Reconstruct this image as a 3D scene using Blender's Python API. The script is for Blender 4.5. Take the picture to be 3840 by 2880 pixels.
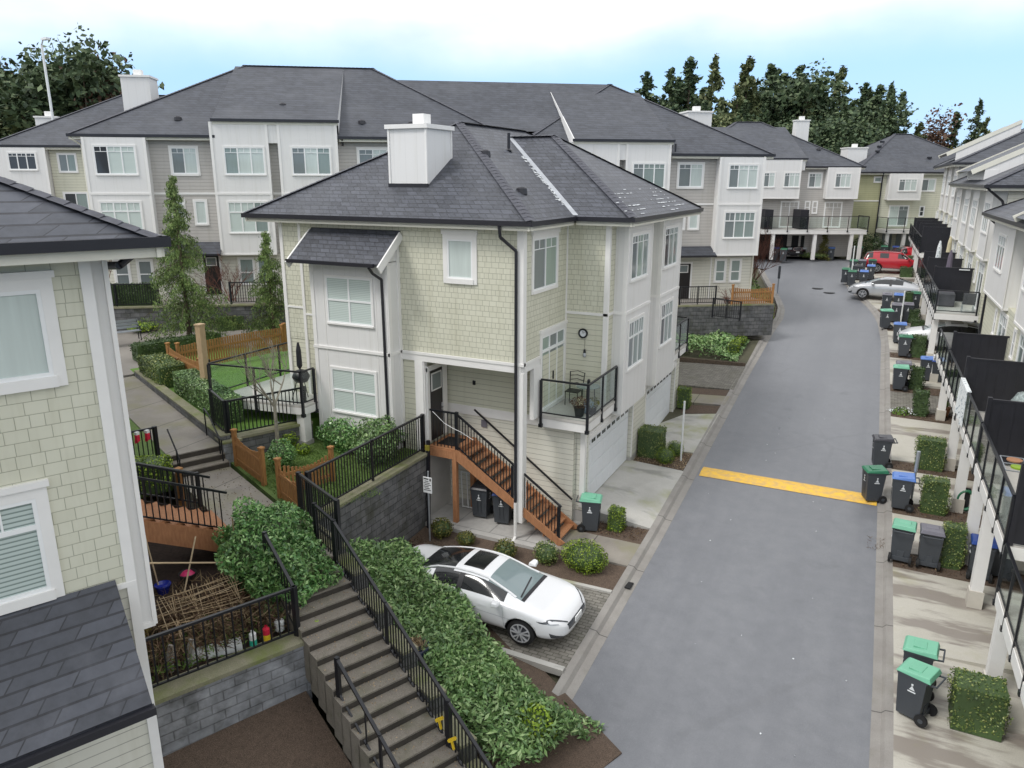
import bpy, bmesh, math, random
import numpy as np
from mathutils import Vector, Matrix
rad = math.radians; PI = math.pi
random.seed(7); RNG = np.random.default_rng(7)
S = bpy.context.scene; COL = S.collection
for o in list(bpy.data.objects): bpy.data.objects.remove(o)

# ---------------------------------------------------------------- camera
F, P0, RO, YA = 2792.5, rad(15.4027), rad(.15285), rad(26.1827)
def _rot():
    cp, sp, cr, sr, cy, sy = math.cos(P0), math.sin(P0), math.cos(RO), math.sin(RO), math.cos(YA), math.sin(YA)
    Rz = np.array([[cy, sy, 0], [-sy, cy, 0], [0, 0, 1]]); M = np.array([[1, 0, 0], [0, sp, cp], [0, -cp, sp]])
    return np.array([[cr, sr, 0], [-sr, cr, 0], [0, 0, 1]]) @ M @ Rz
RM = _rot()
cd = bpy.data.cameras.new('camera'); cam = bpy.data.objects.new('camera', cd); COL.objects.link(cam)
cd.sensor_width = 36; cd.lens = F / 3840 * 36; cd.clip_start = .1; cd.clip_end = 6000
mw = Matrix.Identity(4)
for i in range(3):
    for j in range(3): mw[j][i] = RM[i][j]
mw.translation = (0, 0, 9.2); cam.matrix_world = mw; S.camera = cam

# ---------------------------------------------------------------- world, sun, exposure
SUN_EL, SUN_AZ = rad(48), rad(215)
W = bpy.data.worlds.new('World'); S.world = W; W.use_nodes = True
nt = W.node_tree; nt.nodes.clear()
def wn(t, **k):
    n = nt.nodes.new(t)
    for a, b in k.items(): setattr(n, a, b)
    return n
sky = wn('ShaderNodeTexSky', sky_type='NISHITA', sun_disc=False); sky.sun_elevation = SUN_EL; sky.sun_rotation = SUN_AZ
try: sky.air_density = 1.4; sky.dust_density = .6
except Exception: pass
geo = wn('ShaderNodeTexCoord'); sep = wn('ShaderNodeSeparateXYZ'); nt.links.new(geo.outputs['Generated'], sep.inputs[0])
noi = wn('ShaderNodeTexNoise'); noi.inputs['Scale'].default_value = 2.2; noi.inputs['Detail'].default_value = 6
nt.links.new(geo.outputs['Generated'], noi.inputs['Vector'])
ma = wn('ShaderNodeMath', operation='MULTIPLY_ADD'); ma.inputs[1].default_value = .16; nt.links.new(noi.outputs['Fac'], ma.inputs[0])
ma.inputs[2].default_value = -.08
ad = wn('ShaderNodeMath', operation='ADD'); nt.links.new(sep.outputs['Z'], ad.inputs[0]); nt.links.new(ma.outputs[0], ad.inputs[1])
rmp = wn('ShaderNodeMapRange', interpolation_type='SMOOTHSTEP'); rmp.inputs['From Min'].default_value = .105; rmp.inputs['From Max'].default_value = .21
nt.links.new(ad.outputs[0], rmp.inputs['Value'])
b1 = wn('ShaderNodeBackground'); b1.inputs['Strength'].default_value = .12; tint = wn('ShaderNodeMix', data_type='RGBA'); tint.inputs[0].default_value = .8; nt.links.new(sky.outputs[0], tint.inputs[6]); tint.inputs[7].default_value = (2.6, 4.5, 7.2, 1); nt.links.new(tint.outputs[2], b1.inputs['Color'])
b2 = wn('ShaderNodeBackground'); b2.inputs['Strength'].default_value = .92
n2 = wn('ShaderNodeTexNoise'); n2.inputs['Scale'].default_value = 5; n2.inputs['Detail'].default_value = 7; mp = wn('ShaderNodeMapping'); mp.inputs['Scale'].default_value = (1, 1, 3.2); nt.links.new(geo.outputs['Generated'], mp.inputs[0]); nt.links.new(mp.outputs[0], n2.inputs['Vector'])
cr = wn('ShaderNodeValToRGB'); cr.color_ramp.elements[0].position = .3; cr.color_ramp.elements[0].color = (.74, .78, .84, 1); cr.color_ramp.elements[1].position = .62; cr.color_ramp.elements[1].color = (1, 1, 1, 1); nt.links.new(n2.outputs['Fac'], cr.inputs[0]); nt.links.new(cr.outputs[0], b2.inputs['Color'])
mx = wn('ShaderNodeMixShader'); wo = wn('ShaderNodeOutputWorld')
nt.links.new(rmp.outputs[0], mx.inputs[0]); nt.links.new(b1.outputs[0], mx.inputs[1]); nt.links.new(b2.outputs[0], mx.inputs[2]); nt.links.new(mx.outputs[0], wo.inputs[0])
sl = bpy.data.lights.new('sun', 'SUN'); sun = bpy.data.objects.new('sun', sl); COL.objects.link(sun)
sl.energy = 1.25; sl.angle = rad(16); sl.color = (1, .965, .92); sun.rotation_euler = (PI / 2 - SUN_EL, 0, PI - SUN_AZ + PI) ; sun.location = (0, 0, 60)
# light travels from the south-west (behind the camera's left shoulder)
sun.rotation_euler = Vector((.45, .62, -.95)).to_track_quat('-Z', 'Y').to_euler()
S.view_settings.view_transform = 'Standard'; S.view_settings.look = 'None'; S.view_settings.exposure = .58; S.view_settings.gamma = 1
S.render.engine = 'CYCLES'; S.cycles.max_bounces = 6; S.cycles.transparent_max_bounces = 8; S.cycles.use_denoising = True

# ---------------------------------------------------------------- materials
MAT = {}
class NG:
    def __init__(s, name):
        s.m = bpy.data.materials.new(name); s.m.use_nodes = True; s.t = s.m.node_tree; s.t.nodes.clear()
        s.o = s.n('ShaderNodeOutputMaterial'); s.p = s.n('ShaderNodeBsdfPrincipled'); s.l(s.p.outputs[0], s.o.inputs[0]); MAT[name] = s.m
    def n(s, t, **k):
        q = s.t.nodes.new(t)
        for a, b in k.items(): setattr(q, a, b)
        return q
    def l(s, a, b): s.t.links.new(a, b)
    def val(s, sock, v):
        if hasattr(v, 'links'): s.l(v, sock)
        else: sock.default_value = v
    def math(s, op, a, b=0, c=0):
        q = s.n('ShaderNodeMath', operation=op)
        s.val(q.inputs[0], a); s.val(q.inputs[1], b)
        if len(q.inputs) > 2: s.val(q.inputs[2], c)
        return q.outputs[0]
    def obj(s):
        q = s.n('ShaderNodeTexCoord'); x = s.n('ShaderNodeSeparateXYZ'); s.l(q.outputs['Object'], x.inputs[0]); return q.outputs['Object'], x.outputs
    def noise(s, scale, detail=4, vec=None, rough=.6, out='Fac'):
        q = s.n('ShaderNodeTexNoise'); q.inputs['Scale'].default_value = scale; q.inputs['Detail'].default_value = detail; q.inputs['Roughness'].default_value = rough
        s.l(vec if vec is not None else s.obj()[0], q.inputs['Vector']); return q.outputs[out]
    def ramp(s, f, stops):
        q = s.n('ShaderNodeValToRGB'); s.l(f, q.inputs[0]); e = q.color_ramp.elements
        while len(e) < len(stops): e.new(.5)
        for k, (p, c) in enumerate(stops):
            e[k].position = p; e[k].color = (*c, 1) if len(c) == 3 else c
        return q.outputs[0]
    def mix(s, f, a, b, mode='MIX'):
        q = s.n('ShaderNodeMix', data_type='RGBA', blend_type=mode)
        s.val(q.inputs[0], f)
        for k, v in ((6, a), (7, b)):
            if hasattr(v, 'links'): s.l(v, q.inputs[k])
            else: q.inputs[k].default_value = (*v, 1)
        return q.outputs[2]
    def bump(s, h, st=.5, d=.02):
        q = s.n('ShaderNodeBump'); q.inputs['Strength'].default_value = st; q.inputs['Distance'].default_value = d
        s.l(h, q.inputs['Height']); s.l(q.outputs[0], s.p.inputs['Normal'])
    def col(s, c):
        if hasattr(c, 'links'): s.l(c, s.p.inputs['Base Color'])
        else: s.p.inputs['Base Color'].default_value = (*c, 1)
    def comb(s, x, y, z):
        q = s.n('ShaderNodeCombineXYZ'); s.val(q.inputs[0], x); s.val(q.inputs[1], y); s.val(q.inputs[2], z); return q.outputs[0]
def plain(name, c, rough=.6, metal=0, var=.08, scale=3, coat=0, spec=.5):
    g = NG(name); n = g.noise(scale, 5)
    g.col(g.mix(g.ramp(n, [(.3, (0, 0, 0)), (.7, (1, 1, 1))]), tuple(x * (1 - var) for x in c), tuple(min(1, x * (1 + var)) for x in c)))
    g.p.inputs['Roughness'].default_value = rough; g.p.inputs['Metallic'].default_value = metal
    g.p.inputs['Coat Weight'].default_value = coat; g.p.inputs['Specular IOR Level'].default_value = spec
    return g.m
def streak(g, x, base, amt=.55):
    n = g.noise(1, 6, g.comb(g.math('MULTIPLY', g.math('ADD', x[0], x[1]), 3.5), 0, g.math('MULTIPLY', x[2], .28)))
    return g.mix(g.math('MULTIPLY', g.ramp(n, [(.52, (0, 0, 0)), (.72, (1, 1, 1))]), amt), base, g.mix(1, base, (.80, .79, .74), 'MULTIPLY'))
def siding(name, c, pitch=.165, worn=.06):
    g = NG(name); v, x = g.obj()
    k = g.math('DIVIDE', x[2], pitch); fr = g.math('FRACT', k)
    line = g.ramp(fr, [(0, (.38, .38, .38)), (.05, (.55, .55, .55)), (.09, (1, 1, 1)), (1, (1, 1, 1))])
    big = g.noise(.8, 4); base = g.mix(big, tuple(a * (1 - worn) for a in c), tuple(min(1, a * (1 + worn)) for a in c)); base = streak(g, x, base)
    g.col(g.mix(1, base, line, 'MULTIPLY')); g.p.inputs['Roughness'].default_value = .65
    h = g.math('SUBTRACT', 1, fr); g.bump(h, .6, .02); return g.m
def brick(name, c1, c2, mort, w, h, msize, rough=.7, bump=.4, hashz=True, off=.5, sq=1, sqf=2, noise=.25, ns=6, smooth=.1, stain=None):
    g = NG(name); v, x = g.obj()
    acr = g.math('ADD', x[0], x[1]) if hashz else x[0]
    vec = g.comb(acr, x[2] if hashz else x[1], 0)
    q = g.n('ShaderNodeTexBrick', offset=off, squash=sq, squash_frequency=sqf); g.l(vec, q.inputs['Vector'])
    q.inputs['Color1'].default_value = (*c1, 1); q.inputs['Color2'].default_value = (*c2, 1); q.inputs['Mortar'].default_value = (*mort, 1)
    q.inputs['Scale'].default_value = 1; q.inputs['Mortar Size'].default_value = msize; q.inputs['Mortar Smooth'].default_value = smooth
    q.inputs['Brick Width'].default_value = w; q.inputs['Row Height'].default_value = h; q.inputs['Bias'].default_value = 0
    n = g.noise(ns, 6); cc = g.mix(noise, q.outputs['Color'], g.ramp(n, [(.25, tuple(a * .35 for a in c1)), (.75, tuple(min(1, a * 1.7) for a in c2))]))
    if stain:
        sc, lo, hi, scol, amt = stain
        cc = g.mix(g.math('MULTIPLY', g.ramp(g.noise(sc, 6), [(lo, (0, 0, 0)), (hi, (1, 1, 1))]), amt), cc, scol)
    if hashz: cc = streak(g, x, cc)
    g.col(cc); g.p.inputs['Roughness'].default_value = rough
    g.bump(g.math('SUBTRACT', g.math('MULTIPLY', n, .3), q.outputs['Fac']), bump, .02); return g.m
SAGE = (.61, .605, .49)
brick('sage_shingle', SAGE, (.65, .645, .53), (.33, .33, .25), .215, .152, .006, bump=.35, sq=.62, sqf=3, off=.37, noise=.06, ns=2)
brick('sage_shingle_near', SAGE, (.65, .645, .53), (.33, .33, .25), .245, .158, .0045, bump=.35, sq=.62, sqf=3, off=.37, noise=.06, ns=2)
siding('sage_siding', SAGE); siding('cream_siding', (.66, .65, .57)); siding('grey_siding', (.47, .45, .425)); siding('olive_siding', (.40, .40, .24))
siding('grey_siding_far', (.5, .48, .455), .3)
def board(name, c, pitch=.4):
    g = NG(name); v, x = g.obj(); k = g.math('DIVIDE', g.math('ADD', x[0], x[1]), pitch); fr = g.math('FRACT', k)
    ln = g.ramp(fr, [(0, (.93, .93, .93)), (.04, (.93, .93, .93)), (.05, (1, 1, 1)), (1, (1, 1, 1))])
    n = g.noise(1.2, 5); base = streak(g, x, g.mix(n, tuple(a * .94 for a in c), c), .4)
    g.col(g.mix(1, base, ln, 'MULTIPLY')); g.p.inputs['Roughness'].default_value = .6; g.bump(fr, .15, .01); return g.m
board('white_board', (.76, .755, .745)); plain('trim', (.80, .79, .77), .55, var=.03)
plain('cream_trim', (.70, .685, .60), .6, var=.04)
ROOFM = brick('roof_shingle', (.029, .032, .041), (.072, .078, .098), (.008, .008, .011), .34, .108, .010, rough=.5, bump=.7, noise=.3, ns=9, stain=(.55, .5, .75, (.13, .135, .15), .35), sq=.7, sqf=3)
brick('roof_slate', (.041, .045, .056), (.070, .076, .094), (.012, .012, .016), .52, .118, .010, rough=.5, bump=.6, noise=.2, ns=7, stain=(1.2, .55, .8, (.16, .165, .19), .4))
brick('roof_far', (.038, .042, .052), (.064, .070, .087), (.022, .022, .028), .5, .13, .012, rough=.6, bump=.3, noise=.3, ns=3, stain=(.3, .5, .75, (.12, .125, .14), .4))
plain('ridge_cap', (.062, .064, .08), .6, var=.3, scale=8); plain('gutter', (.018, .018, .024), .35, var=.1); plain('black_metal', (.012, .013, .017), .35, var=.1)
plain('black_vinyl', (.014, .014, .020), .5, var=.2); plain('galv', (.45, .48, .52), .4, .6, var=.1); plain('flashing', (.42, .44, .47), .5, .3, var=.15)
plain('vinyl_white', (.84, .85, .85), .3, var=.01); plain('garage_white', (.80, .83, .86), .4, var=.02)
plain('deck_grey', (.52, .50, .47), .7, var=.08, scale=2); plain('door_dark', (.020, .017, .018), .35, var=.2)
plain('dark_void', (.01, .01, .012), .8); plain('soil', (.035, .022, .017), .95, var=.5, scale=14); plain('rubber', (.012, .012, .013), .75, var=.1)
plain('concrete_wall', (.42, .41, .39), .8, var=.1, scale=2); plain('cream_brick_paint', (.55, .52, .46), .7)
def wood(name, c, dark):
    g = NG(name); v, x = g.obj(); vec = g.comb(g.math('MULTIPLY', x[0], 6), g.math('MULTIPLY', x[1], 6), g.math('MULTIPLY', x[2], 1.5))
    n = g.noise(3, 6, vec); n2 = g.noise(1.1, 4)
    c1 = g.mix(g.ramp(n, [(.3, (0, 0, 0)), (.7, (1, 1, 1))]), dark, c)
    g.col(g.mix(g.ramp(n2, [(.45, (0, 0, 0)), (.75, (.5, .5, .5))]), c1, tuple(a * .6 for a in c))); g.p.inputs['Roughness'].default_value = .7; g.bump(n, .2, .01); return g.m
wood('cedar', (.48, .23, .11), (.34, .15, .07)); wood('cedar_fence', (.44, .22, .075), (.28, .13, .045)); wood('tan_post', (.50, .37, .23), (.42, .30, .18)); wood('old_wood', (.42, .33, .24), (.25, .2, .14))
brick('block_wall', (.075, .08, .085), (.17, .17, .175), (.02, .02, .02), .42, .2, .012, rough=.85, bump=.9, noise=.45, ns=3.5, stain=(1.3, .5, .7, (.05, .052, .03), .7))
brick('block_wall_light', (.20, .21, .225), (.30, .31, .33), (.07, .07, .07), .46, .2, .012, rough=.85, bump=.9, noise=.5, ns=3, stain=(1.6, .5, .7, (.055, .055, .05), .8))
brick('pavers', (.15, .14, .122), (.24, .225, .20), (.05, .052, .035), .22, .11, .012, rough=.8, bump=.6, hashz=False, noise=.3, ns=5, stain=(.8, .5, .75, (.12, .12, .07), .5))
def ground(name, c1, c2, sc=1.2, rough=.8, moss=None, wet=None, joints=None, bump=.15, fine=.12):
    g = NG(name); v, x = g.obj(); n = g.noise(sc, 6); f = g.noise(60, 3)
    cc = g.mix(g.ramp(n, [(.3, (0, 0, 0)), (.7, (1, 1, 1))]), c1, c2); cc = g.mix(fine, cc, g.ramp(f, [(.3, tuple(a * .4 for a in c1)), (.7, tuple(min(1, a * 1.8) for a in c2))]))
    ro = rough
    if wet:      # long damp streaks running across
        vec = g.comb(g.math('MULTIPLY', x[0], wet[0]), g.math('MULTIPLY', x[1], wet[1]), 0)
        w = g.ramp(g.noise(1, 5, vec), [(wet[2], (0, 0, 0)), (wet[2] + .06, (1, 1, 1))]); cc = g.mix(g.math('MULTIPLY', w, wet[4]), cc, wet[3])
        r = g.n('ShaderNodeMapRange'); g.l(w, r.inputs['Value']); r.inputs['To Min'].default_value = rough; r.inputs['To Max'].default_value = rough * .55; ro = r.outputs[0]
    if moss: cc = g.mix(g.math('MULTIPLY', g.ramp(g.noise(moss[0], 6), [(moss[1], (0, 0, 0)), (moss[1] + .2, (1, 1, 1))]), moss[3]), cc, moss[2])
    if joints:
        for ax, p in joints:
            fr = g.math('FRACT', g.math('DIVIDE', x[ax], p)); ln = g.ramp(fr, [(0, (.35, .35, .35)), (.03 / p, (.35, .35, .35)), (.035 / p, (1, 1, 1)), (1, (1, 1, 1))]); cc = g.mix(1, cc, ln, 'MULTIPLY')
    g.col(cc); g.val(g.p.inputs['Roughness'], ro); g.bump(f, bump, .01); return g.m
def asphalt():
    g = NG('asphalt'); v, x = g.obj(); big = g.noise(.22, 5); fine = g.noise(95, 2); mid = g.noise(2.2, 6)
    cc = g.mix(g.ramp(big, [(.35, (0, 0, 0)), (.65, (1, 1, 1))]), (.172, .180, .200), (.205, .214, .236))
    cc = g.mix(.30, cc, g.ramp(fine, [(.30, (.05, .052, .058)), (.55, (.2, .205, .22)), (.75, (.55, .55, .56))])); cc = g.mix(.35, cc, g.ramp(mid, [(.3, (.13, .135, .15)), (.7, (.25, .255, .27))]))
    tr = g.noise(1, 4, g.comb(g.math('MULTIPLY', x[0], 1.1), g.math('MULTIPLY', x[1], .045), 0)); cc = g.mix(g.math('MULTIPLY', g.ramp(tr, [(.48, (0, 0, 0)), (.62, (1, 1, 1))]), .22), cc, (.14, .147, .165))
    sp = g.ramp(g.noise(.9, 3), [(.64, (0, 0, 0)), (.76, (1, 1, 1))]); cc = g.mix(g.math('MULTIPLY', sp, .30), cc, (.10, .104, .115))
    w = g.n('ShaderNodeTexVoronoi', feature='DISTANCE_TO_EDGE'); w.inputs['Scale'].default_value = .16; dv = g.n('ShaderNodeMix', data_type='RGBA'); dv.inputs[0].default_value = .35; g.l(v, dv.inputs[6]); g.l(g.noise(.6, 6, out='Color'), dv.inputs[7]); g.l(dv.outputs[2], w.inputs['Vector'])
    ck = g.ramp(w.outputs['Distance'], [(0, (1, 1, 1)), (.0035, (1, 1, 1)), (.006, (0, 0, 0))]); ck2 = g.ramp(g.noise(.13, 2), [(.5, (0, 0, 0)), (.56, (1, 1, 1))]); cc = g.mix(g.math('MULTIPLY', g.math('MULTIPLY', ck, ck2), .12), cc, (.07, .07, .075))
    g.col(cc); r = g.n('ShaderNodeMapRange'); g.l(mid, r.inputs['Value']); r.inputs['To Min'].default_value = .36; r.inputs['To Max'].default_value = .62; g.l(r.outputs[0], g.p.inputs['Roughness']); g.bump(fine, .35, .01)
asphalt()
ground('kerb_concrete', (.23, .215, .20), (.31, .295, .275), 1.5, .7, joints=[(1, 3.0)], moss=(1.1, .55, (.17, .165, .13), .5))
ground('drive_concrete', (.42, .40, .34), (.52, .50, .45), .9, .75, wet=(.22, 1.1, .52, (.235, .205, .18), .85), moss=(.9, .56, (.30, .29, .14), .6), bump=.1)
ground('drive_concrete_left', (.40, .39, .36), (.50, .49, .46), .9, .75, wet=(.3, .9, .57, (.22, .22, .2), .6), moss=(.8, .5, (.29, .30, .13), .7), bump=.1)
ground('walk_concrete', (.21, .19, .165), (.30, .275, .24), 1.1, .7, moss=(.7, .48, (.23, .22, .12), .7), joints=[(0, 2.2)], wet=(.9, .5, .58, (.19, .175, .165), .5))
ground('step_concrete', (.17, .15, .125), (.25, .225, .19), 2.5, .85, moss=(2, .5, (.13, .13, .08), .6), fine=.35)
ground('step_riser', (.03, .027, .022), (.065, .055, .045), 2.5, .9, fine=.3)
ground('grass_mat', (.045, .085, .018), (.12, .19, .045), 3, .9, fine=.5, bump=.6); ground('turf_bright', (.07, .16, .022), (.13, .24, .04), 1.5, .9, fine=.35, bump=.4)
ground('bark', (.045, .032, .024), (.12, .085, .062), 9, .95, fine=.6, bump=.8); ground('earth', (.05, .05, .03), (.10, .095, .06), .8, .95, fine=.4, bump=.6)
ground('moss_cap', (.16, .17, .085), (.28, .26, .19), 2.2, .85, moss=(1.2, .5, (.15, .19, .035), .8), fine=.3); ground('court', (.19, .175, .16), (.26, .24, .215), .6, .8)
def yellow():
    g = NG('yellow_paint'); n = g.noise(5, 7); g.col(g.mix(g.ramp(n, [(.35, (0, 0, 0)), (.62, (1, 1, 1))]), (.62, .40, .14), (.86, .52, .05))); g.p.inputs['Roughness'].default_value = .6; g.bump(n, .2, .01)
yellow()
def leaf(name, cols, rough=.45, tr=.15):
    g = NG(name); q = g.n('ShaderNodeNewGeometry'); c = g.ramp(q.outputs['Random Per Island'], [(k / (len(cols) - 1), x) for k, x in enumerate(cols)])
    n = g.ramp(g.noise(.9, 2), [(.35, (.75, .75, .75)), (.65, (1.2, 1.2, 1.2))]); g.col(g.mix(1, c, n, 'MULTIPLY')); g.p.inputs['Roughness'].default_value = rough; return g.m
leaf('laurel', [(.05, .13, .04), (.11, .26, .075), (.20, .38, .11), (.38, .55, .24)], .3); leaf('laurel_dull', [(.06, .12, .04), (.13, .24, .08), (.20, .33, .11), (.33, .44, .20)], .4)
leaf('hedge_leaf', [(.04, .08, .022), (.10, .155, .035), (.18, .235, .055), (.34, .36, .13)], .5); leaf('box_leaf', [(.035, .07, .01), (.09, .15, .018), (.2, .30, .025), (.34, .45, .03)], .5)
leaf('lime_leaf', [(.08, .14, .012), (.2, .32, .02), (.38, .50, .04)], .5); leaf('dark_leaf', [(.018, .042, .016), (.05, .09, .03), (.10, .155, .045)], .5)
leaf('cedar_leaf', [(.06, .10, .035), (.12, .19, .055), (.19, .28, .085), (.28, .36, .12)], .6); leaf('fir_leaf', [(.025, .048, .024), (.055, .09, .04), (.09, .135, .06), (.14, .18, .085)], .7)
leaf('fir_leaf_light', [(.05, .07, .028), (.10, .13, .05), (.16, .19, .075), (.22, .23, .11)], .7); leaf('russet', [(.07, .035, .025), (.13, .07, .045), (.20, .13, .09)], .8)
leaf('olive_leaf', [(.06, .065, .015), (.13, .13, .025), (.2, .2, .05)], .7); leaf('gold_leaf', [(.13, .10, .015), (.25, .21, .03), (.35, .30, .06)], .6); leaf('grass_blade', [(.05, .11, .015), (.11, .20, .03), (.2, .30, .06)], .6)
leaf('straw', [(.25, .17, .09), (.42, .31, .18), (.55, .43, .28)], .7); leaf('litter', [(.06, .03, .02), (.12, .07, .04), (.24, .18, .10)], .9)
plain('bark_wood', (.10, .075, .055), .9, var=.4, scale=12); plain('bark_grey', (.27, .25, .20), .9, var=.3, scale=12); plain('bark_red', (.16, .07, .05), .9, var=.3, scale=12)
def pane(name, c, rough=.06, lines=0, c2=None, lw=.35):
    g = NG(name); v, x = g.obj()
    if lines:
        fr = g.math('FRACT', g.math('DIVIDE', x[2], lines)); cc = g.ramp(fr, [(0, c2), (lw * .6, c2), (lw, c), (1, c)])
    else:
        vec = g.comb(g.math('MULTIPLY', x[0], 9), 0, g.math('MULTIPLY', x[2], .6)); cc = g.mix(g.noise(1, 2, vec), tuple(a * .75 for a in c), c)
    g.col(cc); g.p.inputs['Roughness'].default_value = .5; g.p.inputs['Coat Weight'].default_value = 1; g.p.inputs['Coat Roughness'].default_value = rough; g.p.inputs['Coat IOR'].default_value = 1.5
pane('pane_blind', (.60, .68, .65), lines=.052, c2=(.42, .50, .47)); pane('pane_blind_near', (.50, .58, .555), lines=.06, c2=(.20, .26, .245), lw=.4)
pane('pane_curtain', (.62, .70, .67)); pane('pane_green', (.33, .43, .37)); pane('pane_grey', (.20, .235, .24)); pane('pane_mid', (.27, .34, .325)); pane('pane_dark', (.022, .027, .034))
pane('pane_lattice', (.42, .43, .47), lines=.14, c2=(.10, .11, .13))
def glass(name, tint=(.70, .78, .76), alpha=.72):
    g = NG(name); g.t.nodes.remove(g.p); tr = g.n('ShaderNodeBsdfTransparent'); tr.inputs[0].default_value = (*tint, 1); gl = g.n('ShaderNodeBsdfGlossy'); gl.inputs['Roughness'].default_value = .03
    fr = g.n('ShaderNodeLayerWeight'); k = g.math('MULTIPLY_ADD', g.math('POWER', fr.outputs['Facing'], 3), .45, .03); m = g.n('ShaderNodeMixShader'); g.l(k, m.inputs[0]); g.l(tr.outputs[0], m.inputs[1]); g.l(gl.outputs[0], m.inputs[2]); g.l(m.outputs[0], g.o.inputs[0])
glass('rail_glass', (.90, .94, .93))
def glossy(name, c, rough=.12, metal=0):
    g = NG(name); g.col(c); g.p.inputs['Roughness'].default_value = rough + .15; g.p.inputs['Coat Weight'].default_value = .8; g.p.inputs['Coat Roughness'].default_value = .04; g.p.inputs['Metallic'].default_value = metal
glossy('car_white', (.82, .83, .85)); glossy('car_silver', (.52, .53, .55), metal=.3); glossy('car_red', (.46, .012, .025)); glossy('car_black', (.010, .012, .016)); glossy('car_glass', (.010, .012, .014), .0); glossy('car_screen', (.20, .26, .27), .0)
glossy('lamp_red', (.45, .01, .01)); glossy('lamp_clear', (.45, .47, .5)); glossy('lamp_smoke', (.05, .055, .065)); plain('alloy', (.52, .53, .55), .35, .25); plain('chrome', (.6, .61, .63), .2, .9)
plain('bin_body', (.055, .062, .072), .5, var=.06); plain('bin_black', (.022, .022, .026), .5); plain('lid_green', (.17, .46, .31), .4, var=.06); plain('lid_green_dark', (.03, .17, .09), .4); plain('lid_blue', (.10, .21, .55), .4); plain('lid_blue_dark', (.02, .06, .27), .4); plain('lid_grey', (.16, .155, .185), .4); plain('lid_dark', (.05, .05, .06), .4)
plain('white_print', (.75, .78, .8), .6); plain('pot_black', (.02, .02, .022), .5); plain('pot_blue', (.015, .03, .30), .15); plain('pot_navy', (.02, .028, .06), .3); plain('pot_terra', (.35, .17, .09), .8); plain('pink', (.65, .04, .17), .4)
plain('red_cloth', (.62, .015, .05), .8); plain('white_plastic', (.78, .8, .8), .4); plain('teal', (.03, .45, .33), .5); plain('cover_grey', (.10, .095, .11), .6, var=.3, scale=2); plain('yellow_plastic', (.8, .55, .03), .4); plain('umbrella_cream', (.62, .56, .38), .8); plain('umbrella_grey', (.14, .12, .16), .8); plain('bluecloth', (.33, .43, .55), .8)
def pattern_cloth():
    g = NG('pattern_cloth'); q = g.n('ShaderNodeTexVoronoi'); q.inputs['Scale'].default_value = 9; g.l(g.obj()[0], q.inputs['Vector']); g.col(g.ramp(q.outputs['Distance'], [(.2, (.16, .22, .26)), (.32, (.72, .76, .78)), (1, (.78, .8, .8))])); g.p.inputs['Roughness'].default_value = .9
pattern_cloth()
def bag():
    g = NG('plastic_bag'); n = g.noise(5, 6, rough=.7); g.col(g.ramp(n, [(.35, (.16, .19, .19)), (.6, (.42, .50, .49)), (.75, (.68, .74, .74))])); g.p.inputs['Roughness'].default_value = .25; g.bump(n, .8, .08)
bag()
brick('patio_tile', (.42, .41, .39), (.47, .46, .44), (.25, .25, .24), 1.2, 1.2, .02, hashz=False, noise=.15)

# ---------------------------------------------------------------- objects
OFF = {}
def tag(o, label=None, cat=None, group=None, kind=None):
    if label: o['label'] = label
    if cat: o['category'] = cat
    if group: o['group'] = group
    if kind: o['kind'] = kind
    return o
def thing(name, label, cat, loc=(0, 0, 0), rz=0, group=None, world=True):
    o = bpy.data.objects.new(name, None); COL.objects.link(o); o.location = loc; o.rotation_euler = (0, 0, rz); o.empty_display_size = .3
    tag(o, label, cat, group); OFF[o.name] = Vector(loc) if world and rz == 0 else Vector((0, 0, 0)); return o
def off(p):
    while p is not None:
        if p.name in OFF: return OFF[p.name]
        p = p.parent
    return Vector((0, 0, 0))
def link(name, me, parent=None, loc=None, rz=0):
    o = bpy.data.objects.new(name, me); COL.objects.link(o)
    if parent: o.parent = parent
    if loc is not None: o.location = loc
    if rz: o.rotation_euler = (0, 0, rz)
    return o
def copy_tree(o, parent=None, loc=None, rz=None, label=None, group=None, scale=None):
    c = o.copy(); COL.objects.link(c)
    if parent: c.parent = parent
    for ch in list(o.children): copy_tree(ch, c)
    if loc is not None: c.location = loc
    if rz is not None: c.rotation_euler = (0, 0, rz)
    if label: c['label'] = label
    if group: c['group'] = group
    if scale: c.scale = scale
    return c
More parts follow.
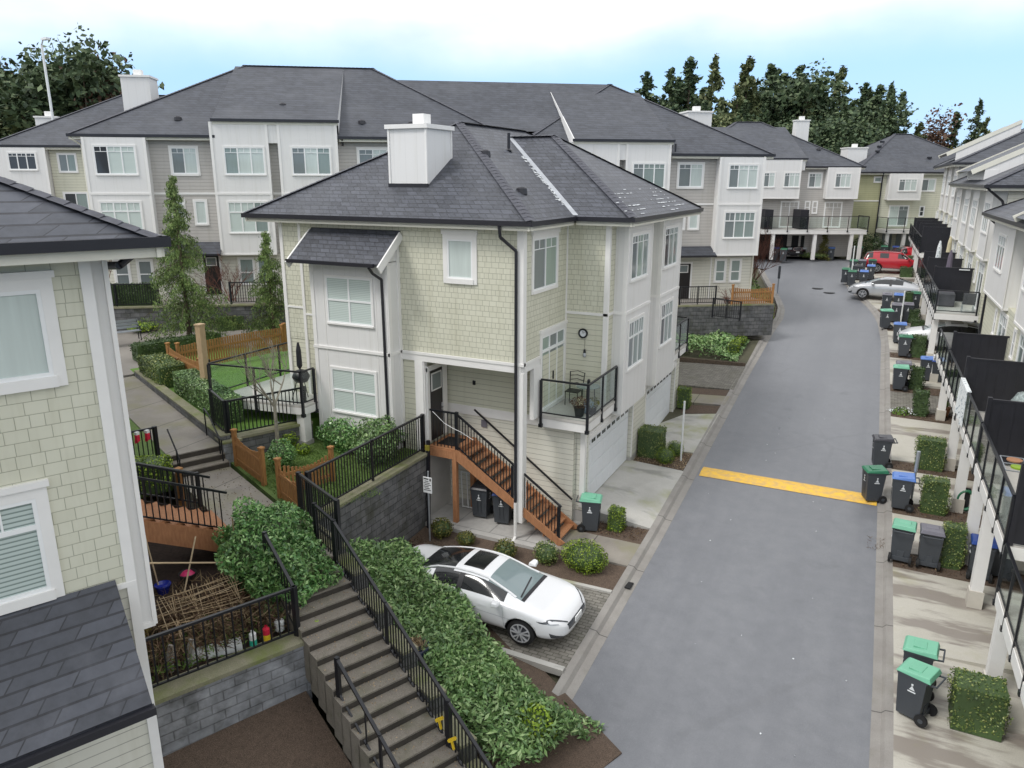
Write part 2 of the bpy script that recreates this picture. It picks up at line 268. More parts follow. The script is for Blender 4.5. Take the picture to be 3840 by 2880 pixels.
class MB:
    def __init__(s): s.v = []; s.f = []; s.m = []
    def poly(s, pts, m=0):
        b = len(s.v); s.v += [tuple(p) for p in pts]; s.f.append(tuple(range(b, b + len(pts)))); s.m.append(m); return s
    def hexa(s, p, m=0):
        b = len(s.v); s.v += [tuple(q) for q in p]
        for f in ((0, 3, 2, 1), (4, 5, 6, 7), (0, 1, 5, 4), (1, 2, 6, 5), (2, 3, 7, 6), (3, 0, 4, 7)): s.f.append(tuple(b + i for i in f)); s.m.append(m)
        return s
    def box(s, x0, y0, z0, x1, y1, z1, m=0):
        if x0 > x1: x0, x1 = x1, x0
        if y0 > y1: y0, y1 = y1, y0
        if z0 > z1: z0, z1 = z1, z0
        return s.hexa([(x0, y0, z0), (x1, y0, z0), (x1, y1, z0), (x0, y1, z0), (x0, y0, z1), (x1, y0, z1), (x1, y1, z1), (x0, y1, z1)], m)
    def bar(s, p, q, w, h, m=0, up=(0, 0, 1)):
        p, q = Vector(p), Vector(q); d = (q - p).normalized(); u = Vector(up)
        if abs(d.dot(u)) > .98: u = Vector((0, 1, 0))
        a = d.cross(u).normalized(); b = a.cross(d).normalized(); a *= w / 2; b *= h / 2
        return s.hexa([p - a - b, p + a - b, q + a - b, q - a - b, p - a + b, p + a + b, q + a + b, q - a + b], m)
    def cyl(s, p, q, r0, r1=None, n=12, m=0, caps=True):
        r1 = r0 if r1 is None else r1; p, q = Vector(p), Vector(q); d = (q - p).normalized(); u = Vector((0, 0, 1)) if abs(d.z) < .9 else Vector((1, 0, 0))
        a = d.cross(u).normalized(); b = a.cross(d).normalized(); k = len(s.v)
        for c, r in ((p, r0), (q, r1)):
            for i in range(n): t = 2 * PI * i / n; s.v.append(tuple(c + a * (r * math.cos(t)) + b * (r * math.sin(t))))
        for i in range(n): j = (i + 1) % n; s.f.append((k + i, k + j, k + n + j, k + n + i)); s.m.append(m)
        if caps: s.f.append(tuple(k + i for i in range(n))); s.m.append(m); s.f.append(tuple(k + n + n - 1 - i for i in range(n))); s.m.append(m)
        return s
    def prism(s, pts, z0, z1, m=0, mt=None):
        n = len(pts); z0 = z0 if hasattr(z0, '__len__') else [z0] * n; z1 = z1 if hasattr(z1, '__len__') else [z1] * n
        k = len(s.v); s.v += [(x, y, z) for (x, y), z in zip(pts, z0)] + [(x, y, z) for (x, y), z in zip(pts, z1)]
        for i in range(n): j = (i + 1) % n; s.f.append((k + i, k + j, k + n + j, k + n + i)); s.m.append(m)
        s.f.append(tuple(k + n + i for i in range(n))); s.m.append(m if mt is None else mt); s.f.append(tuple(k + n - 1 - i for i in range(n))); s.m.append(m); return s
    def lathe(s, c, prof, n=16, m=0):
        k = len(s.v)
        for r, z in prof:
            for i in range(n): t = 2 * PI * i / n; s.v.append((c[0] + r * math.cos(t), c[1] + r * math.sin(t), c[2] + z))
        for j in range(len(prof) - 1):
            for i in range(n): i2 = (i + 1) % n; s.f.append((k + j * n + i, k + j * n + i2, k + (j + 1) * n + i2, k + (j + 1) * n + i)); s.m.append(m)
        return s
    def build(s, name, mats, parent=None, smooth=False, bevel=0, loc=None, rz=0, fix=False, conv=True):
        me = bpy.data.meshes.new(name); o_ = off(parent) if (parent and conv) else Vector((0, 0, 0))
        vs = [(v[0] - o_.x, v[1] - o_.y, v[2] - o_.z) for v in s.v]; me.from_pydata(vs, [], s.f)
        if isinstance(mats, str): mats = [mats]
        for m in mats: me.materials.append(MAT[m])
        me.polygons.foreach_set('material_index', s.m)
        if fix:
            b = bmesh.new(); b.from_mesh(me); bmesh.ops.recalc_face_normals(b, faces=b.faces); b.to_mesh(me); b.free()
        if smooth: me.polygons.foreach_set('use_smooth', [True] * len(me.polygons))
        me.update(); o = link(name, me, parent, loc, rz)
        if bevel: bv = o.modifiers.new('bevel', 'BEVEL'); bv.width = bevel; bv.segments = 2; bv.limit_method = 'ANGLE'
        return o
def struct(name, mb, mats, **k): return tag(mb.build(name, mats, **k), kind='structure')
Ua, Va = Vector((.90996, -.41469)), Vector((.41469, .90996)); WROT = -rad(24.5)
def wv(u, v, z=0): return (Ua.x * u + Va.x * v, Ua.y * u + Va.y * v, z)
def roadz(y, x=0):
    z = -2.51 + .0742 * y
    if y > 60: z = -2.51 + .0742 * 60 + (y - 60) * .05
    return z
# ---- foliage: many small leaves as one mesh
def leaf_mesh(name, P, size, mat, aspect=.5, jitter=.35, normals=None, tilt=.7, droop=0, mats=None, idx=None):
    P = np.asarray(P, float); n = len(P)
    d = RNG.normal(size=(n, 3))
    if normals is not None: d = np.asarray(normals) + d * tilt
    d /= np.linalg.norm(d, axis=1)[:, None] + 1e-9
    r = RNG.normal(size=(n, 3)); a = np.cross(d, r); a /= np.linalg.norm(a, axis=1)[:, None] + 1e-9
    if droop: a = a + np.array([0, 0, -droop]); a /= np.linalg.norm(a, axis=1)[:, None]
    b = np.cross(d, a); b /= np.linalg.norm(b, axis=1)[:, None] + 1e-9
    L = (np.asarray(size) * (1 + jitter * RNG.uniform(-1, 1, n)))[:, None]
    v = np.empty((n, 4, 3)); v[:, 0] = P - a * L * .5; v[:, 1] = P + b * L * aspect * .5 + d * L * .06; v[:, 2] = P + a * L * .5; v[:, 3] = P - b * L * aspect * .5 + d * L * .06
    me = bpy.data.meshes.new(name); me.vertices.add(4 * n); me.vertices.foreach_set('co', v.ravel()); me.loops.add(4 * n); me.loops.foreach_set('vertex_index', np.arange(4 * n, dtype=np.int32))
    me.polygons.add(n); me.polygons.foreach_set('loop_start', np.arange(0, 4 * n, 4, dtype=np.int32)); me.polygons.foreach_set('loop_total', np.full(n, 4, dtype=np.int32))
    for m in (mats or [mat]): me.materials.append(MAT[m])
    if idx is not None: me.polygons.foreach_set('material_index', np.asarray(idx, dtype=np.int32))
    me.update(calc_edges=True); me.validate(); return me
def ell_pts(c, r, n, flat=.0, lump=.18, inner=.25):
    d = RNG.normal(size=(n, 3)); d /= np.linalg.norm(d, axis=1)[:, None]; k = 1 + lump * (np.sin(d[:, 0] * 5 + c[0]) * np.sin(d[:, 1] * 6 + c[1]) + np.sin(d[:, 2] * 7 + 1) * .5)
    rr = k * (1 - inner * RNG.random(n) ** 2); return np.array(c) + d * np.array(r) * rr[:, None], d
def box_pts(x0, y0, z0, x1, y1, z1, n, rough=.05, bottom=False):
    a = np.array([(y1 - y0) * (z1 - z0)] * 2 + [(x1 - x0) * (z1 - z0)] * 2 + [(x1 - x0) * (y1 - y0)]); f = RNG.choice(5, n, p=a / a.sum()); u = RNG.random((n, 3)); p = np.array([x0, y0, z0]) + u * np.array([x1 - x0, y1 - y0, z1 - z0]); nn = np.zeros((n, 3))
    for k, (ax, v, s) in enumerate(((0, x0, -1), (0, x1, 1), (1, y0, -1), (1, y1, 1), (2, z1, 1))): q = f == k; p[q, ax] = v; nn[q, ax] = s
    # round the corners a little
    c = np.array([(x0 + x1) / 2, (y0 + y1) / 2, (z0 + z1) / 2]); h = np.array([x1 - x0, y1 - y0, z1 - z0]) / 2; e = np.abs((p - c) / h); ed = np.sort(e, axis=1)[:, 1]
    p = c + (p - c) * (1 - .10 * np.clip(ed - .75, 0, 1) / .25)[:, None]
    w = np.sin(p[:, 0] * 4.3) * np.sin(p[:, 1] * 3.7 + p[:, 2] * 5) * rough; return p - nn * (RNG.random(n) * .09)[:, None] + nn * w[:, None], nn
def cube_hedge(name, label, cat, c, sx, sy, h, leaf_='hedge_leaf', n=900, size=.05, group=None, rz=0, parent=None, core='dark_void', rough=.03):
    t = thing(name, label, cat, c, rz, group, world=False)
    P, N = box_pts(-sx / 2, -sy / 2, .04, sx / 2, sy / 2, h, n, rough); link('foliage', leaf_mesh('foliage', P, size, leaf_, normals=N, aspect=.6), t)
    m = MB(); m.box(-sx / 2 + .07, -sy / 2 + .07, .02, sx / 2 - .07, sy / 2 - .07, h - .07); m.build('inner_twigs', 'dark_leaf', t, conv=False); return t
def ball_bush(name, label, cat, c, r, leaf_, n=900, size=.05, group=None, lump=.1, core=True, aspect=.6):
    t = thing(name, label, cat, c, 0, group, world=False)
    P, N = ell_pts((0, 0, r[2] * .95), r, n, lump=lump); P[:, 2] = np.maximum(P[:, 2], .03)
    link('foliage', leaf_mesh('foliage', P, size, leaf_, normals=N, aspect=aspect), t)
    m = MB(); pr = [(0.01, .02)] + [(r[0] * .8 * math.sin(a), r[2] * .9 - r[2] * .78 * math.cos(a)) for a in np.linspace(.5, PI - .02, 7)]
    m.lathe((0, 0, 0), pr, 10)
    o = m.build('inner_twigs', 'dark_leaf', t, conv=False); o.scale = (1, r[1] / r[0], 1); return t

# ---------------------------------------------------------------- building kit
WM = {}
def window(root, x, y, z, w, h, ang=0, panes='db', grid=0, cross=False, casing=.09, head=.0, hang=False, name='window', far=False, label=None):
    """glazed opening, face to -Y before turning by ang; (x,y) centre of its foot in frame coordinates; z = bottom of the glass"""
    key = (round(w, 2), round(h, 2), panes, grid, cross, casing, head, hang)
    if key not in WM:
        m = MB(); c = casing; hw = w / 2; d = .035
        if c: # casing boards, head and sill
            m.box(-hw - c, -d, -c, -hw, 0, h + c); m.box(hw, -d, -c, hw + c, 0, h + c); m.box(-hw, -d, h, hw, 0, h + c); m.box(-hw - .03, -d - .03, -c, hw + .03, 0, 0)
            if head: m.box(-hw - c - .03, -d - .03, h + c, hw + c + .03, 0, h + c + head)
        s = .045
        m.box(-hw, -.03, 0, -hw + s, .01, h, 1); m.box(hw - s, -.03, 0, hw, .01, h, 1); m.box(-hw + s, -.03, 0, hw - s, .01, s, 1); m.box(-hw + s, -.03, h - s, hw - s, .01, h, 1)
        n = len(panes); pw = w / n
        for k in range(1, n): m.box(-hw + k * pw - .028, -.028, s, -hw + k * pw + .028, .01, h - s, 1)
        if cross: m.box(-hw + s, -.026, h / 2 - .028, hw - s, .012, h / 2 + .028, 1)
        if grid:
            g0 = h * (1 - grid)
            if grid > .25: m.box(-hw + s, -.026, g0 - .03, hw - s, .012, g0 + .03, 1)
            else: m.box(-hw + s, -.02, g0 - .012, hw - s, .008, g0 + .012, 1)
            for k in range(n): xc = -hw + (k + .5) * pw; m.box(xc - .012, -.02, g0, xc + .012, .008, h - s, 1)
        if hang: m.box(-hw + s, -.03, h * .45 - .03, hw - s, .01, h * .45 + .03, 1)
        p = MB(); idx = {'d': 0, 'b': 1, 'c': 2, 'g': 3, 'm': 4, 'B': 5, 'v': 6, 'l': 7}
        for k, ch in enumerate(panes): p.box(-hw + k * pw + .01, -.002, .02, -hw + (k + 1) * pw - .01, .03, h - .02, idx[ch])
        a = m.build('window', ['trim', 'vinyl_white'], None); b = p.build('pane', ['pane_dark', 'pane_blind', 'pane_curtain', 'pane_grey', 'pane_mid', 'pane_blind_near', 'pane_green', 'pane_lattice'], None)
        WM[key] = (a.data, b.data); bpy.data.objects.remove(a); bpy.data.objects.remove(b)
    ma_, mb_ = WM[key]; o_ = off(root); o = link(name, ma_, root, (x - o_.x, y - o_.y, z - o_.z), ang); link('pane', mb_, o)
    if label: o['label'] = label
    return o
def hip(mb, x0, y0, x1, y1, z, s, th=.05, over=0, m=0):
    """hip roof on a rectangle, ridge along the longer side; returns ridge ends"""
    w, d = x1 - x0, y1 - y0
    if d >= w: t = w / 2; a = ((x0 + x1) / 2, y0 + t, z + s * t); b = ((x0 + x1) / 2, y1 - t, z + s * t); A, B, C, D = (x0, y0, z), (x1, y0, z), (x1, y1, z), (x0, y1, z); mb.poly([A, B, a], m); mb.poly([B, C, b, a], m); mb.poly([C, D, b], m); mb.poly([D, A, a, b], m)
    else: t = d / 2; a = (x0 + t, (y0 + y1) / 2, z + s * t); b = (x1 - t, (y0 + y1) / 2, z + s * t); A, B, C, D = (x0, y0, z), (x1, y0, z), (x1, y1, z), (x0, y1, z); mb.poly([A, B, b, a], m); mb.poly([B, C, b], m); mb.poly([C, D, a, b], m); mb.poly([D, A, a], m)
    mb.poly([(x0, y0, z - .02), (x0, y1, z - .02), (x1, y1, z - .02), (x1, y0, z - .02)], m); return a, b
def caps(pairs, w=.24, mat='ridge_cap', n=None, parent=None, up=.02):
    for a, b in pairs:
        m = MB(); a, b = Vector(a), Vector(b); k = max(2, int((b - a).length / .22)); d = (b - a).normalized(); sd = d.cross(Vector((0, 0, 1))).normalized() * w / 2
        for i in range(k):
            p, q = a.lerp(b, i / k), a.lerp(b, (i + 1.15) / k); z0, z1 = Vector((0, 0, up + .02)), Vector((0, 0, up))
            m.poly([p - sd + z1 * .3, p + z0, q + z0 * .6, q - sd]); m.poly([p + z0, p + sd + z1 * .3, q + sd, q + z0 * .6])
        m.build('ridge_cap', mat, parent)
def gutter(pts, parent, z, h=.13, w=.12, closed=False):
    """gutter and the fascia board under it round an eave polyline"""
    g, f_ = MB(), MB(); n = len(pts)
    for i in range(n if closed else n - 1):
        a, b = Vector((*pts[i], z)), Vector((*pts[(i + 1) % n], z)); d = (b - a).normalized() * (w / 2 - .002); g.bar(a - d - Vector((0, 0, h / 2)), b + d - Vector((0, 0, h / 2)), w, h)
        ins = (b - a).normalized().cross(Vector((0, 0, 1))) * -.07; f_.bar(a + ins - Vector((0, 0, h + .045)), b + ins - Vector((0, 0, h + .045)), .05, .15)
    g.build('gutter', 'gutter', parent); f_.build('fascia', 'cream_trim', parent)
def soffit(mb, pts, z, m=0): mb.poly([(x, y, z) for x, y in reversed(pts)], m)
def railing(parent, pts, h=1.07, glass_=True, below=.3, spacing=1.25, lift=.0, name='railing', posts_parts=False):
    """rail along 3D points (deck level); posts hang in front of the fascia"""
    r = MB(); g = MB(); pc = MB()
    for i in range(len(pts) - 1):
        a, b = Vector(pts[i]), Vector(pts[i + 1]); L = (b - a).length; n = max(1, round(L / spacing)); hz = Vector((0, 0, h))
        r.bar(a + hz, b + hz, .055, .05); r.bar(a + Vector((0, 0, .12)), b + Vector((0, 0, .12)), .035, .035)
        for k in range(n + 1):
            if k == 0 and i > 0: continue
            p = a.lerp(b, k / n); end = k in (0, n); w = .07 if end else .05; r.box(p.x - w / 2, p.y - w / 2, p.z - below, p.x + w / 2, p.y + w / 2, p.z + h - .02)
            r.box(p.x - w / 2 - .02, p.y - w / 2 - .02, p.z - below, p.x + w / 2 + .02, p.y + w / 2 + .02, p.z - below + .1)
        if glass_: 
            for k in range(n): p, q = a.lerp(b, (k + .04 + .02) / n), a.lerp(b, (k + .94) / n); g.bar(p + Vector((0, 0, .14 + (h - .2) / 2)), q + Vector((0, 0, .14 + (h - .2) / 2)), .012, h - .2)
        else:
            np_ = int(L / .12)
            for k in range(1, np_): p = a.lerp(b, k / np_); pc.bar(p + Vector((0, 0, .12)), p + Vector((0, 0, h)), .02, .02)
    o = r.build(name, 'black_metal', parent)
    if glass_: g.build('glass_panel', 'rail_glass', o)
    elif pc.v: pc.build('pickets', 'black_metal', o)
    return o
def fence(name, label, pts, h=1.1, cat='fence', group=None, postw=.08, ends=(1, 1), spacing=2.0, pick=.115, slope=True, mid=None):
    """black iron picket fence as a thing of its own; pts on its base line (world)"""
    t = thing(name, label, cat, pts[0], 0, group)
    r, pc = MB(), MB()
    for i in range(len(pts) - 1):
        a, b = Vector(pts[i]), Vector(pts[i + 1]); L = (b - a).length; hz = Vector((0, 0, h))
        r.bar(a + hz, b + hz, .06, .05); r.bar(a + Vector((0, 0, .1)), b + Vector((0, 0, .1)), .04, .035)
        n = max(1, int(L / pick))
        for k in range(1, n): p = a.lerp(b, k / n); pc.bar(p + Vector((0, 0, .1)), p + hz, .022, .022)
        k = max(1, round(L / spacing))
        for j in range(k + 1):
            if j == 0 and i > 0: continue
            if (i == 0 and j == 0 and not ends[0]) or (i == len(pts) - 2 and j == k and not ends[1]): continue
            p = a.lerp(b, j / k); m = MB(); w = postw / 2 * (1 if j in (0, k) else .6); m.box(p.x - w, p.y - w, p.z, p.x + w, p.y + w, p.z + h + .04); m.build('post', 'black_metal', t, bevel=.004)
    r.build('rail', 'black_metal', t); pc.build('pickets', 'black_metal', t); return t
def wood_fence(name, label, a, b, h0=.95, dip=.22, group=None, n=None, posts=(1, 1), mat='cedar_fence', lattice=False):
    a, b = Vector(a), Vector(b); t = thing(name, label, 'fence', a, 0, group); L = (b - a).length; d = (b - a) / L
    for k, on in ((0, posts[0]), (1, posts[1])):
        if on: p = a + d * L * k; m = MB(); m.box(p.x - .055, p.y - .055, p.z, p.x + .055, p.y + .055, p.z + h0 + .1); m.box(p.x - .075, p.y - .075, p.z + h0 + .1, p.x + .075, p.y + .075, p.z + h0 + .15); m.build('post', mat, t, bevel=.006)
    m = MB(); n = int(L / .105)
    for k in range(n):
        p = a + d * (L * (k + .5) / n); hh = h0 - dip * math.sin(PI * (k + .5) / n) + random.uniform(-.01, .01); m.bar(p + Vector((0, 0, .04)), p + Vector((0, 0, hh)), .070, .02, 0, up=d.cross(Vector((0, 0, 1))))
    m.bar(a + Vector((0, 0, .22)), b + Vector((0, 0, .22)), .04, .08); m.bar(a + Vector((0, 0, h0 - .28)), b + Vector((0, 0, h0 - .28)), .04, .08)
    m.build('pickets', mat, t); return t
def downspout(parent, pts, r=.045, mat='gutter', name='downspout'):
    m = MB()
    for a, b in zip(pts, pts[1:]): m.cyl(a, b, r, n=8)
    return m.build(name, mat, parent)
def garage_door(parent, x, y0, y1, z0, z1):
    m = MB(); n = 4; h = (z1 - z0) / n
    for k in range(n):
        m.box(x - .05, y0, z0 + k * h + .008, x, y1, z0 + (k + 1) * h - .008)
        c = 8
        for j in range(c):
            a = y0 + (y1 - y0) * (j + .12) / c; b = y0 + (y1 - y0) * (j + .88) / c
            if k < n - 1: m.box(x, a, z0 + k * h + .09, x + .006, b, z0 + (k + 1) * h - .09)
    m.box(x - .06, y0, z0, x - .052, y1, z1, 1)
    o = m.build('garage_door', ['garage_white', 'trim'], parent); g = MB(); c = 9
    for j in range(c):
        yc = y0 + (y1 - y0) * (j + .5) / c
        g = MB()
        for s in (-1, 1): g.box(x + .002, yc + s * .085 - .062, z1 - .36, x + .012, yc + s * .085 + .062, z1 - .25)
        g.build('light_pane', 'pane_dark', o)
    return o
def handrail_stairs(): pass
# ---- wheelie bin
def bin_proto(lid, body='bin_body', hh=1.0, w=.56, d=.62):
    t = thing('wheeled_bin', 'x', 'bin', world=False)
    m = MB(); a, b = w / 2, d / 2; z = .06; H_ = hh - .08
    lo = [(-a * .80, -b * .78, z), (a * .80, -b * .78, z), (a * .80, b * .62, z), (-a * .80, b * .62, z)]; hi = [(-a * .97, -b * .97, H_), (a * .97, -b * .97, H_), (a * .97, b * .80, H_), (-a * .97, b * .80, H_)]
    m.hexa(lo + hi); m.box(-a, -b, H_ - .05, a, b * .85, H_ + .002); m.box(-a * .3, b * .5, z, a * .3, b * .72, H_ * .35); m.box(-a * .8, b * .45, z, a * .8, b * .75, z + .12)
    m.bar((-a * .2, -b * .885, z + .12), (-a * .2, -b * .985, H_ - .08), .02, .012); m.bar((a * .2, -b * .885, z + .12), (a * .2, -b * .985, H_ - .08), .02, .012)
    m.build('body', body, t, conv=False, bevel=.012)
    m = MB(); k = len(m.v); m.hexa([(-a - .015, -b - .03, H_ + .004), (a + .015, -b - .03, H_ + .004), (a + .015, b + .01, H_ + .004), (-a - .015, b + .01, H_ + .004), (-a * .93, -b * .93, hh - .015), (a * .93, -b * .93, hh - .015), (a * .93, b * .9, hh + .025), (-a * .93, b * .9, hh + .025)])
    m.box(-a * .55, -b * .5, hh, a * .55, b * .3, hh + .022)
    m.build('lid', lid, t, conv=False, bevel=.014)
    m = MB(); m.cyl((-a * .8, b + .10, H_ - .03), (a * .8, b + .10, H_ - .03), .017, n=8); m.bar((-a * .8, b * .7, H_ - .05), (-a * .8, b + .11, H_ - .02), .03, .03); m.bar((a * .8, b * .7, H_ - .05), (a * .8, b + .11, H_ - .02), .03, .03); m.build('handle', body, t, conv=False)
    for s in (-1, 1): m = MB(); m.cyl((s * (a * .78), b * .78, .125), (s * (a * .78 + .06), b * .78, .125), .125, n=16); m.cyl((s * (a * .78 + .055), b * .78, .125), (s * (a * .78 + .066), b * .78, .125), .05, n=10, m=1); m.build('wheel', ['rubber', 'bin_body'], t, conv=False)
    # printed emblem: a small figure over a bar
    m = MB(); y = -b * .968; m.poly([(-.055, y + .012, H_ - .30), (.055, y + .012, H_ - .30), (0, y - .003, H_ - .19)]); m.box(-.018, y - .006, H_ - .19, .018, y + .005, H_ - .155); m.box(-.075, y + .001, H_ - .345, .075, y + .012, H_ - .325); m.build('emblem', 'white_print', t, conv=False)
    for s in (-1, 1): m = MB(); xx = s * a * .972; m.poly([(xx - s * .012, -.055, H_ - .30), (xx - s * .012, .055, H_ - .30), (xx + s * .004, 0, H_ - .19)]); m.box(xx - .006, -.018, H_ - .19, xx + .006, .018, H_ - .155); m.box(xx - s * .014, -.075, H_ - .345, xx, .075, H_ - .325); m.build('emblem', 'white_print', t, conv=False)
    if 0: m = MB(); m.build('emblem', 'white_print', t, conv=False)
    return t
BINS = {}
def place_bin(lid, x, y, z, rz, label, hh=1.0, w=.56, d=.62, body='bin_body', group='wheeled bins put out beside the driveways'):
    k = (lid, body, hh, w, d)
    if k not in BINS: t = BINS[k] = bin_proto(lid, body, hh, w, d); t.location = (x, y, z); t.rotation_euler = (0, 0, rz); t['label'] = label; t['group'] = group
    else: t = copy_tree(BINS[k], None, (x, y, z), rz, label, group)
    return t
# ---- car body: lofted stations, smoothed, wheel arches cut out
def car(name, label, L, stations, arch, paint, wr, wy, glassr, roofglass=False, suv=False, group=None, details=None):
    """stations: (x, half width, z bottom, z belt, roof half width, z top); x runs to the nose"""
    t = thing(name, label, 'car', world=False, group=group); rows = []
    for (x, hw, zb, zl, wr_, zt) in stations:
        up = zt - zl > .12; g = .93 if up else .88
        half = [(0, zb), (hw * .72, zb), (hw * .95, zb + .07), (hw * 1.0, zb + (zl - zb) * .45), (hw * .985, zl - .10), (hw * .945, zl), (hw * .925 if up else hw * .86, zl + (.02 if up else .015)), (wr_, zt - (.045 if up else .01)), (wr_ * .55, zt - .004), (0, zt)]
        rows.append([(x, y, z) for y, z in half] + [(x, -y, z) for y, z in reversed(half[1:-1])])
    m = MB(); n = len(rows[0])
    for r in rows: m.v += r
    gi0, gi1, pil = glassr
    for i in range(len(rows) - 1):
        for j in range(n):
            j2 = (j + 1) % n; m.f.append((i * n + j, i * n + j2, (i + 1) * n + j2, (i + 1) * n + j)); mi = 0; jj = j if j < 9 else n - 1 - j
            if gi0[0] + (0 if suv else 1) <= i < gi1[1] - 1 and jj == 6 and i not in pil: mi = 1
            if gi0[0] <= i < gi0[1] and jj in (7, 8): mi = 1
            if gi1[0] <= i < gi1[1] and jj in (7, 8): mi = 2
            if roofglass and i in roofglass and jj == 8: mi = 1
            m.m.append(mi)
    m.f.append(tuple(range(n))[::-1]); m.m.append(0); b = (len(rows) - 1) * n; m.f.append(tuple(b + j for j in range(n))); m.m.append(0)
    o = m.build('body_tmp', [paint, 'car_glass', 'car_screen', 'dark_void'], None, smooth=True, fix=True)
    sb = o.modifiers.new('s', 'SUBSURF'); sb.levels = 2; sb.render_levels = 2
    cuts = []
    for ax in arch:
        c = MB(); c.cyl((ax, -3, wr + .01), (ax, 3, wr + .01), wr + .055, n=28, m=3)
        # only near the sides
        for s in (-1, 1):
            c2 = MB(); c2.cyl((ax, s * (wy - .26), wr), (ax, s * (wy + .4), wr), wr + .06, n=28, m=3); q = c2.build('cut', [paint, 'car_glass', 'car_screen', 'dark_void'], None, fix=True); cuts.append(q)
    for q in cuts: bm_ = o.modifiers.new('b', 'BOOLEAN'); bm_.operation = 'DIFFERENCE'; bm_.object = q; bm_.solver = 'EXACT'
    dg = bpy.context.evaluated_depsgraph_get(); me = bpy.data.meshes.new_from_object(o.evaluated_get(dg)); bpy.data.objects.remove(o)
    for q in cuts: bpy.data.objects.remove(q)
    bo = link('body', me, t)
    for ax in arch:
        for s in (-1, 1):
            w = MB(); w.cyl((ax, s * (wy - .20), wr), (ax, s * wy, wr), wr, n=28); w.cyl((ax, s * (wy - .001), wr), (ax, s * (wy + .012), wr), wr - .03, wr - .07, n=28); wo = w.build('wheel', 'rubber', t, smooth=False, conv=False)
            r = MB(); r.cyl((ax, s * (wy + .011), wr), (ax, s * (wy + .014), wr), wr * .70, n=24, m=1)
            for k in range(5):
                for dd in (-.13, .13):
                    a = 2 * PI * k / 5 + .3 + dd * .6; a2 = a + dd * 1.3; r.bar((ax + math.cos(a) * wr * .10, s * (wy + .026), wr + math.sin(a) * wr * .10), (ax + math.cos(a2) * wr * .68, s * (wy + .022), wr + math.sin(a2) * wr * .68), .02, .06, up=(0, 1, 0))
            r.cyl((ax, s * (wy + .018), wr), (ax, s * (wy + .034), wr), wr * .16, n=12)
            for k in range(24):
                a, b_ = 2 * PI * k / 24, 2 * PI * (k + 1) / 24; r.bar((ax + math.cos(a) * wr * .70, s * (wy + .02), wr + math.sin(a) * wr * .70), (ax + math.cos(b_) * wr * .70, s * (wy + .02), wr + math.sin(b_) * wr * .70), .022, .026, up=(0, 1, 0))
            r.build('rim', ['alloy', 'lamp_smoke'], wo, conv=False)
    from mathutils.bvhtree import BVHTree
    bv = BVHTree.FromPolygons([v.co.copy() for v in me.vertices], [tuple(p.vertices) for p in me.polygons])
    def snap(name_, mat, c, n=10, k=4, o_=.006):
        """patch between four corners laid on the body surface"""
        c = [Vector(q) for q in c]; m = MB()
        for i in range(n + 1):
            for j in range(k + 1):
                q = c[0].lerp(c[1], i / n).lerp(c[3].lerp(c[2], i / n), j / k); p, nn, _, _ = bv.find_nearest(q)
                m.v.append(tuple(p + nn * (o_ if (p - q).dot(nn) > -.2 else o_)))
        for i in range(n):
            for j in range(k): m.f.append((i * (k + 1) + j, (i + 1) * (k + 1) + j, (i + 1) * (k + 1) + j + 1, i * (k + 1) + j + 1)); m.m.append(0)
        return m.build(name_, mat, t, smooth=True, conv=False)
    for s in (-1, 1):
        pts = [(r[0][0], s * (stations[i][4] * .97), stations[i][5] - .012) for i, r in enumerate(rows) if gi0[0] <= i <= gi1[1]]; m = MB()
        qs = []
        for a_, b_ in zip(pts, pts[1:]):
            for f in (0, .5): q = Vector(a_).lerp(Vector(b_), f); p, nn, _, _ = bv.find_nearest(q); qs.append(p + nn * .004)
        for a_, b_ in zip(qs, qs[1:]): m.bar(a_, b_, .055, .022)
        m.build('roof_pillar', paint, t, smooth=False, conv=False)
    if details: details(t, snap)
    return t
# ---- trees
def limb(m, p, q, r0, r1, n=6): m.cyl(p, q, r0, r1, n=n, caps=False)
def branches(m, p, d, L, r, depth, spread=.5, up=.15, tips=None, n=5):
    q = p + d * L; limb(m, p, q, r, r * .65, n)
    if tips is not None and depth <= 1: tips.append(tuple(q))
    if depth == 0: return
    for k in range(random.choice((2, 3, 3))):
        v = Vector((random.gauss(0, 1), random.gauss(0, 1), random.gauss(0, .6))); dd = (d + v * spread + Vector((0, 0, up))).normalized(); s = random.uniform(.35, 1); branches(m, p.lerp(q, s), dd, L * random.uniform(.55, .85), r * .6, depth - 1, spread, up, tips, max(3, n - 1))
def bare_tree(name, label, loc, h, mat='bark_grey', spread=.4, depth=4, up=.3, stems=1, r=.06, group=None, first=.45, cat='tree', twig=None, L=.55):
    t = thing(name, label, cat, loc, 0, group, world=False); m = MB(); tw = MB()
    for s in range(stems):
        a = random.uniform(0, 6.3); lean = .0 if stems == 1 else .35; d = Vector((math.cos(a) * lean, math.sin(a) * lean, 1)).normalized(); q = d * h * first; m.cyl((0, 0, -.05), q, r, r * .7, n=8, caps=False)
        k = 3 if stems == 1 else 2
        for j in range(k): v = Vector((random.gauss(0, 1), random.gauss(0, 1), .4)); branches(tw, q * random.uniform(.75, 1), (d + v * spread).normalized(), h * (1 - first) * L, r * .55, depth, spread, up)
    m.build('trunk', mat, t, smooth=True, conv=False); tw.build('branches', twig or mat, t, smooth=True, conv=False); return t
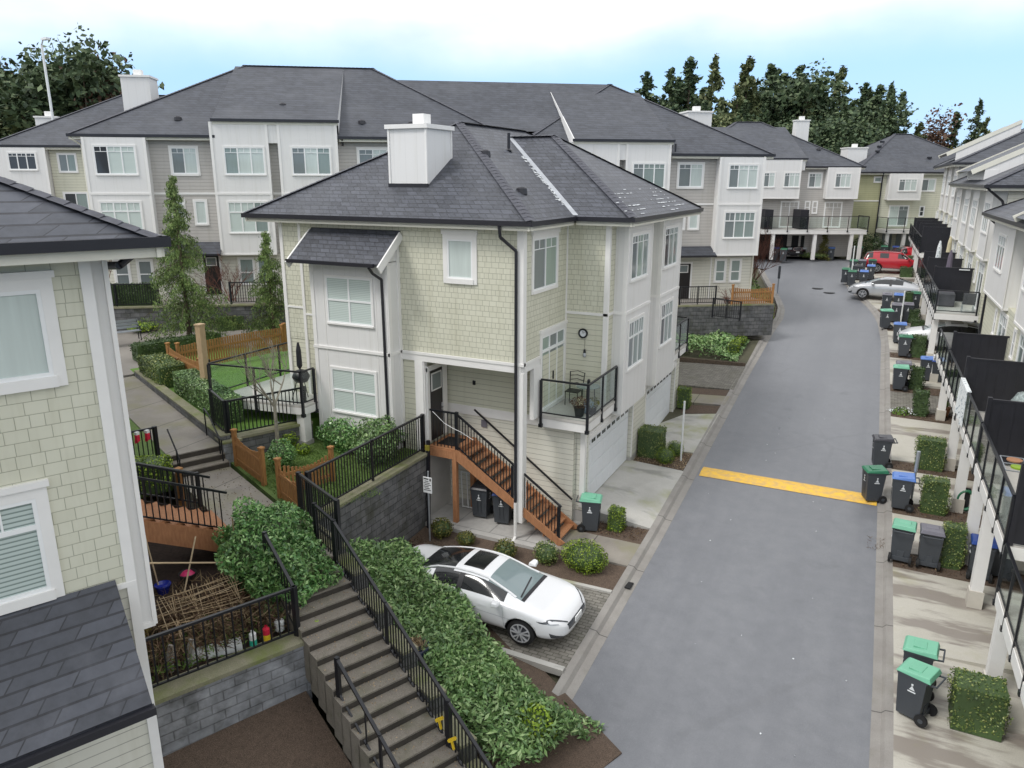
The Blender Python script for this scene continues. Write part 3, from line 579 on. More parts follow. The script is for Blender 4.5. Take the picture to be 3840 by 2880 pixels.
def weeping_conifer(name, label, loc, h, r, n, mat='cedar_leaf', group=None, skirt=.12, size=.11):
    t = thing(name, label, 'tree', loc, 0, group, world=False); m = MB(); m.cyl((0, 0, -.1), (0, 0, h * .97), h * .018, .012, n=8, caps=False)
    P, Nn = [], []; nb = int(h * 17); 
    for k in range(nb):
        z = skirt * h + (h * (1 - skirt)) * ((k + random.random()) / nb) ** .95; a = random.uniform(0, 2 * PI); rr = r * (1 - (z - skirt * h) / (h * (1 - skirt))) ** 1.15 * random.uniform(.5, 1.1) + .12
        ca, sa = math.cos(a), math.sin(a); q = None; pts = []
        for i in range(7): f = i / 6; pts.append(Vector((ca * rr * f, sa * rr * f, z + rr * (.28 * f - .50 * f * f))))
        for p_, q_ in zip(pts, pts[1:]): m.cyl(p_, q_, .012, .009, n=3, caps=False)
        cnt = int(n / nb * (.35 + 1.1 * rr / r))
        for i in range(cnt): f = random.random() ** .7; b = pts[min(6, int(f * 6.99))]; dr = random.random() ** .8 * (.16 + .42 * rr * .55); P.append((b.x + random.gauss(0, .07), b.y + random.gauss(0, .07), b.z - dr)); Nn.append((ca * .6 + random.gauss(0, .4), sa * .6 + random.gauss(0, .4), .15))
    link('crown', leaf_mesh('crown', P, size, mat, aspect=.34, normals=Nn, tilt=.35, droop=1.5), t); m.build('trunk', 'bark_wood', t, smooth=True, conv=False); return t
FIRS = []
def fir_proto(h, r, n, mat, ragged=.3, bare=.12, size=.5):
    t = thing('conifer', 'x', 'tree', world=False); m = MB(); m.cyl((0, 0, 0), (0, 0, h), h * .014, .03, n=6, caps=False); P = []; nb = int(h * 3.0)
    for k in range(nb):
        f = (k + random.random()) / nb; z = h * (bare + (1 - bare) * f); a = random.uniform(0, 2 * PI); rr = r * ((1 - f) ** .8 + .04) * random.uniform(1 - ragged * 1.4, 1 + ragged); ca, sa = math.cos(a), math.sin(a); m.cyl((0, 0, z), (ca * rr * .9, sa * rr * .9, z - rr * .12), .05, .02, n=3, caps=False)
        for i in range(int(n / nb * (.3 + 1.1 * rr / r))): g = random.random() ** .6; w = .22 * rr * g + .12; P.append((ca * rr * g + random.gauss(0, w * .6), sa * rr * g + random.gauss(0, w * .6), z - rr * .2 * g + random.gauss(0, .22) + .1))
    link('crown', leaf_mesh('crown', P, size, mat, aspect=.45, jitter=.5), t); m.build('trunk', 'bark_wood', t, conv=False); return t
def cloud_proto(h, r, n, mat, trunk='bark_wood', size=.42, blobs=9, branchy=True):
    t = thing('broadleaf_tree', 'x', 'tree', world=False); m = MB(); m.cyl((0, 0, 0), (0, 0, h * .55), h * .02, h * .012, n=7, caps=False); P = []
    for b in range(blobs):
        a = random.uniform(0, 2 * PI); z = h * random.uniform(.35, .85); q = r * random.uniform(.1, .65); c = (math.cos(a) * q, math.sin(a) * q, z); br = r * random.uniform(.32, .55)
        m.cyl((0, 0, h * .3), c, h * .009, .03, n=4, caps=False); p, _ = ell_pts(c, (br, br, br * .8), n // blobs, lump=.35, inner=.8); P.append(p)
    link('crown', leaf_mesh('crown', np.vstack(P), size, mat, aspect=.6, jitter=.5), t); m.build('trunk', trunk, t, conv=False); return t

# ================================================================ SETTING
def gz(x, y):
    zr = roadz(min(y, 200)) - .10 if y > -30 else roadz(-30) - .1
    zr = min(zr, 3.1 + max(0, y - 75) * .01) if y > 66 else zr
    u = x * Ua.x + y * Ua.y; t = max(0, min(1, (-x - 12.5) / 9)); t = t * t * (3 - 2 * t); zw = 1.0 + max(0, min(1, (-u - 30) / 12)) * 1.0
    if y > 30: zw = max(zw, zr)
    far = max(0, math.hypot(x, y - 30) - 110); return zr * (1 - t) + zw * t + far * .02
xs = np.concatenate([[-3000, -1200, -500, -250, -150], np.arange(-100, 61, 2.5), [90, 150, 250, 500, 1200, 3000]]); ys = np.concatenate([[-600, -200, -80, -40], np.arange(-20, 121, 2.5), [150, 200, 300, 500, 1200, 4000]])
m = MB(); nx = len(xs)
for y in ys:
    for x in xs: m.v.append((x, y, gz(x, y)))
for j in range(len(ys) - 1):
    for i in range(nx - 1): m.f.append((j * nx + i, j * nx + i + 1, (j + 1) * nx + i + 1, (j + 1) * nx + i)); m.m.append(0)
struct('ground', m, 'earth', smooth=True)
def interp(tab, y): return float(np.interp(y, [a for a, b in tab], [b for a, b in tab]))
LE = [(-40, -4.80), (20, -4.82), (36, -5.02), (44, -5.05), (47.5, -4.95), (50, -5.15), (53, -5.8), (57, -6.9), (61, -7.9), (64, -8.6), (67, -13), (70, -19)]
RE = [(-40, 1.15), (16, .92), (25, .80), (36, .62), (44, .50), (48, .25), (50, -.02), (52, -.42), (54, -.95), (57, -1.75), (60, -2.35), (63, -2.6), (66, -2.55), (70, -2.3)]
yy = list(np.arange(-40, 46, 2.0)) + list(np.arange(46, 70.1, .75))
m = MB()
for a, b in zip(yy, yy[1:]): m.poly([(interp(LE, a), a, roadz(a)), (interp(RE, a), a, roadz(a)), (interp(RE, b), b, roadz(b)), (interp(LE, b), b, roadz(b))])
m.poly([(-19, 70, roadz(70)), (-2.3, 70, roadz(70)), (4, 76, roadz(70) + .02), (-19, 74, roadz(70) + .02)])
struct('road', m, 'asphalt')
def kerb(tab, s, w, name):
    m = MB()
    ys_ = [y for y in yy if y < (64 if s < 0 else 69)]
    for a, b in zip(ys_, ys_[1:]):
        q = []
        for y in (a, b): x = interp(tab, y); z = roadz(y); q.append([(x, y, z + .004), (x + s * w * .45, y, z + .02), (x + s * w * .62, y, z + .10), (x + s * w, y, z + .115), (x + s * w, y, z - .1)])
        for k in range(4):
            f_ = [q[0][k], q[0][k + 1], q[1][k + 1], q[1][k]]
            m.poly(f_ if s > 0 else f_[::-1])
    return struct(name, m, 'kerb_concrete')
kerb(LE, -1, .45, 'kerb'); kerb(RE, 1, .40, 'kerb')
m = MB()                                                        # painted speed hump
x0, x1 = -4.78, .78; n = 20
for k in range(n):
    a, b = x0 + (x1 - x0) * k / n, x0 + (x1 - x0) * (k + 1) / n
    for j in range(6):
        c, d = 24.42 + j * .125, 24.42 + (j + 1) * .125; h = lambda y: .012 + .05 * math.sin(PI * (y - 24.42) / .75); m.poly([(a, c, roadz(c) + h(c)), (b, c, roadz(c) + h(c)), (b, d, roadz(d) + h(d)), (a, d, roadz(d) + h(d))])
tag(m.build('speed_hump', 'yellow_paint'), 'low yellow painted speed hump across the grey road', 'speed bump')
for (x, y) in ((-3.85, 57.1), (-2.99, 55.9)): m = MB(); m.lathe((x, y, roadz(y) + .006), [(.38, 0), (.38, .008), (.001, .008)], 20); tag(m.build('manhole_cover', 'rubber'), 'dark round manhole cover in the road, ' + ('farther of the two' if y > 56.5 else 'nearer of the two'), 'manhole cover', 'manhole covers in the bend')
m = MB(); y = 17.2; m.box(-5.12, y - .16, roadz(y) + .03, -4.9, y + .16, roadz(y) + .055); tag(m.build('drain_grate', 'rubber'), 'small dark drain grate in the left kerb near the white car', 'drain')
def slab(name, pts, mat, z=None, th=.12, mats=None, **k):
    """pts: (x,y,z) outline; skirt goes down th"""
    m = MB(); n = len(pts); m.prism([(p[0], p[1]) for p in pts], [p[2] - th for p in pts], [p[2] for p in pts]); return struct(name, m, mat)
KL = -5.27
def lk(y): return roadz(y) + .118
# left driveways and path
slab('driveway', [(-7.55, 19.9, -.52), (KL, 20.15, lk(20.15) - .01), (KL, 24.35, lk(24.35) - .01), (-7.55, 24.4, -.52)], 'drive_concrete_left', th=.4)
slab('driveway', [(-7.55, 25.75, -.50), (KL, 26.0, lk(26) - .01), (KL, 30.2, lk(30.2) - .01), (-7.55, 30.2, -.50)], 'drive_concrete_left', th=.4)
slab('path', [(-7.45, 17.95, -1.04), (-5.27, 17.95, lk(17.95)), (-5.27, 19.15, lk(19.15)), (-7.45, 19.25, -1.02)], 'walk_concrete')
slab('patio', [(-11.85, 17.75, -1.05), (-7.35, 17.75, -1.05), (-7.35, 19.5, -1.05), (-11.85, 19.5, -1.05)], 'patio_tile', th=.25)
slab('parking_pad', [(-11.2, 13.45, -1.36), (KL, 13.45, lk(13.45) - .01), (KL, 16.55, lk(16.55) - .01), (-11.2, 16.55, -1.30)], 'pavers')
m = MB(); m.bar((-11.2, 13.38, -1.36), (KL, 13.38, lk(13.4) - .02), .16, .16); m.bar((-11.2, 16.62, -1.30), (KL, 16.62, lk(16.6) - .02), .12, .10); struct('kerb', m, 'drive_concrete_left')
slab('planting_bed', [(-11.9, 16.70, -1.27), (KL, 16.70, lk(16.7) - .03), (KL, 17.93, lk(17.9) - .03), (-11.9, 17.74, -1.18)], 'bark')
slab('planting_bed', [(-7.4, 19.27, -1.02), (KL, 19.17, lk(19.2) - .03), (KL, 20.1, lk(20.1) - .03), (-7.4, 19.85, -.95)], 'bark')
slab('planting_bed', [(-7.2, 24.45, -.62), (KL, 24.4, lk(24.4) - .03), (KL, 25.95, lk(25.95) - .03), (-7.2, 25.7, -.6)], 'bark')
slab('planting_bed', [(-7.2, 30.25, -.40), (KL, 30.25, lk(30.25) - .03), (KL, 31.2, lk(31.2) - .03), (-7.2, 31.2, -.3)], 'bark')
slab('path', [(-9, 31.25, -.25), (KL, 31.25, lk(31.25)), (KL, 32.4, lk(32.4)), (-9, 32.4, -.2)], 'walk_concrete')
slab('planting_bed', [(-9, 32.45, -.2), (KL, 32.45, lk(32.45) - .03), (KL, 33.3, lk(33.3) - .03), (-9, 33.3, -.15)], 'bark')
slab('parking_pad', [(-11.5, 33.35, -.1), (KL - .02, 33.35, lk(33.35)), (KL - .1, 36.9, lk(36.9)), (-11.5, 36.9, .12)], 'pavers')
slab('planting_bed', [(-16.0, 37.05, .35), (-5.4, 37.05, lk(37.05)), (-5.5, 42.0, lk(42)), (-12.0, 41.5, .8)], 'earth')
slab('planting_bed', [(-7.2, 43.2, 1.0), (-5.5, 43.2, lk(43.2)), (-5.45, 47.5, lk(47.5)), (-5.7, 50, lk(50)), (-7.4, 53.5, lk(53)), (-8.8, 52, 1.7)], 'bark')
m = MB(); m.bar((-16, 36.98, .2), (-5.4, 36.98, .36), .12, .28); tag(m.build('timber_edging', 'bark_wood'), 'low dark timber edging between the shrub bed and the paved pad', 'edging')
slab('path', [(-7.0, 42.1, .95), (-5.45, 42.1, lk(42.1)), (-5.45, 43.15, lk(43.15)), (-7.0, 43.15, 1.0)], 'walk_concrete')
# right driveways (kerb -> garages) and beds
def rk(y): return interp(RE, y) + .40
def rslab(name, y0, y1, mat, dz=0, x1=5.4, n=1):
    slab(name, [(rk(y0), y0, lk(y0) + dz), (x1, y0, roadz((y0 + y1) / 2) + .22 + dz), (x1, y1, roadz((y0 + y1) / 2) + .22 + dz), (rk(y1), y1, lk(y1) + dz)], mat, th=.3)
R_ = [(2, 6.6, 'd'), (6.6, 7.5, 'b'), (7.5, 11.5, 'd'), (11.5, 12.2, 'b'), (12.2, 15.2, 'd'), (15.2, 17.2, 'w'), (17.2, 20.75, 'd'), (20.75, 21.6, 'b'), (21.6, 23.9, 'd'), (23.9, 24.75, 'b'), (24.75, 27.2, 'd'), (27.2, 28.0, 'b'), (28.0, 32.4, 'd'), (32.4, 33.2, 'b'), (33.2, 35.6, 'p'), (35.6, 36.6, 'b'), (36.6, 40.9, 'd'), (40.9, 41.9, 'b'), (41.9, 46.2, 'd'), (46.2, 47.2, 'b'), (47.2, 48.3, 'w'), (48.3, 49.0, 'b'), (49.0, 50.6, 'w'), (50.6, 51.4, 'b'), (51.4, 57.6, 'd'), (57.6, 58.5, 'b'), (58.5, 60.3, 'w'), (60.3, 61.2, 'b'), (61.2, 68, 'd')]
for y0, y1, k in R_: rslab({'d': 'driveway', 'w': 'path', 'b': 'planting_bed', 'p': 'parking_pad'}[k], y0, y1, {'d': 'drive_concrete', 'w': 'drive_concrete', 'b': 'bark', 'p': 'pavers'}[k], -.02 if k == 'b' else 0)
slab('planting_bed', [(*wv(u, v)[:2], z) for u, v, z in ((-12.6, -2, -.9), (-12.6, 4.93, -.75), (-6.5, 4.93, -2.3), (-6.5, -2, -2.3))], 'bark', th=1.5)
# terraces on the left
P1 = [wv(-16.19, 6.58), (-12.0, 18.5, 0), (-15.6, 18.5, 0), wv(-21.5, 8.95), wv(-21.4, 6.6)]
slab('yard', [(p[0], p[1], 1.12) for p in P1], 'grass_mat', th=2.5)
P2 = [wv(-21.42, 6.5), wv(-21.52, 9.1), (-15.7, 18.3, 0), (-18.0, 24.5, 0), wv(-31.5, 15.5), wv(-34.3, 9.3), wv(-32.2, 6.5)]
slab('yard', [(p[0], p[1], 1.78) for p in P2], 'turf_bright', th=2.5)
slab('courtyard', [(*wv(-31.0, -6)[:2], 1.70), (*wv(-31.4, 6.4)[:2], 1.75), (*wv(-34.2, 9.3)[:2], 1.85), (*wv(-31, 17)[:2], 2.0), (*wv(-26, 30)[:2], 2.0), (*wv(-48, 30)[:2], 2.5), (*wv(-52, -6)[:2], 2.5)], 'court', th=1.5)
wl = [(-31.0, 5.0, 1.72), (-31.2, 6.42, 1.72), (-21.35, 6.42, 1.64), (-21.35, 4.98, 1.64)]
slab('walkway', [(*wv(u, v)[:2], z) for u, v, z in wl], 'walk_concrete', th=1)
slab('walkway', [(*wv(u, v)[:2], 1.15) for u, v in ((-21.1, 5.0), (-21.1, 6.45), (-14.0, 6.45), (-14.0, 5.0))], 'walk_concrete', th=1)
slab('yard', [(*wv(u, v)[:2], z) for u, v, z in ((-31, -3, 1.7), (-31, 4.98, 1.7), (-21.3, 4.98, 1.62), (-21.3, 3.0, 1.62), (-21.3, -3, 1.6))], 'grass_mat', th=1)
m = MB()
for k in range(2): a = -21.4 + k * .30; z = 1.64 - .165 * (k + 1); m.box(a + .02, 4.95, z - .7, a + .34, 6.45, z)
o = struct('steps', m, 'step_concrete', rz=WROT)
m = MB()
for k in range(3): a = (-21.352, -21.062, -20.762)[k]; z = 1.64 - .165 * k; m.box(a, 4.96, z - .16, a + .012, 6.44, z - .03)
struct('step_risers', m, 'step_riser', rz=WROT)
# low kerb wall along the upper walk, stepped walls, long stairs (walk frame)
m = MB(); m.box(-31.2, 6.44, 1.0, -21.3, 6.72, 1.90, 0); m.box(-31.2, 6.43, 1.90, -21.3, 6.74, 1.94, 1); m.box(-21.75, 6.45, .9, -21.15, 6.95, 1.72, 2); m.box(-21.8, 6.42, 1.72, -21.1, 7.0, 1.78, 1)
tag(m.build('garden_kerb_wall', ['block_wall', 'moss_cap', 'block_wall_light'], rz=WROT), 'long low mossy kerb wall beside the upper concrete walkway', 'wall')
m, rs = MB(), MB(); NS = 18; RU, RI = .325, .145
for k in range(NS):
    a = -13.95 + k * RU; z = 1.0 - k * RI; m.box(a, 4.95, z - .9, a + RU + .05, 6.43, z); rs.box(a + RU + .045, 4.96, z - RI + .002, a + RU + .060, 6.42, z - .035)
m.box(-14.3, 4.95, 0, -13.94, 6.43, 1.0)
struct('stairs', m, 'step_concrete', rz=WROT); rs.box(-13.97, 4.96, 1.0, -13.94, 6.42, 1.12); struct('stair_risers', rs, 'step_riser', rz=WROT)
slab('path', [(*wv(u, v)[:2], 1.0 - 18 * RI + .01) for u, v in ((-8.1, 4.9), (-8.1, 6.5), (-6.0, 6.5), (-6.0, 4.9))], 'walk_concrete')
m = MB()
for k in range(9): a = -16.15 + k * .98; z = 1.15 if k < 2 else 1.15 - (k - 1.6) * .98 / RU * RI; m.box(a, 6.45, -2.6, a + .97, 6.78, z - .02, 0); m.box(a - .01, 6.44, z - .02, a + .98, 6.80, z + .04, 1)
tag(m.build('stepped_retaining_wall', ['block_wall', 'moss_cap'], rz=WROT), 'stepped block wall running down the right side of the concrete stairs', 'wall')
m = MB(); m.box(-12.0, 12.78, -1.6, -11.7, 18.05, 1.08, 0); m.box(-12.02, 12.76, 1.08, -11.66, 18.05, 1.16, 1)
tag(m.build('block_retaining_wall', ['block_wall', 'moss_cap']), 'tall dark grey block retaining wall with mossy top behind the white car', 'wall')
m = MB(); b_ = wv(-21.5, 6.9); m.box(-21.62, 6.95, .6, -21.32, 9.3, 1.72, 0); m.box(-21.66, 6.95, 1.72, -21.28, 9.3, 1.80, 1)
tag(m.build('garden_block_wall', ['block_wall', 'moss_cap'], rz=WROT), 'short mossy block wall under the iron fence beside the deck', 'wall')
# planter wall left of the stairs
m = MB(); m.box(-12.95, -2, -3, -12.55, 5.05, .30, 0); m.box(-13.02, -2, .30, -12.5, 5.08, .38, 1)
tag(m.build('planter_block_wall', ['block_wall_light', 'moss_cap'], rz=WROT), 'grey block retaining wall of the planter left of the concrete stairs', 'wall')
slab('planter_bed', [(*wv(u, v)[:2], .30) for u, v in ((-19.5, -2), (-19.5, 4.95), (-13.0, 4.95), (-13.0, -2))], 'soil', th=1.5)
slab('planting_bed', [(*wv(u, v)[:2], z) for u, v, z in ((-15.6, 6.8, -.45), (-8.0, 6.8, -1.85), (-8.0, 9.35, -1.6), (-14.5, 10.3, -1.35))], 'bark', th=.6)

# ================================================================ MAIN HOUSE (frame = world)
MH = thing('townhouse', 'sage green corner townhouse in the centre with a big white box chimney', 'house', (-13, 22, -1.2))
FY, EX, SX, GX, BX = 18.09, -8.57, -17.0, -7.23, -6.85      # front wall, east upper wall, west wall, garage wall, bay face
YN = 30.9; EAVE = 8.15
w1 = MB(); w1.box(SX, FY, 4.22, EX, 32.1, 8.0); w1.box(EX - .05, 21.2, 5.22, GX, 29.0, 8.0); w1.build('shingle_wall', 'sage_shingle', MH)
w2 = MB(); w2.box(SX, FY + .02, 1.1, -15.3, 32.08, 4.23); w2.box(-15.3, 19.0, 1.1, -12.1, 32.08, 4.23); w2.box(-12.6, FY + .02, 1.1, -11.86, 19.6, 4.0); w2.box(-12.1, 19.45, 2.34, EX + .02, 32.08, 4.2)
w2.box(EX + .01 - .3, 19.21, 2.4, EX - .004, 21.3, 4.24); w2.box(EX - .1, 21.21, 2.3, GX - .01, 29.0, 5.23); w2.build('siding_wall', 'sage_siding', MH)
w3 = MB(); w3.box(-11.9, 19.46, -.9, GX - .3, 32, 2.24); w3.box(GX - .5, 19.6, -.9, GX - .26, 30.9, 2.3); w3.build('lower_siding_wall', 'cream_siding', MH)
fd = MB(); fd.box(-12.62, FY + .04, -1.4, -11.8, 19.6, 1.08); fd.box(SX, FY + .06, -1, -12.6, 19, 1.12); fd.box(-11.9, 19.44, -1.3, GX - .02, 19.7, -.88); fd.box(GX - .3, 19.58, -1.3, GX, 19.9, -.52); fd.box(GX - .3, 24.3, -1.3, GX + .01, 25.9, -.4)
fd.build('foundation', 'concrete_wall', MH)
gw = MB()                                                    # garage front: piers and header
for a, b in ((19.6, 19.95), (24.32, 25.95), (30.2, 30.9)): gw.box(GX - .27, a, -.5, GX, b, 2.35)
gw.box(GX - .27, 19.95, 1.72, GX - .001, 30.2, 2.35); gw.build('garage_surround', 'cream_siding', MH)
for a, b in ((19.95, 24.32), (25.95, 30.2)): garage_door(MH, GX - .13, a + .04, b - .04, -.5, 1.70)
wb = MB()
for a, b in ((21.77, 24.38), (25.66, 28.3)): wb.box(GX - .05, a, 1.95, BX, b, 7.98)
wb.build('bay', 'white_board', MH)
fb = MB(); fb.box(-15.37, 17.48, 1.42, -12.58, FY + .05, 6.9); fb.prism([(-15.37, 17.5), (-12.58, 17.5), (-12.58, FY), (-15.37, FY)], [6.88] * 4, [7.1, 7.1, 7.66, 7.66]); fb.box(-15.2, 17.6, 1.1, -12.7, FY + .06, 1.42); fb.build('bay', 'white_board', MH)
t = MB(); e = .028
def vt(x, y, z0, z1, wx=.11, wy=.11): t.box(x - wx / 2, y - wy / 2, z0, x + wx / 2, y + wy / 2, z1)
vt(SX + .04, FY, 1.1, 8, .12, .07); vt(-16.22, FY, 1.1, 8, .1, .06); vt(-15.45, FY, 1.1, 7.6, .1, .06)
t.box(EX - .17, FY - e, 4.2, EX + e, FY + .17, 8.0); t.box(SX, FY - e, 5.22, -16.27, FY, 5.28); t.box(-16.17, FY - e, 5.02, -15.5, FY, 5.08)
t.box(-12.66, FY - .05, 4.18, EX + .05, FY + .1, 4.26); t.box(-12.6, FY - .026, 3.98, EX - .05, FY + .12, 4.18); t.box(EX - .1, FY, 4.18, EX + .05, 19.22, 4.26); t.box(EX - .12, FY + .1, 3.98, EX + .026, 19.2, 4.18)
t.box(EX - .24, FY - .03, -.55, EX + .03, FY + .24, 3.98)                       # porch column
t.box(-12.12, FY - .03, .95, -11.84, FY + .1, 3.98); t.box(-11.88, FY, 1.2, -11.80, FY + .16, 3.98)
t.box(EX - .1, 18.80, 2.42, EX + .03, 19.28, 4.0); t.box(EX - .08, 21.14, 2.45, EX + .03, 21.22, 8)
t.box(-11.85, 19.42, 2.24, GX + .02, 19.5, 2.34); t.box(-11.85, 19.43, 2.05, GX - .4, 19.47, 2.24)
t.box(EX, 21.17, 5.2, GX + .03, 21.24, 5.28); t.box(GX - .12, 21.17, 2.4, GX + .025, 21.3, 8); t.box(GX - .02, 21.3, 5.2, GX + .03, 21.77, 5.28)
t.box(GX - .13, 19.57, -.4, GX + .02, 19.72, 2.3); t.box(GX, 24.2, 2.3, GX + .02, 26, 5.2)
for a, b in ((21.77, 24.38), (25.66, 28.3)):
    t.box(GX, a - .03, 5.18, BX + .04, b + .03, 5.27)
    for c in (a, b): t.box(BX - .11, c - .06 if c == b else c - .02, 2.0, BX + .022, c + .02 if c == b else c + .06, 7.98)
    t.box(BX, a + .06, 7.72, BX + .02, b - .06, 7.98)
for a, b in ((19.88, 24.4), (25.88, 30.28)): t.box(GX, a, 1.66, GX + .05, b, 1.80); t.box(GX, a, 1.80, GX + .03, b, 1.9); t.box(GX, a, -.4, GX + .022, a + .08, 1.66); t.box(GX, b - .08, -.4, GX + .022, b, 1.66)
t.box(-15.40, 17.44, 4.18, -12.55, 17.50, 4.26); t.box(-12.62, 17.44, 4.18, -12.54, FY, 4.26)
for x in (-15.32, -12.66): t.box(x - .06, 17.455, 1.42, x + .07, 17.5, 6.88)
t.box(-12.63, 17.47, 1.42, -12.555, 17.62, 6.88); t.box(-12.62, FY - .12, 1.42, -12.54, FY, 7.6)
for x in (-14.9, -13.0): t.box(x - .012, 17.47, 1.45, x + .012, 17.5, 6.85)
t.build('trim_boards', 'trim', MH)
# windows and doors
window(MH, -10.51, FY, 6.50, .80, 1.08, 0, 'c', casing=.14, head=.13)
window(MH, EX, 19.53, 6.20, 1.66, 1.42, PI / 2, 'gv', grid=.30 * .7, casing=.09, head=.14)
window(MH, -13.95, 17.48, 5.02, 1.66, 1.38, 0, 'bb', cross=True, casing=.05); window(MH, -13.95, 17.48, 2.24, 1.66, 1.36, 0, 'bb', cross=True, casing=.05)
for yc in (23.05, 26.85): window(MH, BX, yc - .05, 6.20, 1.75, 1.36, PI / 2, 'gvm' if yc < 25 else 'dmm', grid=.18, casing=.07); window(MH, BX, yc - .08, 3.36, 1.58, 1.52, PI / 2, 'gmm' if yc < 25 else 'dmm', grid=.34, casing=.07)
window(MH, EX, 20.20, 2.58, 1.72, 2.20, PI / 2, 'vgm', grid=0, casing=.11, head=.1, name='sliding_door', label='tall white sliding glass door opening on the corner balcony')
m = MB(); m.box(EX - .02, 19.36, 4.30, EX + .05, 21.04, 4.38); m.box(EX + .03, 20.16, 3.35, EX + .06, 20.2, 3.6, 1); m.build('door_transom_bar', ['vinyl_white', 'black_metal'], MH)
m = MB(); m.box(-11.79, 18.32, 1.42, -11.76, 19.02, 3.62); d = m.build('door', 'door_dark', MH); m = MB(); m.box(-11.76, 18.42, 3.02, -11.745, 18.92, 3.5); m.build('door_pane', 'pane_grey', d)
m = MB(); m.box(-11.765, 18.40, 2.98, -11.74, 18.94, 3.02); m.box(-11.765, 18.40, 3.5, -11.74, 18.94, 3.54); m.box(-11.765, 18.38, 2.98, -11.74, 18.42, 3.54); m.box(-11.765, 18.92, 2.98, -11.74, 18.96, 3.54); m.box(-11.8, 18.18, 1.42, -11.75, 18.30, 3.75); m.box(-11.8, 19.04, 1.42, -11.75, 19.3, 3.75); m.box(-11.8, 18.18, 3.64, -11.74, 19.3, 3.80); m.build('door_casing', 'trim', d)
m = MB(); m.cyl((-11.76, 18.96, 2.35), (-11.71, 18.96, 2.35), .03); m.box(-11.76, 18.93, 2.25, -11.745, 18.99, 2.5); m.build('handle', 'chrome', d)
m = MB(); m.box(-10.9, 19.40, 3.05, -10.82, 19.46, 3.18); m.box(-10.87, 19.36, 3.1, -10.85, 19.4, 3.2); m.build('wall_light', 'black_metal', MH)
# house number plate beside the landing
m = MB(); m.box(-10.62, 19.42, 1.72, -10.42, 19.435, 1.95); m.build('number_plate', 'lid_grey', MH)
# roof
r = MB(); s_ = .577; a, b = hip(r, -18.02, 17.65, -8.15, 32.55, EAVE, s_)
x1, y0_, y1_ = -6.40, 20.75, 29.40; yc = (y0_ + y1_) / 2; tt = (y1_ - y0_) / 2; pk = (x1 - tt, yc, EAVE + s_ * tt); xi = -8.15 - tt; pin = (xi, yc, EAVE + s_ * tt)
r.poly([(x1, y0_, EAVE), (x1, y1_, EAVE), pk]); r.poly([(-8.15, y0_, EAVE), (x1, y0_, EAVE), pk, pin]); r.poly([(x1, y1_, EAVE), (-8.15, y1_, EAVE), pin, pk])
r.poly([(-8.2, y0_, EAVE - .02), (-8.2, y1_, EAVE - .02), (x1, y1_, EAVE - .02), (x1, y0_, EAVE - .02)])
ro = r.build('roof', 'roof_shingle', MH)
caps([((-8.15, 17.65, EAVE), a), ((-18.02, 17.65, EAVE), a), (a, b), ((x1, y0_, EAVE), pk), ((x1, y1_, EAVE), pk), (pk, pin), ((-8.15, 32.55, EAVE), b)], .30, parent=ro, up=.015)
m = MB(); m.bar((-8.15, y0_, EAVE + .03), (xi, yc, EAVE + s_ * tt + .03), .16, .02); m.build('valley_flashing', 'flashing', ro)
gutter([(-8.15, 17.65), (-8.15, y0_), (x1, y0_), (x1, y1_), (-8.15, y1_), (-8.15, 32.55), (-18.02, 32.55), (-18.02, 17.65), (-8.15, 17.65)], MH, EAVE)
m = MB(); soffit(m, [(-18.02, 17.65), (-8.15, 17.65), (-8.15, 32.55), (-18.02, 32.55)], 7.97); soffit(m, [(-8.14, y0_), (x1, y0_), (x1, y1_), (-8.14, y1_)], 7.972); m.build('soffit', 'trim', MH)
c = MB(); c.box(-13.46, 19.10, 8.7, -12.17, 20.50, 10.62, 0)
for x in (-13.46, -12.17):
    for y in (19.10, 20.50): c.box(x - .03, y - .03, 8.75, x + .03, y + .03, 10.60, 1)
c.box(-13.55, 19.02, 10.60, -12.08, 20.58, 10.72, 1); c.box(-13.0, 19.7, 10.72, -12.62, 20.1, 11.05, 1); co = c.build('chimney', ['white_board', 'trim'], MH)
m = MB(); m.box(-13.50, 19.04, 8.86, -12.12, 19.11, 9.06); m.build('flashing', 'gutter', co)
dm = MB()
for k in range(60): f = random.random() ** 1.5; y = 19.3 + 1.2 * random.random(); 
for (x, y, z, k) in ((-11.55, 23.2, 0, 'p'), (-11.2, 20.9, 0, 'v'), (-9.35, 19.6, 0, 'v')):
    zz = EAVE + s_ * min(y - 17.65, -8.15 - x); m = MB()
    if k == 'p': m.cyl((x, y, zz - .1), (x, y, zz + .55), .05); m.cyl((x, y, zz), (x, y, zz + .06), .16, .06)
    else: m.lathe((x, y, zz), [(.17, -.06), (.15, .10), (.10, .14), (.001, .14)], 12)
    m.build('roof_vent', 'gutter', ro)
m = MB()                                                    # flecks of pale moss on the shingles
for k in range(150):
    q = random.random(); f = .08 + .58 * random.random(); p = Vector((-8.15, y0_, EAVE)).lerp(Vector((xi, yc, EAVE + s_ * tt)), f) if k < 90 else None
    if p is not None: x, y = p.x + .02 + random.gauss(-.22, .06), p.y - .02 + random.gauss(-.02, .05); z = EAVE + s_ * (-8.15 - x); nrm = (1, 0)
    else: x, y = -6.5 - round(random.random() * 6) * .19 - random.random() * .02, random.choice((22.4, 25.6, 26.8)) + random.gauss(0, .6); z = EAVE + s_ * (x1 - x); nrm = (1, 0)
    L = random.uniform(.03, .14) * (1 if k < 90 else 1.6); m.poly([(x, y - L, z + .02), (x + .022, y - L * .8, z + .02 - .022 * s_), (x + .022, y + L, z + .02 - .022 * s_), (x, y + L * .8, z + .02)])
m.build('moss_flecks', 'white_print', ro)
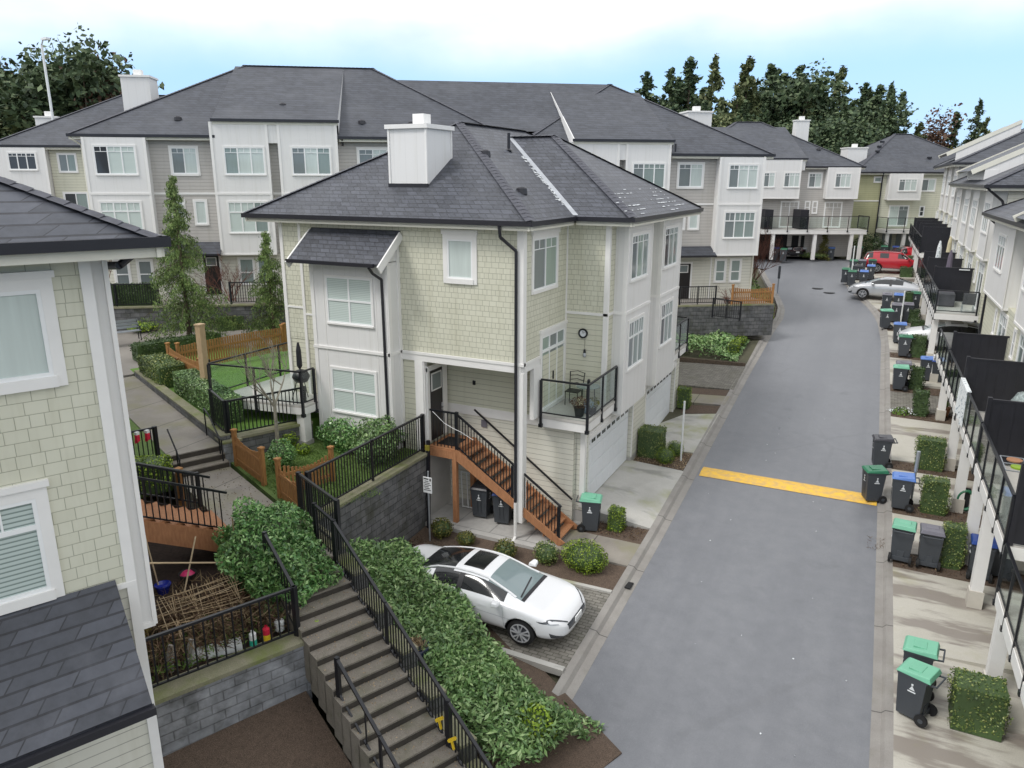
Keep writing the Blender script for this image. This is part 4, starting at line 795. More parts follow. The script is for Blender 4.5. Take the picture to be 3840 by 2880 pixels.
r = MB(); r.hexa([(-15.72, 16.98, 6.84), (-12.46, 16.98, 6.84), (-12.46, FY - .01, 7.68), (-15.72, FY - .01, 7.68), (-15.72, 16.98, 6.90), (-12.46, 16.98, 6.90), (-12.46, FY - .01, 7.76), (-15.72, FY - .01, 7.76)])
br = r.build('bay_roof', 'roof_shingle', MH); m = MB(); m.bar((-15.76, 16.93, 6.86), (-12.62, 16.93, 6.86), .10, .10); m.build('gutter', 'gutter', br)
for x in (-12.44, -15.74): m = MB(); m.bar((x, 16.93, 6.74), (x, FY - .02, 7.63), .045, .24); m.build('rake_board', 'trim', br)
downspout(MH, [(-12.78, 16.93, 6.80), (-12.78, 17.1, 6.62), (-12.72, 17.42, 6.42), (-12.70, 17.42, 1.45)], .042)
downspout(MH, [(-9.05, 17.62, 8.02), (-9.05, 17.68, 7.72), (-8.74, 18.0, 7.35), (-8.74, 18.02, .1)], .045); downspout(MH, [(-8.74, 18.02, .1), (-8.74, 18.02, -1.0), (-8.7, 17.6, -1.22)], .05, 'trim')
# corner balcony and the one on the far side
def balcony(y0, y1, back):
    m = MB(); m.box(EX + .02, y0, 2.38, GX + .22, y1, 2.46, 1); m.box(EX + .0, y0 + .02, 2.12, GX + .20, y1 - .02, 2.38, 0); o = m.build('balcony', ['trim', 'deck_grey'], MH)
    pts = [(EX + .1, y0 - .03, 2.46), (GX + .22, y0 - .03, 2.46), (GX + .22, y1 - .1, 2.46)] if back else [(GX + .22, y0 + .1, 2.46), (GX + .22, y1 + .03, 2.46), (EX + .1, y1 + .03, 2.46)]
    railing(o, pts, 1.12, True, .34, 1.15); return o
balcony(19.18, 21.75, True); balcony(28.35, 31.1, False)
m = MB(); m.box(-8.05, 21.165, 4.3, -8.0, 21.18, 4.34); m.lathe((0, 0, 0), [(.14, 0), (.17, .02), (.14, .04), (.11, .03), (.11, 0)], 20); 
m = MB()
for k in range(24):
    a0, a1 = 2 * PI * k / 24, 2 * PI * (k + 1) / 24; m.bar((-7.98 + .13 * math.cos(a0), 21.17, 4.62 + .13 * math.sin(a0)), (-7.98 + .13 * math.cos(a1), 21.17, 4.62 + .13 * math.sin(a1)), .05, .035, up=(0, 1, 0))
m.cyl((-7.98, 21.19, 4.62), (-7.98, 21.175, 4.62), .11, n=20, m=1); m.bar((-7.98, 21.165, 4.62), (-7.92, 21.165, 4.66), .01, .008); m.bar((-7.98, 21.165, 4.62), (-7.98, 21.165, 4.70), .01, .008)
tag(m.build('wall_clock', ['black_metal', 'white_print']), 'round black framed clock hanging on the balcony wall', 'clock')
t = thing('hanging_lantern', 'small black lantern with a clear bulb hanging below the wall clock', 'lantern', (-7.9, 21.15, 4.0)); m = MB(); m.cyl((-7.9, 21.14, 4.12), (-7.9, 21.14, 4.5), .005, n=5); m.cyl((-7.9, 21.14, 4.02), (-7.9, 21.14, 4.13), .045, .03); m.build('cap', 'black_metal', t)
m = MB(); m.lathe((-7.9, 21.14, 3.93), [(.001, -.06), (.05, -.03), (.055, .03), (.04, .09)], 12); m.build('bulb', 'lamp_clear', t, smooth=True)
# wooden entry stairs
ST = thing('wooden_stairs', 'cedar entry stairs with black picket railing climbing to the front door of the centre house', 'stairs', (-10, 18.7, -1.05))
LZ = 1.33; xa, xb = -10.78, -7.46; zb_ = -1.03; ns = 13
m = MB(); m.box(-11.76, 18.14, LZ - .05, xa, 19.42, LZ); m.build('landing', 'cedar', ST)
m = MB(); m.box(-11.76, 18.12, LZ - .30, xa, 18.17, LZ - .05); m.box(xa - .05, 18.17, LZ - .30, xa, 19.42, LZ - .06); m.build('rim_joist', 'cedar', ST)
for y in (18.20, 19.30): m = MB(); m.box(-10.93, y - .07, -1.05, -10.79, y + .07, LZ - .05); m.build('post', 'cedar', ST)
sl_ = (zb_ - LZ) / (xb - xa)
for y in (18.16, 19.30):
    m = MB(); m.hexa([(xa, y - .03, LZ - .34), (xb + .05, y - .03, zb_ - .02), (xb + .05, y + .03, zb_ - .02), (xa, y + .03, LZ - .34), (xa, y - .03, LZ + .02), (xb + .25, y - .03, zb_ + .10), (xb + .25, y + .03, zb_ + .10), (xa, y + .03, LZ + .02)]); m.build('stringer', 'cedar', ST)
m = MB()
for k in range(ns): x = xa + (xb - xa) * (k + .15) / ns; z = LZ + (zb_ - LZ) * (k + 1) / (ns + 1); m.box(x, 18.19, z - .04, x + .29, 19.27, z); m.box(x, 18.2, z - .2, x + .02, 19.26, z - .04)
m.build('treads', 'cedar', ST)
rr = MB(); pc = MB(); y = 18.20; h = 1.14
rr.bar((-11.72, y, LZ + h), (xa + .05, y, LZ + h), .055, .05); rr.bar((xa, y, LZ + h - .02), (xb + .10, y, zb_ + h + .05), .055, .05); rr.bar((xa, y, LZ + .1), (xb, y, zb_ + .16), .035, .03)
rr.box(xa - .05, y - .045, LZ - .1, xa + .04, y + .045, LZ + h + .05); rr.box(xb - .02, y - .04, zb_ + .1, xb + .06, y + .04, zb_ + h + .05)
mid = .56; xm = xa + (xb - xa) * mid; zm = LZ + (zb_ - LZ) * mid; rr.box(xm - .04, y - .04, zm, xm + .04, y + .04, zm + h)
for k in range(1, 8): x = -11.72 + k * .125; pc.box(x - .011, y - .011, LZ + .02, x + .011, y + .011, LZ + h)
n = 34
for k in range(1, n): x = xa + (xb - xa) * k / n; z = LZ + (zb_ - LZ) * k / n; pc.box(x - .011, y - .011, z + .1, x + .011, y + .011, z + h - .02)
o = rr.build('railing', 'black_metal', ST); pc.build('pickets', 'black_metal', o)
rr = MB(); y = 19.28; rr.bar((xa, y, LZ + h * .85), (xb, y, zb_ + h * .85), .045, .045); rr.build('wall_rail', 'black_metal', ST)
m = MB(); m.box(-11.6, 18.4, LZ + .004, -11.0, 19.1, LZ + .02); tag(m.build('doormat', 'rubber'), 'black doormat on the cedar landing', 'mat')
m = MB(); pr = [(-11.6, 18.17, LZ + 1.1), (-11.45, 18.16, LZ + 1.0), (-11.2, 18.16, LZ + .8), (-10.9, 18.16, LZ + .68), (-10.6, 18.15, LZ + .6), (-10.2, 18.15, LZ + .42)]
for a_, b2 in zip(pr, pr[1:]): m.cyl(a_, b2, .008, n=5)
tag(m.build('white_cable', 'white_plastic'), 'thin white cable looped over the landing railing of the front door', 'cable')
# left deck of the main house
m = MB(); dk = [(-15.38, 17.35), (-15.38, 18.06), (-17.02, 18.06), (-17.02, 23.0), (-20.4, 23.0), (-20.4, 16.0), (-18.9, 15.85)]
DZ = 2.42; dk = [(-15.42, 16.85), (-15.42, 18.06), (-17.02, 18.06), (-17.02, 22.2), (-18.6, 22.6), (-18.75, 16.35)]
m.prism(dk[::-1], DZ - .28, DZ - .06, 0); m.prism([(x, y) for x, y in dk[::-1]], DZ - .06, DZ, 1, 1); o = m.build('deck', ['trim', 'deck_grey'], MH)
railing(o, [(-18.72, 22.5, DZ), (-18.78, 16.33, DZ), (-15.44, 16.82, DZ), (-15.44, 17.4, DZ)], 1.1, True, .34, 1.5)
m = MB(); m.box(-15.80, 16.9, .9, -15.50, 17.2, DZ - .28); m.box(-15.84, 16.86, .75, -15.46, 17.24, 1.25, 1); m.build('deck_post', ['trim', 'concrete_wall'], MH)

# ================================================================ LEFT HOUSE (walk frame: x=u, y=v)
LH = thing('near_house', 'sage shingled house corner filling the left edge of the view, with dark slate-like roof', 'house', (*wv(-12, 0)[:2], .2), WROT, world=False)
OFF[LH.name] = Vector((-12, 0, .2))
m = MB(); m.box(-20, -9, 4.02, -10, 1.72, 8.42); m.build('shingle_wall', 'sage_shingle_near', LH)
m = MB(); m.box(-20, -9, -.5, -10.01, 1.70, 4.03); m.build('siding_wall', 'cream_siding', LH)
m = MB(); m.box(-19, 1.70, 3.25, -10.16, 1.93, 8.42); m.build('side_bay', 'white_board', LH)
m = MB(); m.box(-10.1, 1.62, -.5, -9.965, 1.745, 8.42); m.box(-10.3, 1.90, 3.25, -10.12, 1.955, 8.42); m.box(-10.02, -9, 4.0, -9.96, 1.74, 4.07); m.box(-10.17, 1.74, 3.22, -10.13, 1.93, 3.30); m.build('trim_boards', 'trim', LH)
window(LH, -10, .55, 6.95, 1.30, 1.02, PI / 2, 'cc', casing=.13, head=.08); window(LH, -10, .05, 4.28, 1.50, 1.22, PI / 2, 'BB', grid=.3, casing=.13, head=.08)
r = MB(); zz = 8.52; tl = .5
r.poly([(-9.5, 2.42, zz), (-13.5, -1.58, zz + 4 * tl), (-13.5, -9, zz + 4 * tl), (-9.5, -9, zz)][::-1]); r.poly([(-9.5, 2.42, zz), (-24, 2.42, zz), (-20, -1.58, zz + 4 * tl), (-13.5, -1.58, zz + 4 * tl)][::-1]); r.poly([(-13.5, -1.58, zz + 2), (-20, -1.58, zz + 2), (-20, -9, zz + 2), (-13.5, -9, zz + 2)][::-1]); r.poly([(-9.5, 2.42, zz - .03), (-24, 2.42, zz - .03), (-24, -9, zz - .03), (-9.5, -9, zz - .03)])
ro = r.build('roof', 'roof_slate', LH, fix=True); caps([((-9.5, 2.42, zz), (-13.5, -1.58, zz + 2))], .26, parent=ro, up=.02)
gutter([(-9.46, -9), (-9.46, 2.46), (-24, 2.46)], LH, zz + .02, h=.12)
downspout(LH, [(-10.4, 2.44, 8.36), (-10.2, 2.1, 8.16), (-10.9, 1.98, 8.1), (-10.95, 1.98, 7.6)], .05)
m = MB(); m.hexa([(-9.98, -9, 4.06), (-9.98, 1.50, 4.06), (-8.75, 1.50, 2.95), (-8.75, -9, 2.95), (-9.98, -9, 4.15), (-9.98, 1.50, 4.15), (-8.72, 1.50, 3.04), (-8.72, -9, 3.04)]); po = m.build('porch_roof', 'roof_slate', LH, fix=True)
m = MB(); m.bar((-8.70, -9, 2.96), (-8.70, 1.52, 2.96), .1, .1); m.build('gutter', 'gutter', po)
# second roof plane behind with its pale rake board
NB = thing('neighbour_house', 'pale rake board and roof edge rising behind the near slate roof at far left', 'house', (*wv(-24, 0)[:2], .5), WROT, world=False); OFF[NB.name] = Vector((-24, 0, .5))
m = MB(); m.box(-34, -12, .2, -24, .6, 8.6); m.build('wall', 'grey_siding', NB)
m = MB(); m.poly([(-23.6, 1.2, 8.7), (-23.6, -12, 8.7), (-29, -7, 11.6), (-29, -4, 11.6)]); m.poly([(-23.6, 1.2, 8.7), (-29, -4, 11.6), (-34.5, 1.2, 8.7)]); m.poly([(-34.5, 1.2, 8.65), (-34.5, -12, 8.65), (-23.6, -12, 8.65), (-23.6, 1.2, 8.65)]); m.build('roof', 'roof_slate', NB, fix=True)
m = MB(); m.bar((-23.56, 1.24, 8.62), (-29, -4.0, 11.52), .05, .2); m.box(-23.6, -12, 8.45, -23.55, 1.2, 8.66); m.build('rake_board', 'trim', NB)

# ================================================================ TOWNHOUSE ROWS (own frames, facade at y=0 facing -y)
def row(name, label, loc, rz, zb, x0, x1, eave, depth, wall='grey_siding', slope=.577, roof='roof_far', raised=(), over=.45):
    t = thing(name, label, 'house', (loc[0], loc[1], zb), rz, world=False); OFF[t.name] = Vector((0, 0, zb))
    m = MB(); m.box(x0, 0, zb, x1, depth, eave - .1); m.build('wall', wall, t)
    r = MB(); a, b = hip(r, x0 - over, -over, x1 + over, depth + over, eave, slope); ro = r.build('roof', roof, t)
    caps([((x0 - over, -over, eave), a), ((x1 + over, -over, eave), b), (a, b), ((x0 - over, depth + over, eave), a), ((x1 + over, depth + over, eave), b)], .3, parent=ro, up=.015)
    xs_ = [x0 - over] + [v for r3 in raised for v in r3[:2]] + [x1 + over]; gutter([(x0 - over, depth + over), (x0 - over, -over)], t, eave); gutter([(x1 + over, -over), (x1 + over, depth + over)], t, eave)
    for k in range(0, len(xs_), 2): gutter([(xs_[k], -over), (xs_[k + 1], -over)], t, eave)
    for (a_, b_, ze) in raised:                    # front eave raised over the pair of bays
        q = MB(); yb = (ze - eave) / slope + 3.6; zt = ze + (yb + over + .1) * slope * .80
        dz = .80 * slope; yj = (ze + (over + .1) * dz - eave - over * slope) / (slope - dz) if slope != dz else 4; yj = min(yj, depth / 2); zj = eave + (yj + over) * slope
        q.poly([(a_, -over - .1, ze), (b_, -over - .1, ze), (b_, yj, zj + .01), (a_, yj, zj + .01)]); q.build('raised_roof', roof, ro)
        w = MB()
        for x in (a_, b_): w.poly([(x, -over - .1, ze - .22), (x, -over - .1, ze), (x, yj, zj), (x, 0, eave - .1), (x, 0, eave - .2)]); x == a_ and x0 > 15 and w.bar((x, -over - .12, ze - .08), (x, yj, zj - .1), .05, .16)
        w.box(a_ + .1, -.47, eave - .35, b_ - .1, .6, ze - .2); w.build('cheek_wall', 'white_board', ro)
        gutter([(a_, -over - .12), (b_, -over - .12)], t, ze)
    return t, ro
def bay(t, x0, x1, z0, z1, d=.5, mat='white_board'):
    m = MB(); m.box(x0, -d, z0, x1, .02, z1); o = m.build('bay', mat, t); q = MB()
    for x in (x0, x1): q.box(x - .03 if x == x0 else x - .09, -d - .022, z0, x + .09 if x == x0 else x + .03, -d, z1)
    q.box(x0 - .03, -d - .03, z0 - .03, x1 + .03, -d + .02, z0 + .05); q.build('trim_boards', 'trim', o); return o
def band(t, x0, x1, z, y=-.03): m = MB(); m.box(x0, y, z - .05, x1, y + .06, z + .05); m.build('band_board', 'trim', t)
# C1
ZC = 3.2; AC = rad(34.7)
C1, r1 = row('townhouse_row', 'long grey and white townhouse row behind the courtyard, its roof cut by raised eaves', (-34.864, 24.423), AC, ZC, 0, 20.2, 11.2, 13.2, raised=((6.1, 12.0, 11.95),))
g = MB(); g.box(-.01, -.03, 3.2, 20.2, .02, 5.45); g.build('lower_siding_wall', 'cream_siding', C1)
for a_, b_, zt in ((.15, 2.95, 11.05), (5.95, 8.6, 11.8), (9.1, 11.9, 11.8), (15.4, 18.1, 11.05)): bay(C1, a_, b_, 5.5, zt)
band(C1, 0, 20.2, 8.46); [band(C1, a_, b_, 8.46, -.53) for a_, b_ in ((.15, 2.95), (5.95, 8.6), (9.1, 11.9), (15.4, 18.1))]
window(C1, 1.53, -.5, 9.36, 1.85, 1.30, 0, 'dbb', grid=.2, casing=.06, label='upper window with its blinds half down over a dark room'); window(C1, 1.48, -.5, 6.75, 1.85, 1.32, 0, 'bbb', grid=.33, casing=.06)
window(C1, 4.53, 0, 9.40, 1.18, 1.22, 0, 'gc', grid=.2, casing=.1); window(C1, 4.0, 0, 7.0, .5, 1.1, 0, 'c', casing=.09); window(C1, 5.05, 0, 7.0, .5, 1.1, 0, 'c', casing=.09)
window(C1, 7.45, -.5, 9.38, 1.86, 1.26, 0, 'mcc', grid=.2, casing=.06); window(C1, 7.4, -.5, 6.58, 1.86, 1.48, 0, 'bbm', grid=.33, casing=.06); window(C1, 10.62, -.5, 9.38, 1.84, 1.28, 0, 'gcm', grid=.2, casing=.06); window(C1, 10.6, -.5, 6.6, 1.84, 1.48, 0, 'gcc', grid=.33, casing=.06)
window(C1, 13.6, 0, 9.40, 1.4, 1.22, 0, 'gc', grid=.2, casing=.1); window(C1, 16.75, -.5, 9.38, 1.85, 1.28, 0, 'gcc', grid=.2, casing=.06); window(C1, 13.3, 0, 7.0, .5, 1.1, 0, 'c', casing=.09)
for x in (1.0, 2.1): window(C1, x, -.03, 3.98, .62, 1.22, 0, 'g', hang=True, casing=.1)
for x in (7.0, 7.9): window(C1, x, -.03, 3.98, .68, 1.26, 0, 'm', hang=True, casing=.08)
def door(t, x, z, w=.75, h=2.05, y=-.03, light=True):
    m = MB(); m.box(x - w / 2, y - .02, z, x + w / 2, y, z + h); d = m.build('door', 'door_dark', t); q = MB(); q.box(x - w / 2 - .1, y - .04, z, x - w / 2, y, z + h + .1); q.box(x + w / 2, y - .04, z, x + w / 2 + .1, y, z + h + .1); q.box(x - w / 2, y - .04, z + h, x + w / 2, y, z + h + .1)
    for a_, b_, c, e_ in ((-.26, -.22, 1.45, 1.88), (.22, .26, 1.45, 1.88), (-.22, .22, 1.45, 1.49), (-.22, .22, 1.84, 1.88)): q.box(x + a_, y - .035, z + c, x + b_, y - .02, z + e_)
    q.build('door_casing', 'trim', d); q = MB(); q.box(x - .22, y - .03, z + 1.49, x + .22, y - .021, z + 1.84); q.build('door_pane', 'pane_grey', d); return d
def awning(t, x0, x1, z0, z1, d=.75, y=-.03): m = MB(); m.hexa([(x0, y - d, z0), (x1, y - d, z0), (x1, y, z1 - .06), (x0, y, z1 - .06), (x0, y - d, z0 + .07), (x1, y - d, z0 + .07), (x1 - .0, y, z1), (x0, y, z1)]); o = m.build('awning_roof', 'roof_far', t, fix=True); q = MB(); q.box(x0, y - d - .07, z0 - .03, x1, y - d, z0 + .06); q.build('gutter', 'gutter', o); return o
door(C1, 5.3, 3.45); awning(C1, 2.95, 5.95, 5.5, 6.1); m = MB(); m.box(3.0, -.04, 3.2, 3.9, -.03, 5.45); m.build('porch_recess', 'grey_siding', C1)
downspout(C1, [(-.35, -.45, 11.0), (-.05, -.06, 10.7), (-.05, -.06, 3.4)], .045, 'cream_trim'); downspout(C1, [(12.15, -.5, 11.1), (12.15, -.07, 10.8)], .05)
def chimney(ro, x0, y0, x1, y1, z0, z1, pot=True): m = MB(); m.box(x0, y0, z0, x1, y1, z1, 0); m.box(x0 - .06, y0 - .06, z1, x1 + .06, y1 + .06, z1 + .1, 1); pot and m.box((x0 + x1) / 2 - .2, (y0 + y1) / 2 - .2, z1 + .1, (x0 + x1) / 2 + .2, (y0 + y1) / 2 + .2, z1 + .42, 1); return m.build('chimney', ['white_board', 'trim'], ro)
chimney(r1, .9, 3.6, 2.3, 5.0, 11.6, 14.2)
for x, y in ((4.2, .9), (13.1, .8), (15.6, .7), (9.2, 1.3)): z = 11.2 + (y + .45) * .577; m = MB(); m.lathe((x, y, z + (.5 if 6 < x < 12 else 0)), [(.2, -.06), (.18, .10), (.12, .15), (.001, .15)], 10); m.build('roof_vent', 'gutter', r1)
# C2
ZC2 = 2.7
C2, r2 = row('townhouse_row', 'right half of the grey townhouse row, its end bay overlooking the bend of the road', (-34.864, 24.423), AC, ZC2, 20.8, 34.5, 10.52, 13.6, raised=((23.85, 29.22, 11.2),))
g = MB(); g.box(20.8, -.03, 2.7, 34.5, .02, 5.0); g.build('lower_siding_wall', 'cream_siding', C2)
for a_, b_, zt in ((23.5, 26.3, 11.05), (26.7, 29.1, 11.05), (31.9, 34.45, 10.35)): bay(C2, a_, b_, 5.15, zt)
band(C2, 20.8, 34.5, 7.89); [band(C2, a_, b_, 7.89, -.53) for a_, b_ in ((23.5, 26.3), (26.7, 29.1), (31.9, 34.45))]
window(C2, 27.95, -.5, 8.75, 1.75, 1.25, 0, 'gmm', grid=.2, casing=.06); window(C2, 30.46, 0, 8.80, 1.35, 1.2, 0, 'gc', grid=.2, casing=.1); window(C2, 33.25, -.5, 8.76, 1.64, 1.2, 0, 'gcc', grid=.2, casing=.06); window(C2, 33.25, -.5, 6.10, 1.75, 1.38, 0, 'gmm', grid=.34, casing=.06)
window(C2, 30.8, 0, 6.58, .5, .98, 0, 'c', casing=.09); window(C2, 30.0, 0, 6.58, .5, .98, 0, 'c', casing=.09); window(C2, 25, -.5, 8.75, 1.7, 1.25, 0, 'gcc', grid=.2, casing=.06)
for x in (32.55, 33.45): window(C2, x, -.03, 3.66, .55, 1.18, 0, 'm', hang=True, casing=.09)
door(C2, 30.4, 2.72, .8, 1.95); awning(C2, 29.2, 31.95, 5.12, 5.62); downspout(C2, [(34.4, -.5, 10.4), (34.42, -.1, 10.1), (34.42, -.06, 2.8)], .045, 'cream_trim'); downspout(C2, [(29.35, -.5, 11.0), (29.35, -.5, 10.6)], .05)
m = MB(); m.box(31.95, -.05, 2.7, 32.03, -.02, 5.1); m.build('trim_boards', 'trim', C2)
q = MB(); q.poly([(7, 1.5, 11.645), (22.28, 1.5, 11.645), (27.58, 6.8, 14.703), (12.5, 6.8, 14.703)]); q.poly([(12.5, 6.8, 14.703), (27.58, 6.8, 14.703), (22.28, 12.1, 11.645), (7, 12.1, 11.645)]); q.build('roof_slope', 'roof_far', r2)
chimney(r2, 33.2, 8.0, 34.8, 9.4, 11, 13.3)
# B, behind the left end
BB, rB = row('townhouse_row', 'distant sage and white house at upper left with a dark hip roof', (-47.7, 27.806), AC, 3.0, .25, 14, 11.05, 11)
m = MB(); m.box(2.95, -.04, 5.5, 5.6, 0, 11); m.build('siding_wall', 'sage_siding', BB); bay(BB, .1, 2.9, 7.8, 10.9); window(BB, 1.62, -.5, 9.65, 1.5, .95, 0, 'ddd', grid=.2, casing=.06); window(BB, 3.9, -.04, 9.55, .95, 1.0, 0, 'gm', casing=.08); window(BB, 4.1, -.04, 6.5, 1.3, 1.8, 0, 'dm', casing=.08)
chimney(rB, .6, 4.4, 1.9, 5.6, 11, 12.9)
# D
D, rD = row('townhouse_row', 'far pale townhouse above open carports where the road bends left', (-10.213, 68.525), YA, 2.75, -7, 8.3, 10.3, 13, raised=((-6, 3.75, 10.95),))
m = MB(); m.box(-8, .01, 2.7, 8.31, .5, 7.6); m.build('lower_siding_wall', 'grey_siding', D)
bay(D, -2, 3.3, 7.65, 10.85, .6); bay(D, 5.6, 8.3, 7.65, 10.2, .6)
window(D, -.6, -.6, 8.6, 1.2, 1.15, 0, 'gc', grid=.2, casing=.07); window(D, .65, -.6, 8.6, .95, 1.15, 0, 'gc', grid=.2, casing=.07); window(D, 2.58, -.6, 8.6, 1.3, 1.15, 0, 'gcc', grid=.2, casing=.07); window(D, 4.78, 0, 8.58, 1.05, 1.12, 0, 'gc', grid=.2, casing=.1); window(D, 6.92, -.6, 8.58, 1.3, 1.12, 0, 'gcc', grid=.2, casing=.07)
window(D, 2.84, .01, 5.25, 1.45, 2.1, 0, 'bg', grid=.2, casing=.08); window(D, 6.6, .01, 5.25, 1.4, 2.05, 0, 'dm', grid=.2, casing=.08); window(D, 4.36, .01, 6.42, .36, .95, 0, 'd', cross=True, casing=.07); window(D, 5.0, .01, 6.42, .36, .95, 0, 'd', cross=True, casing=.07)
m = MB(); m.box(-8, -1.9, 4.75, 8.9, .02, 5.1, 0); m.box(-7.9, -1.8, 5.1, 8.8, .02, 5.13, 1); o = m.build('balcony', ['trim', 'deck_grey'], D); railing(o, [(-8, -1.95, 5.13), (8.9, -1.95, 5.13), (8.9, 0, 5.13)], 1.1, True, .2, 1.7)
m = MB()
for x in (1.05, 4.6, 7.7, 8.5): m.box(x - .13, -1.85, 2.6, x + .13, -1.6, 4.76)
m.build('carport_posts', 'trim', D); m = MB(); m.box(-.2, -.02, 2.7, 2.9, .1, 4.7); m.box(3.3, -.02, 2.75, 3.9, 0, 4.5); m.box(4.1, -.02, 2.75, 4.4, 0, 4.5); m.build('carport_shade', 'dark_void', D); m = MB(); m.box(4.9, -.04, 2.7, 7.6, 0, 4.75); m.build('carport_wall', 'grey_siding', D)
for x in (.95 - .4, 3.55): m = MB(); m.box(x - .35, -1.75, 5.13, x + .35, -.0, 6.75); m.build('privacy_screen', 'black_vinyl', D)
chimney(rD, 5.0, 6.3, 6.2, 7.2, 12, 14.4)
for x, y in ((3.3, 1.2), (5.6, 2.0)): z = 10.3 + (y + .45) * .577; m = MB(); m.lathe((x, y, z), [(.2, -.06), (.18, .10), (.12, .15), (.001, .15)], 10); m.build('roof_vent', 'gutter', rD)
# E
EE, rE = row('townhouse_row', 'far olive green house with a white chimney at the end of the street', (-2.931, 76.563), YA, 2.55, 0, 13, 9.9, 11.5, wall='olive_siding')
m = MB(); m.box(2.35, -.05, 2.6, 13, 0, 9.8); m.build('siding_wall', 'sage_siding', EE); bay(EE, 2.75, 5.7, 7.45, 9.75, .6); window(EE, 4.42, -.6, 8.25, 1.6, 1.0, 0, 'gcc', grid=.2, casing=.07); window(EE, 6.55, -.05, 8.25, 1.2, 1.0, 0, 'gc', casing=.09); window(EE, 1.95, 0, 9.02, .6, .4, 0, 'm', casing=.08)
window(EE, 4.2, -.05, 5.15, 1.7, 1.75, 0, 'bg', grid=.2, casing=.08); window(EE, 6.3, -.05, 6.0, .36, .85, 0, 'd', cross=True, casing=.07)
m = MB(); m.box(2.3, -2.0, 4.55, 10, -.05, 4.85, 0); m.box(2.4, -1.9, 4.85, 10, -.05, 4.88, 1); o = m.build('balcony', ['trim', 'deck_grey'], EE); railing(o, [(2.35, -.1, 4.88), (2.35, -2.05, 4.88), (10, -2.05, 4.88)], 1.05, True, .2, 1.7)
m = MB()
for x in (2.6, 4.1, 7.8): m.box(x - .13, -1.9, 2.5, x + .13, -1.65, 4.56)
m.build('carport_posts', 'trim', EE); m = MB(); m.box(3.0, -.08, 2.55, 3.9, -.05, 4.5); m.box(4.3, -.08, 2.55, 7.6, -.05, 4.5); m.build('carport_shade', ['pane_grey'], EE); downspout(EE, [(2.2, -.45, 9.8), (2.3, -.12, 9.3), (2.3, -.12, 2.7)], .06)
chimney(rE, -.1, 2.2, 1.7, 3.8, 9.5, 12.0); band(EE, 0, 2.35, 7.35)
for x, y in ((2.8, 2.6), (3.3, 3.4), (3.9, 4.2), (7.2, 1.6)): z = 9.9 + (y + .45) * .577; m = MB(); m.box(x - .15, y - .15, z, x + .15, y + .15, z + .18); m.build('roof_vent', 'gutter', rE)

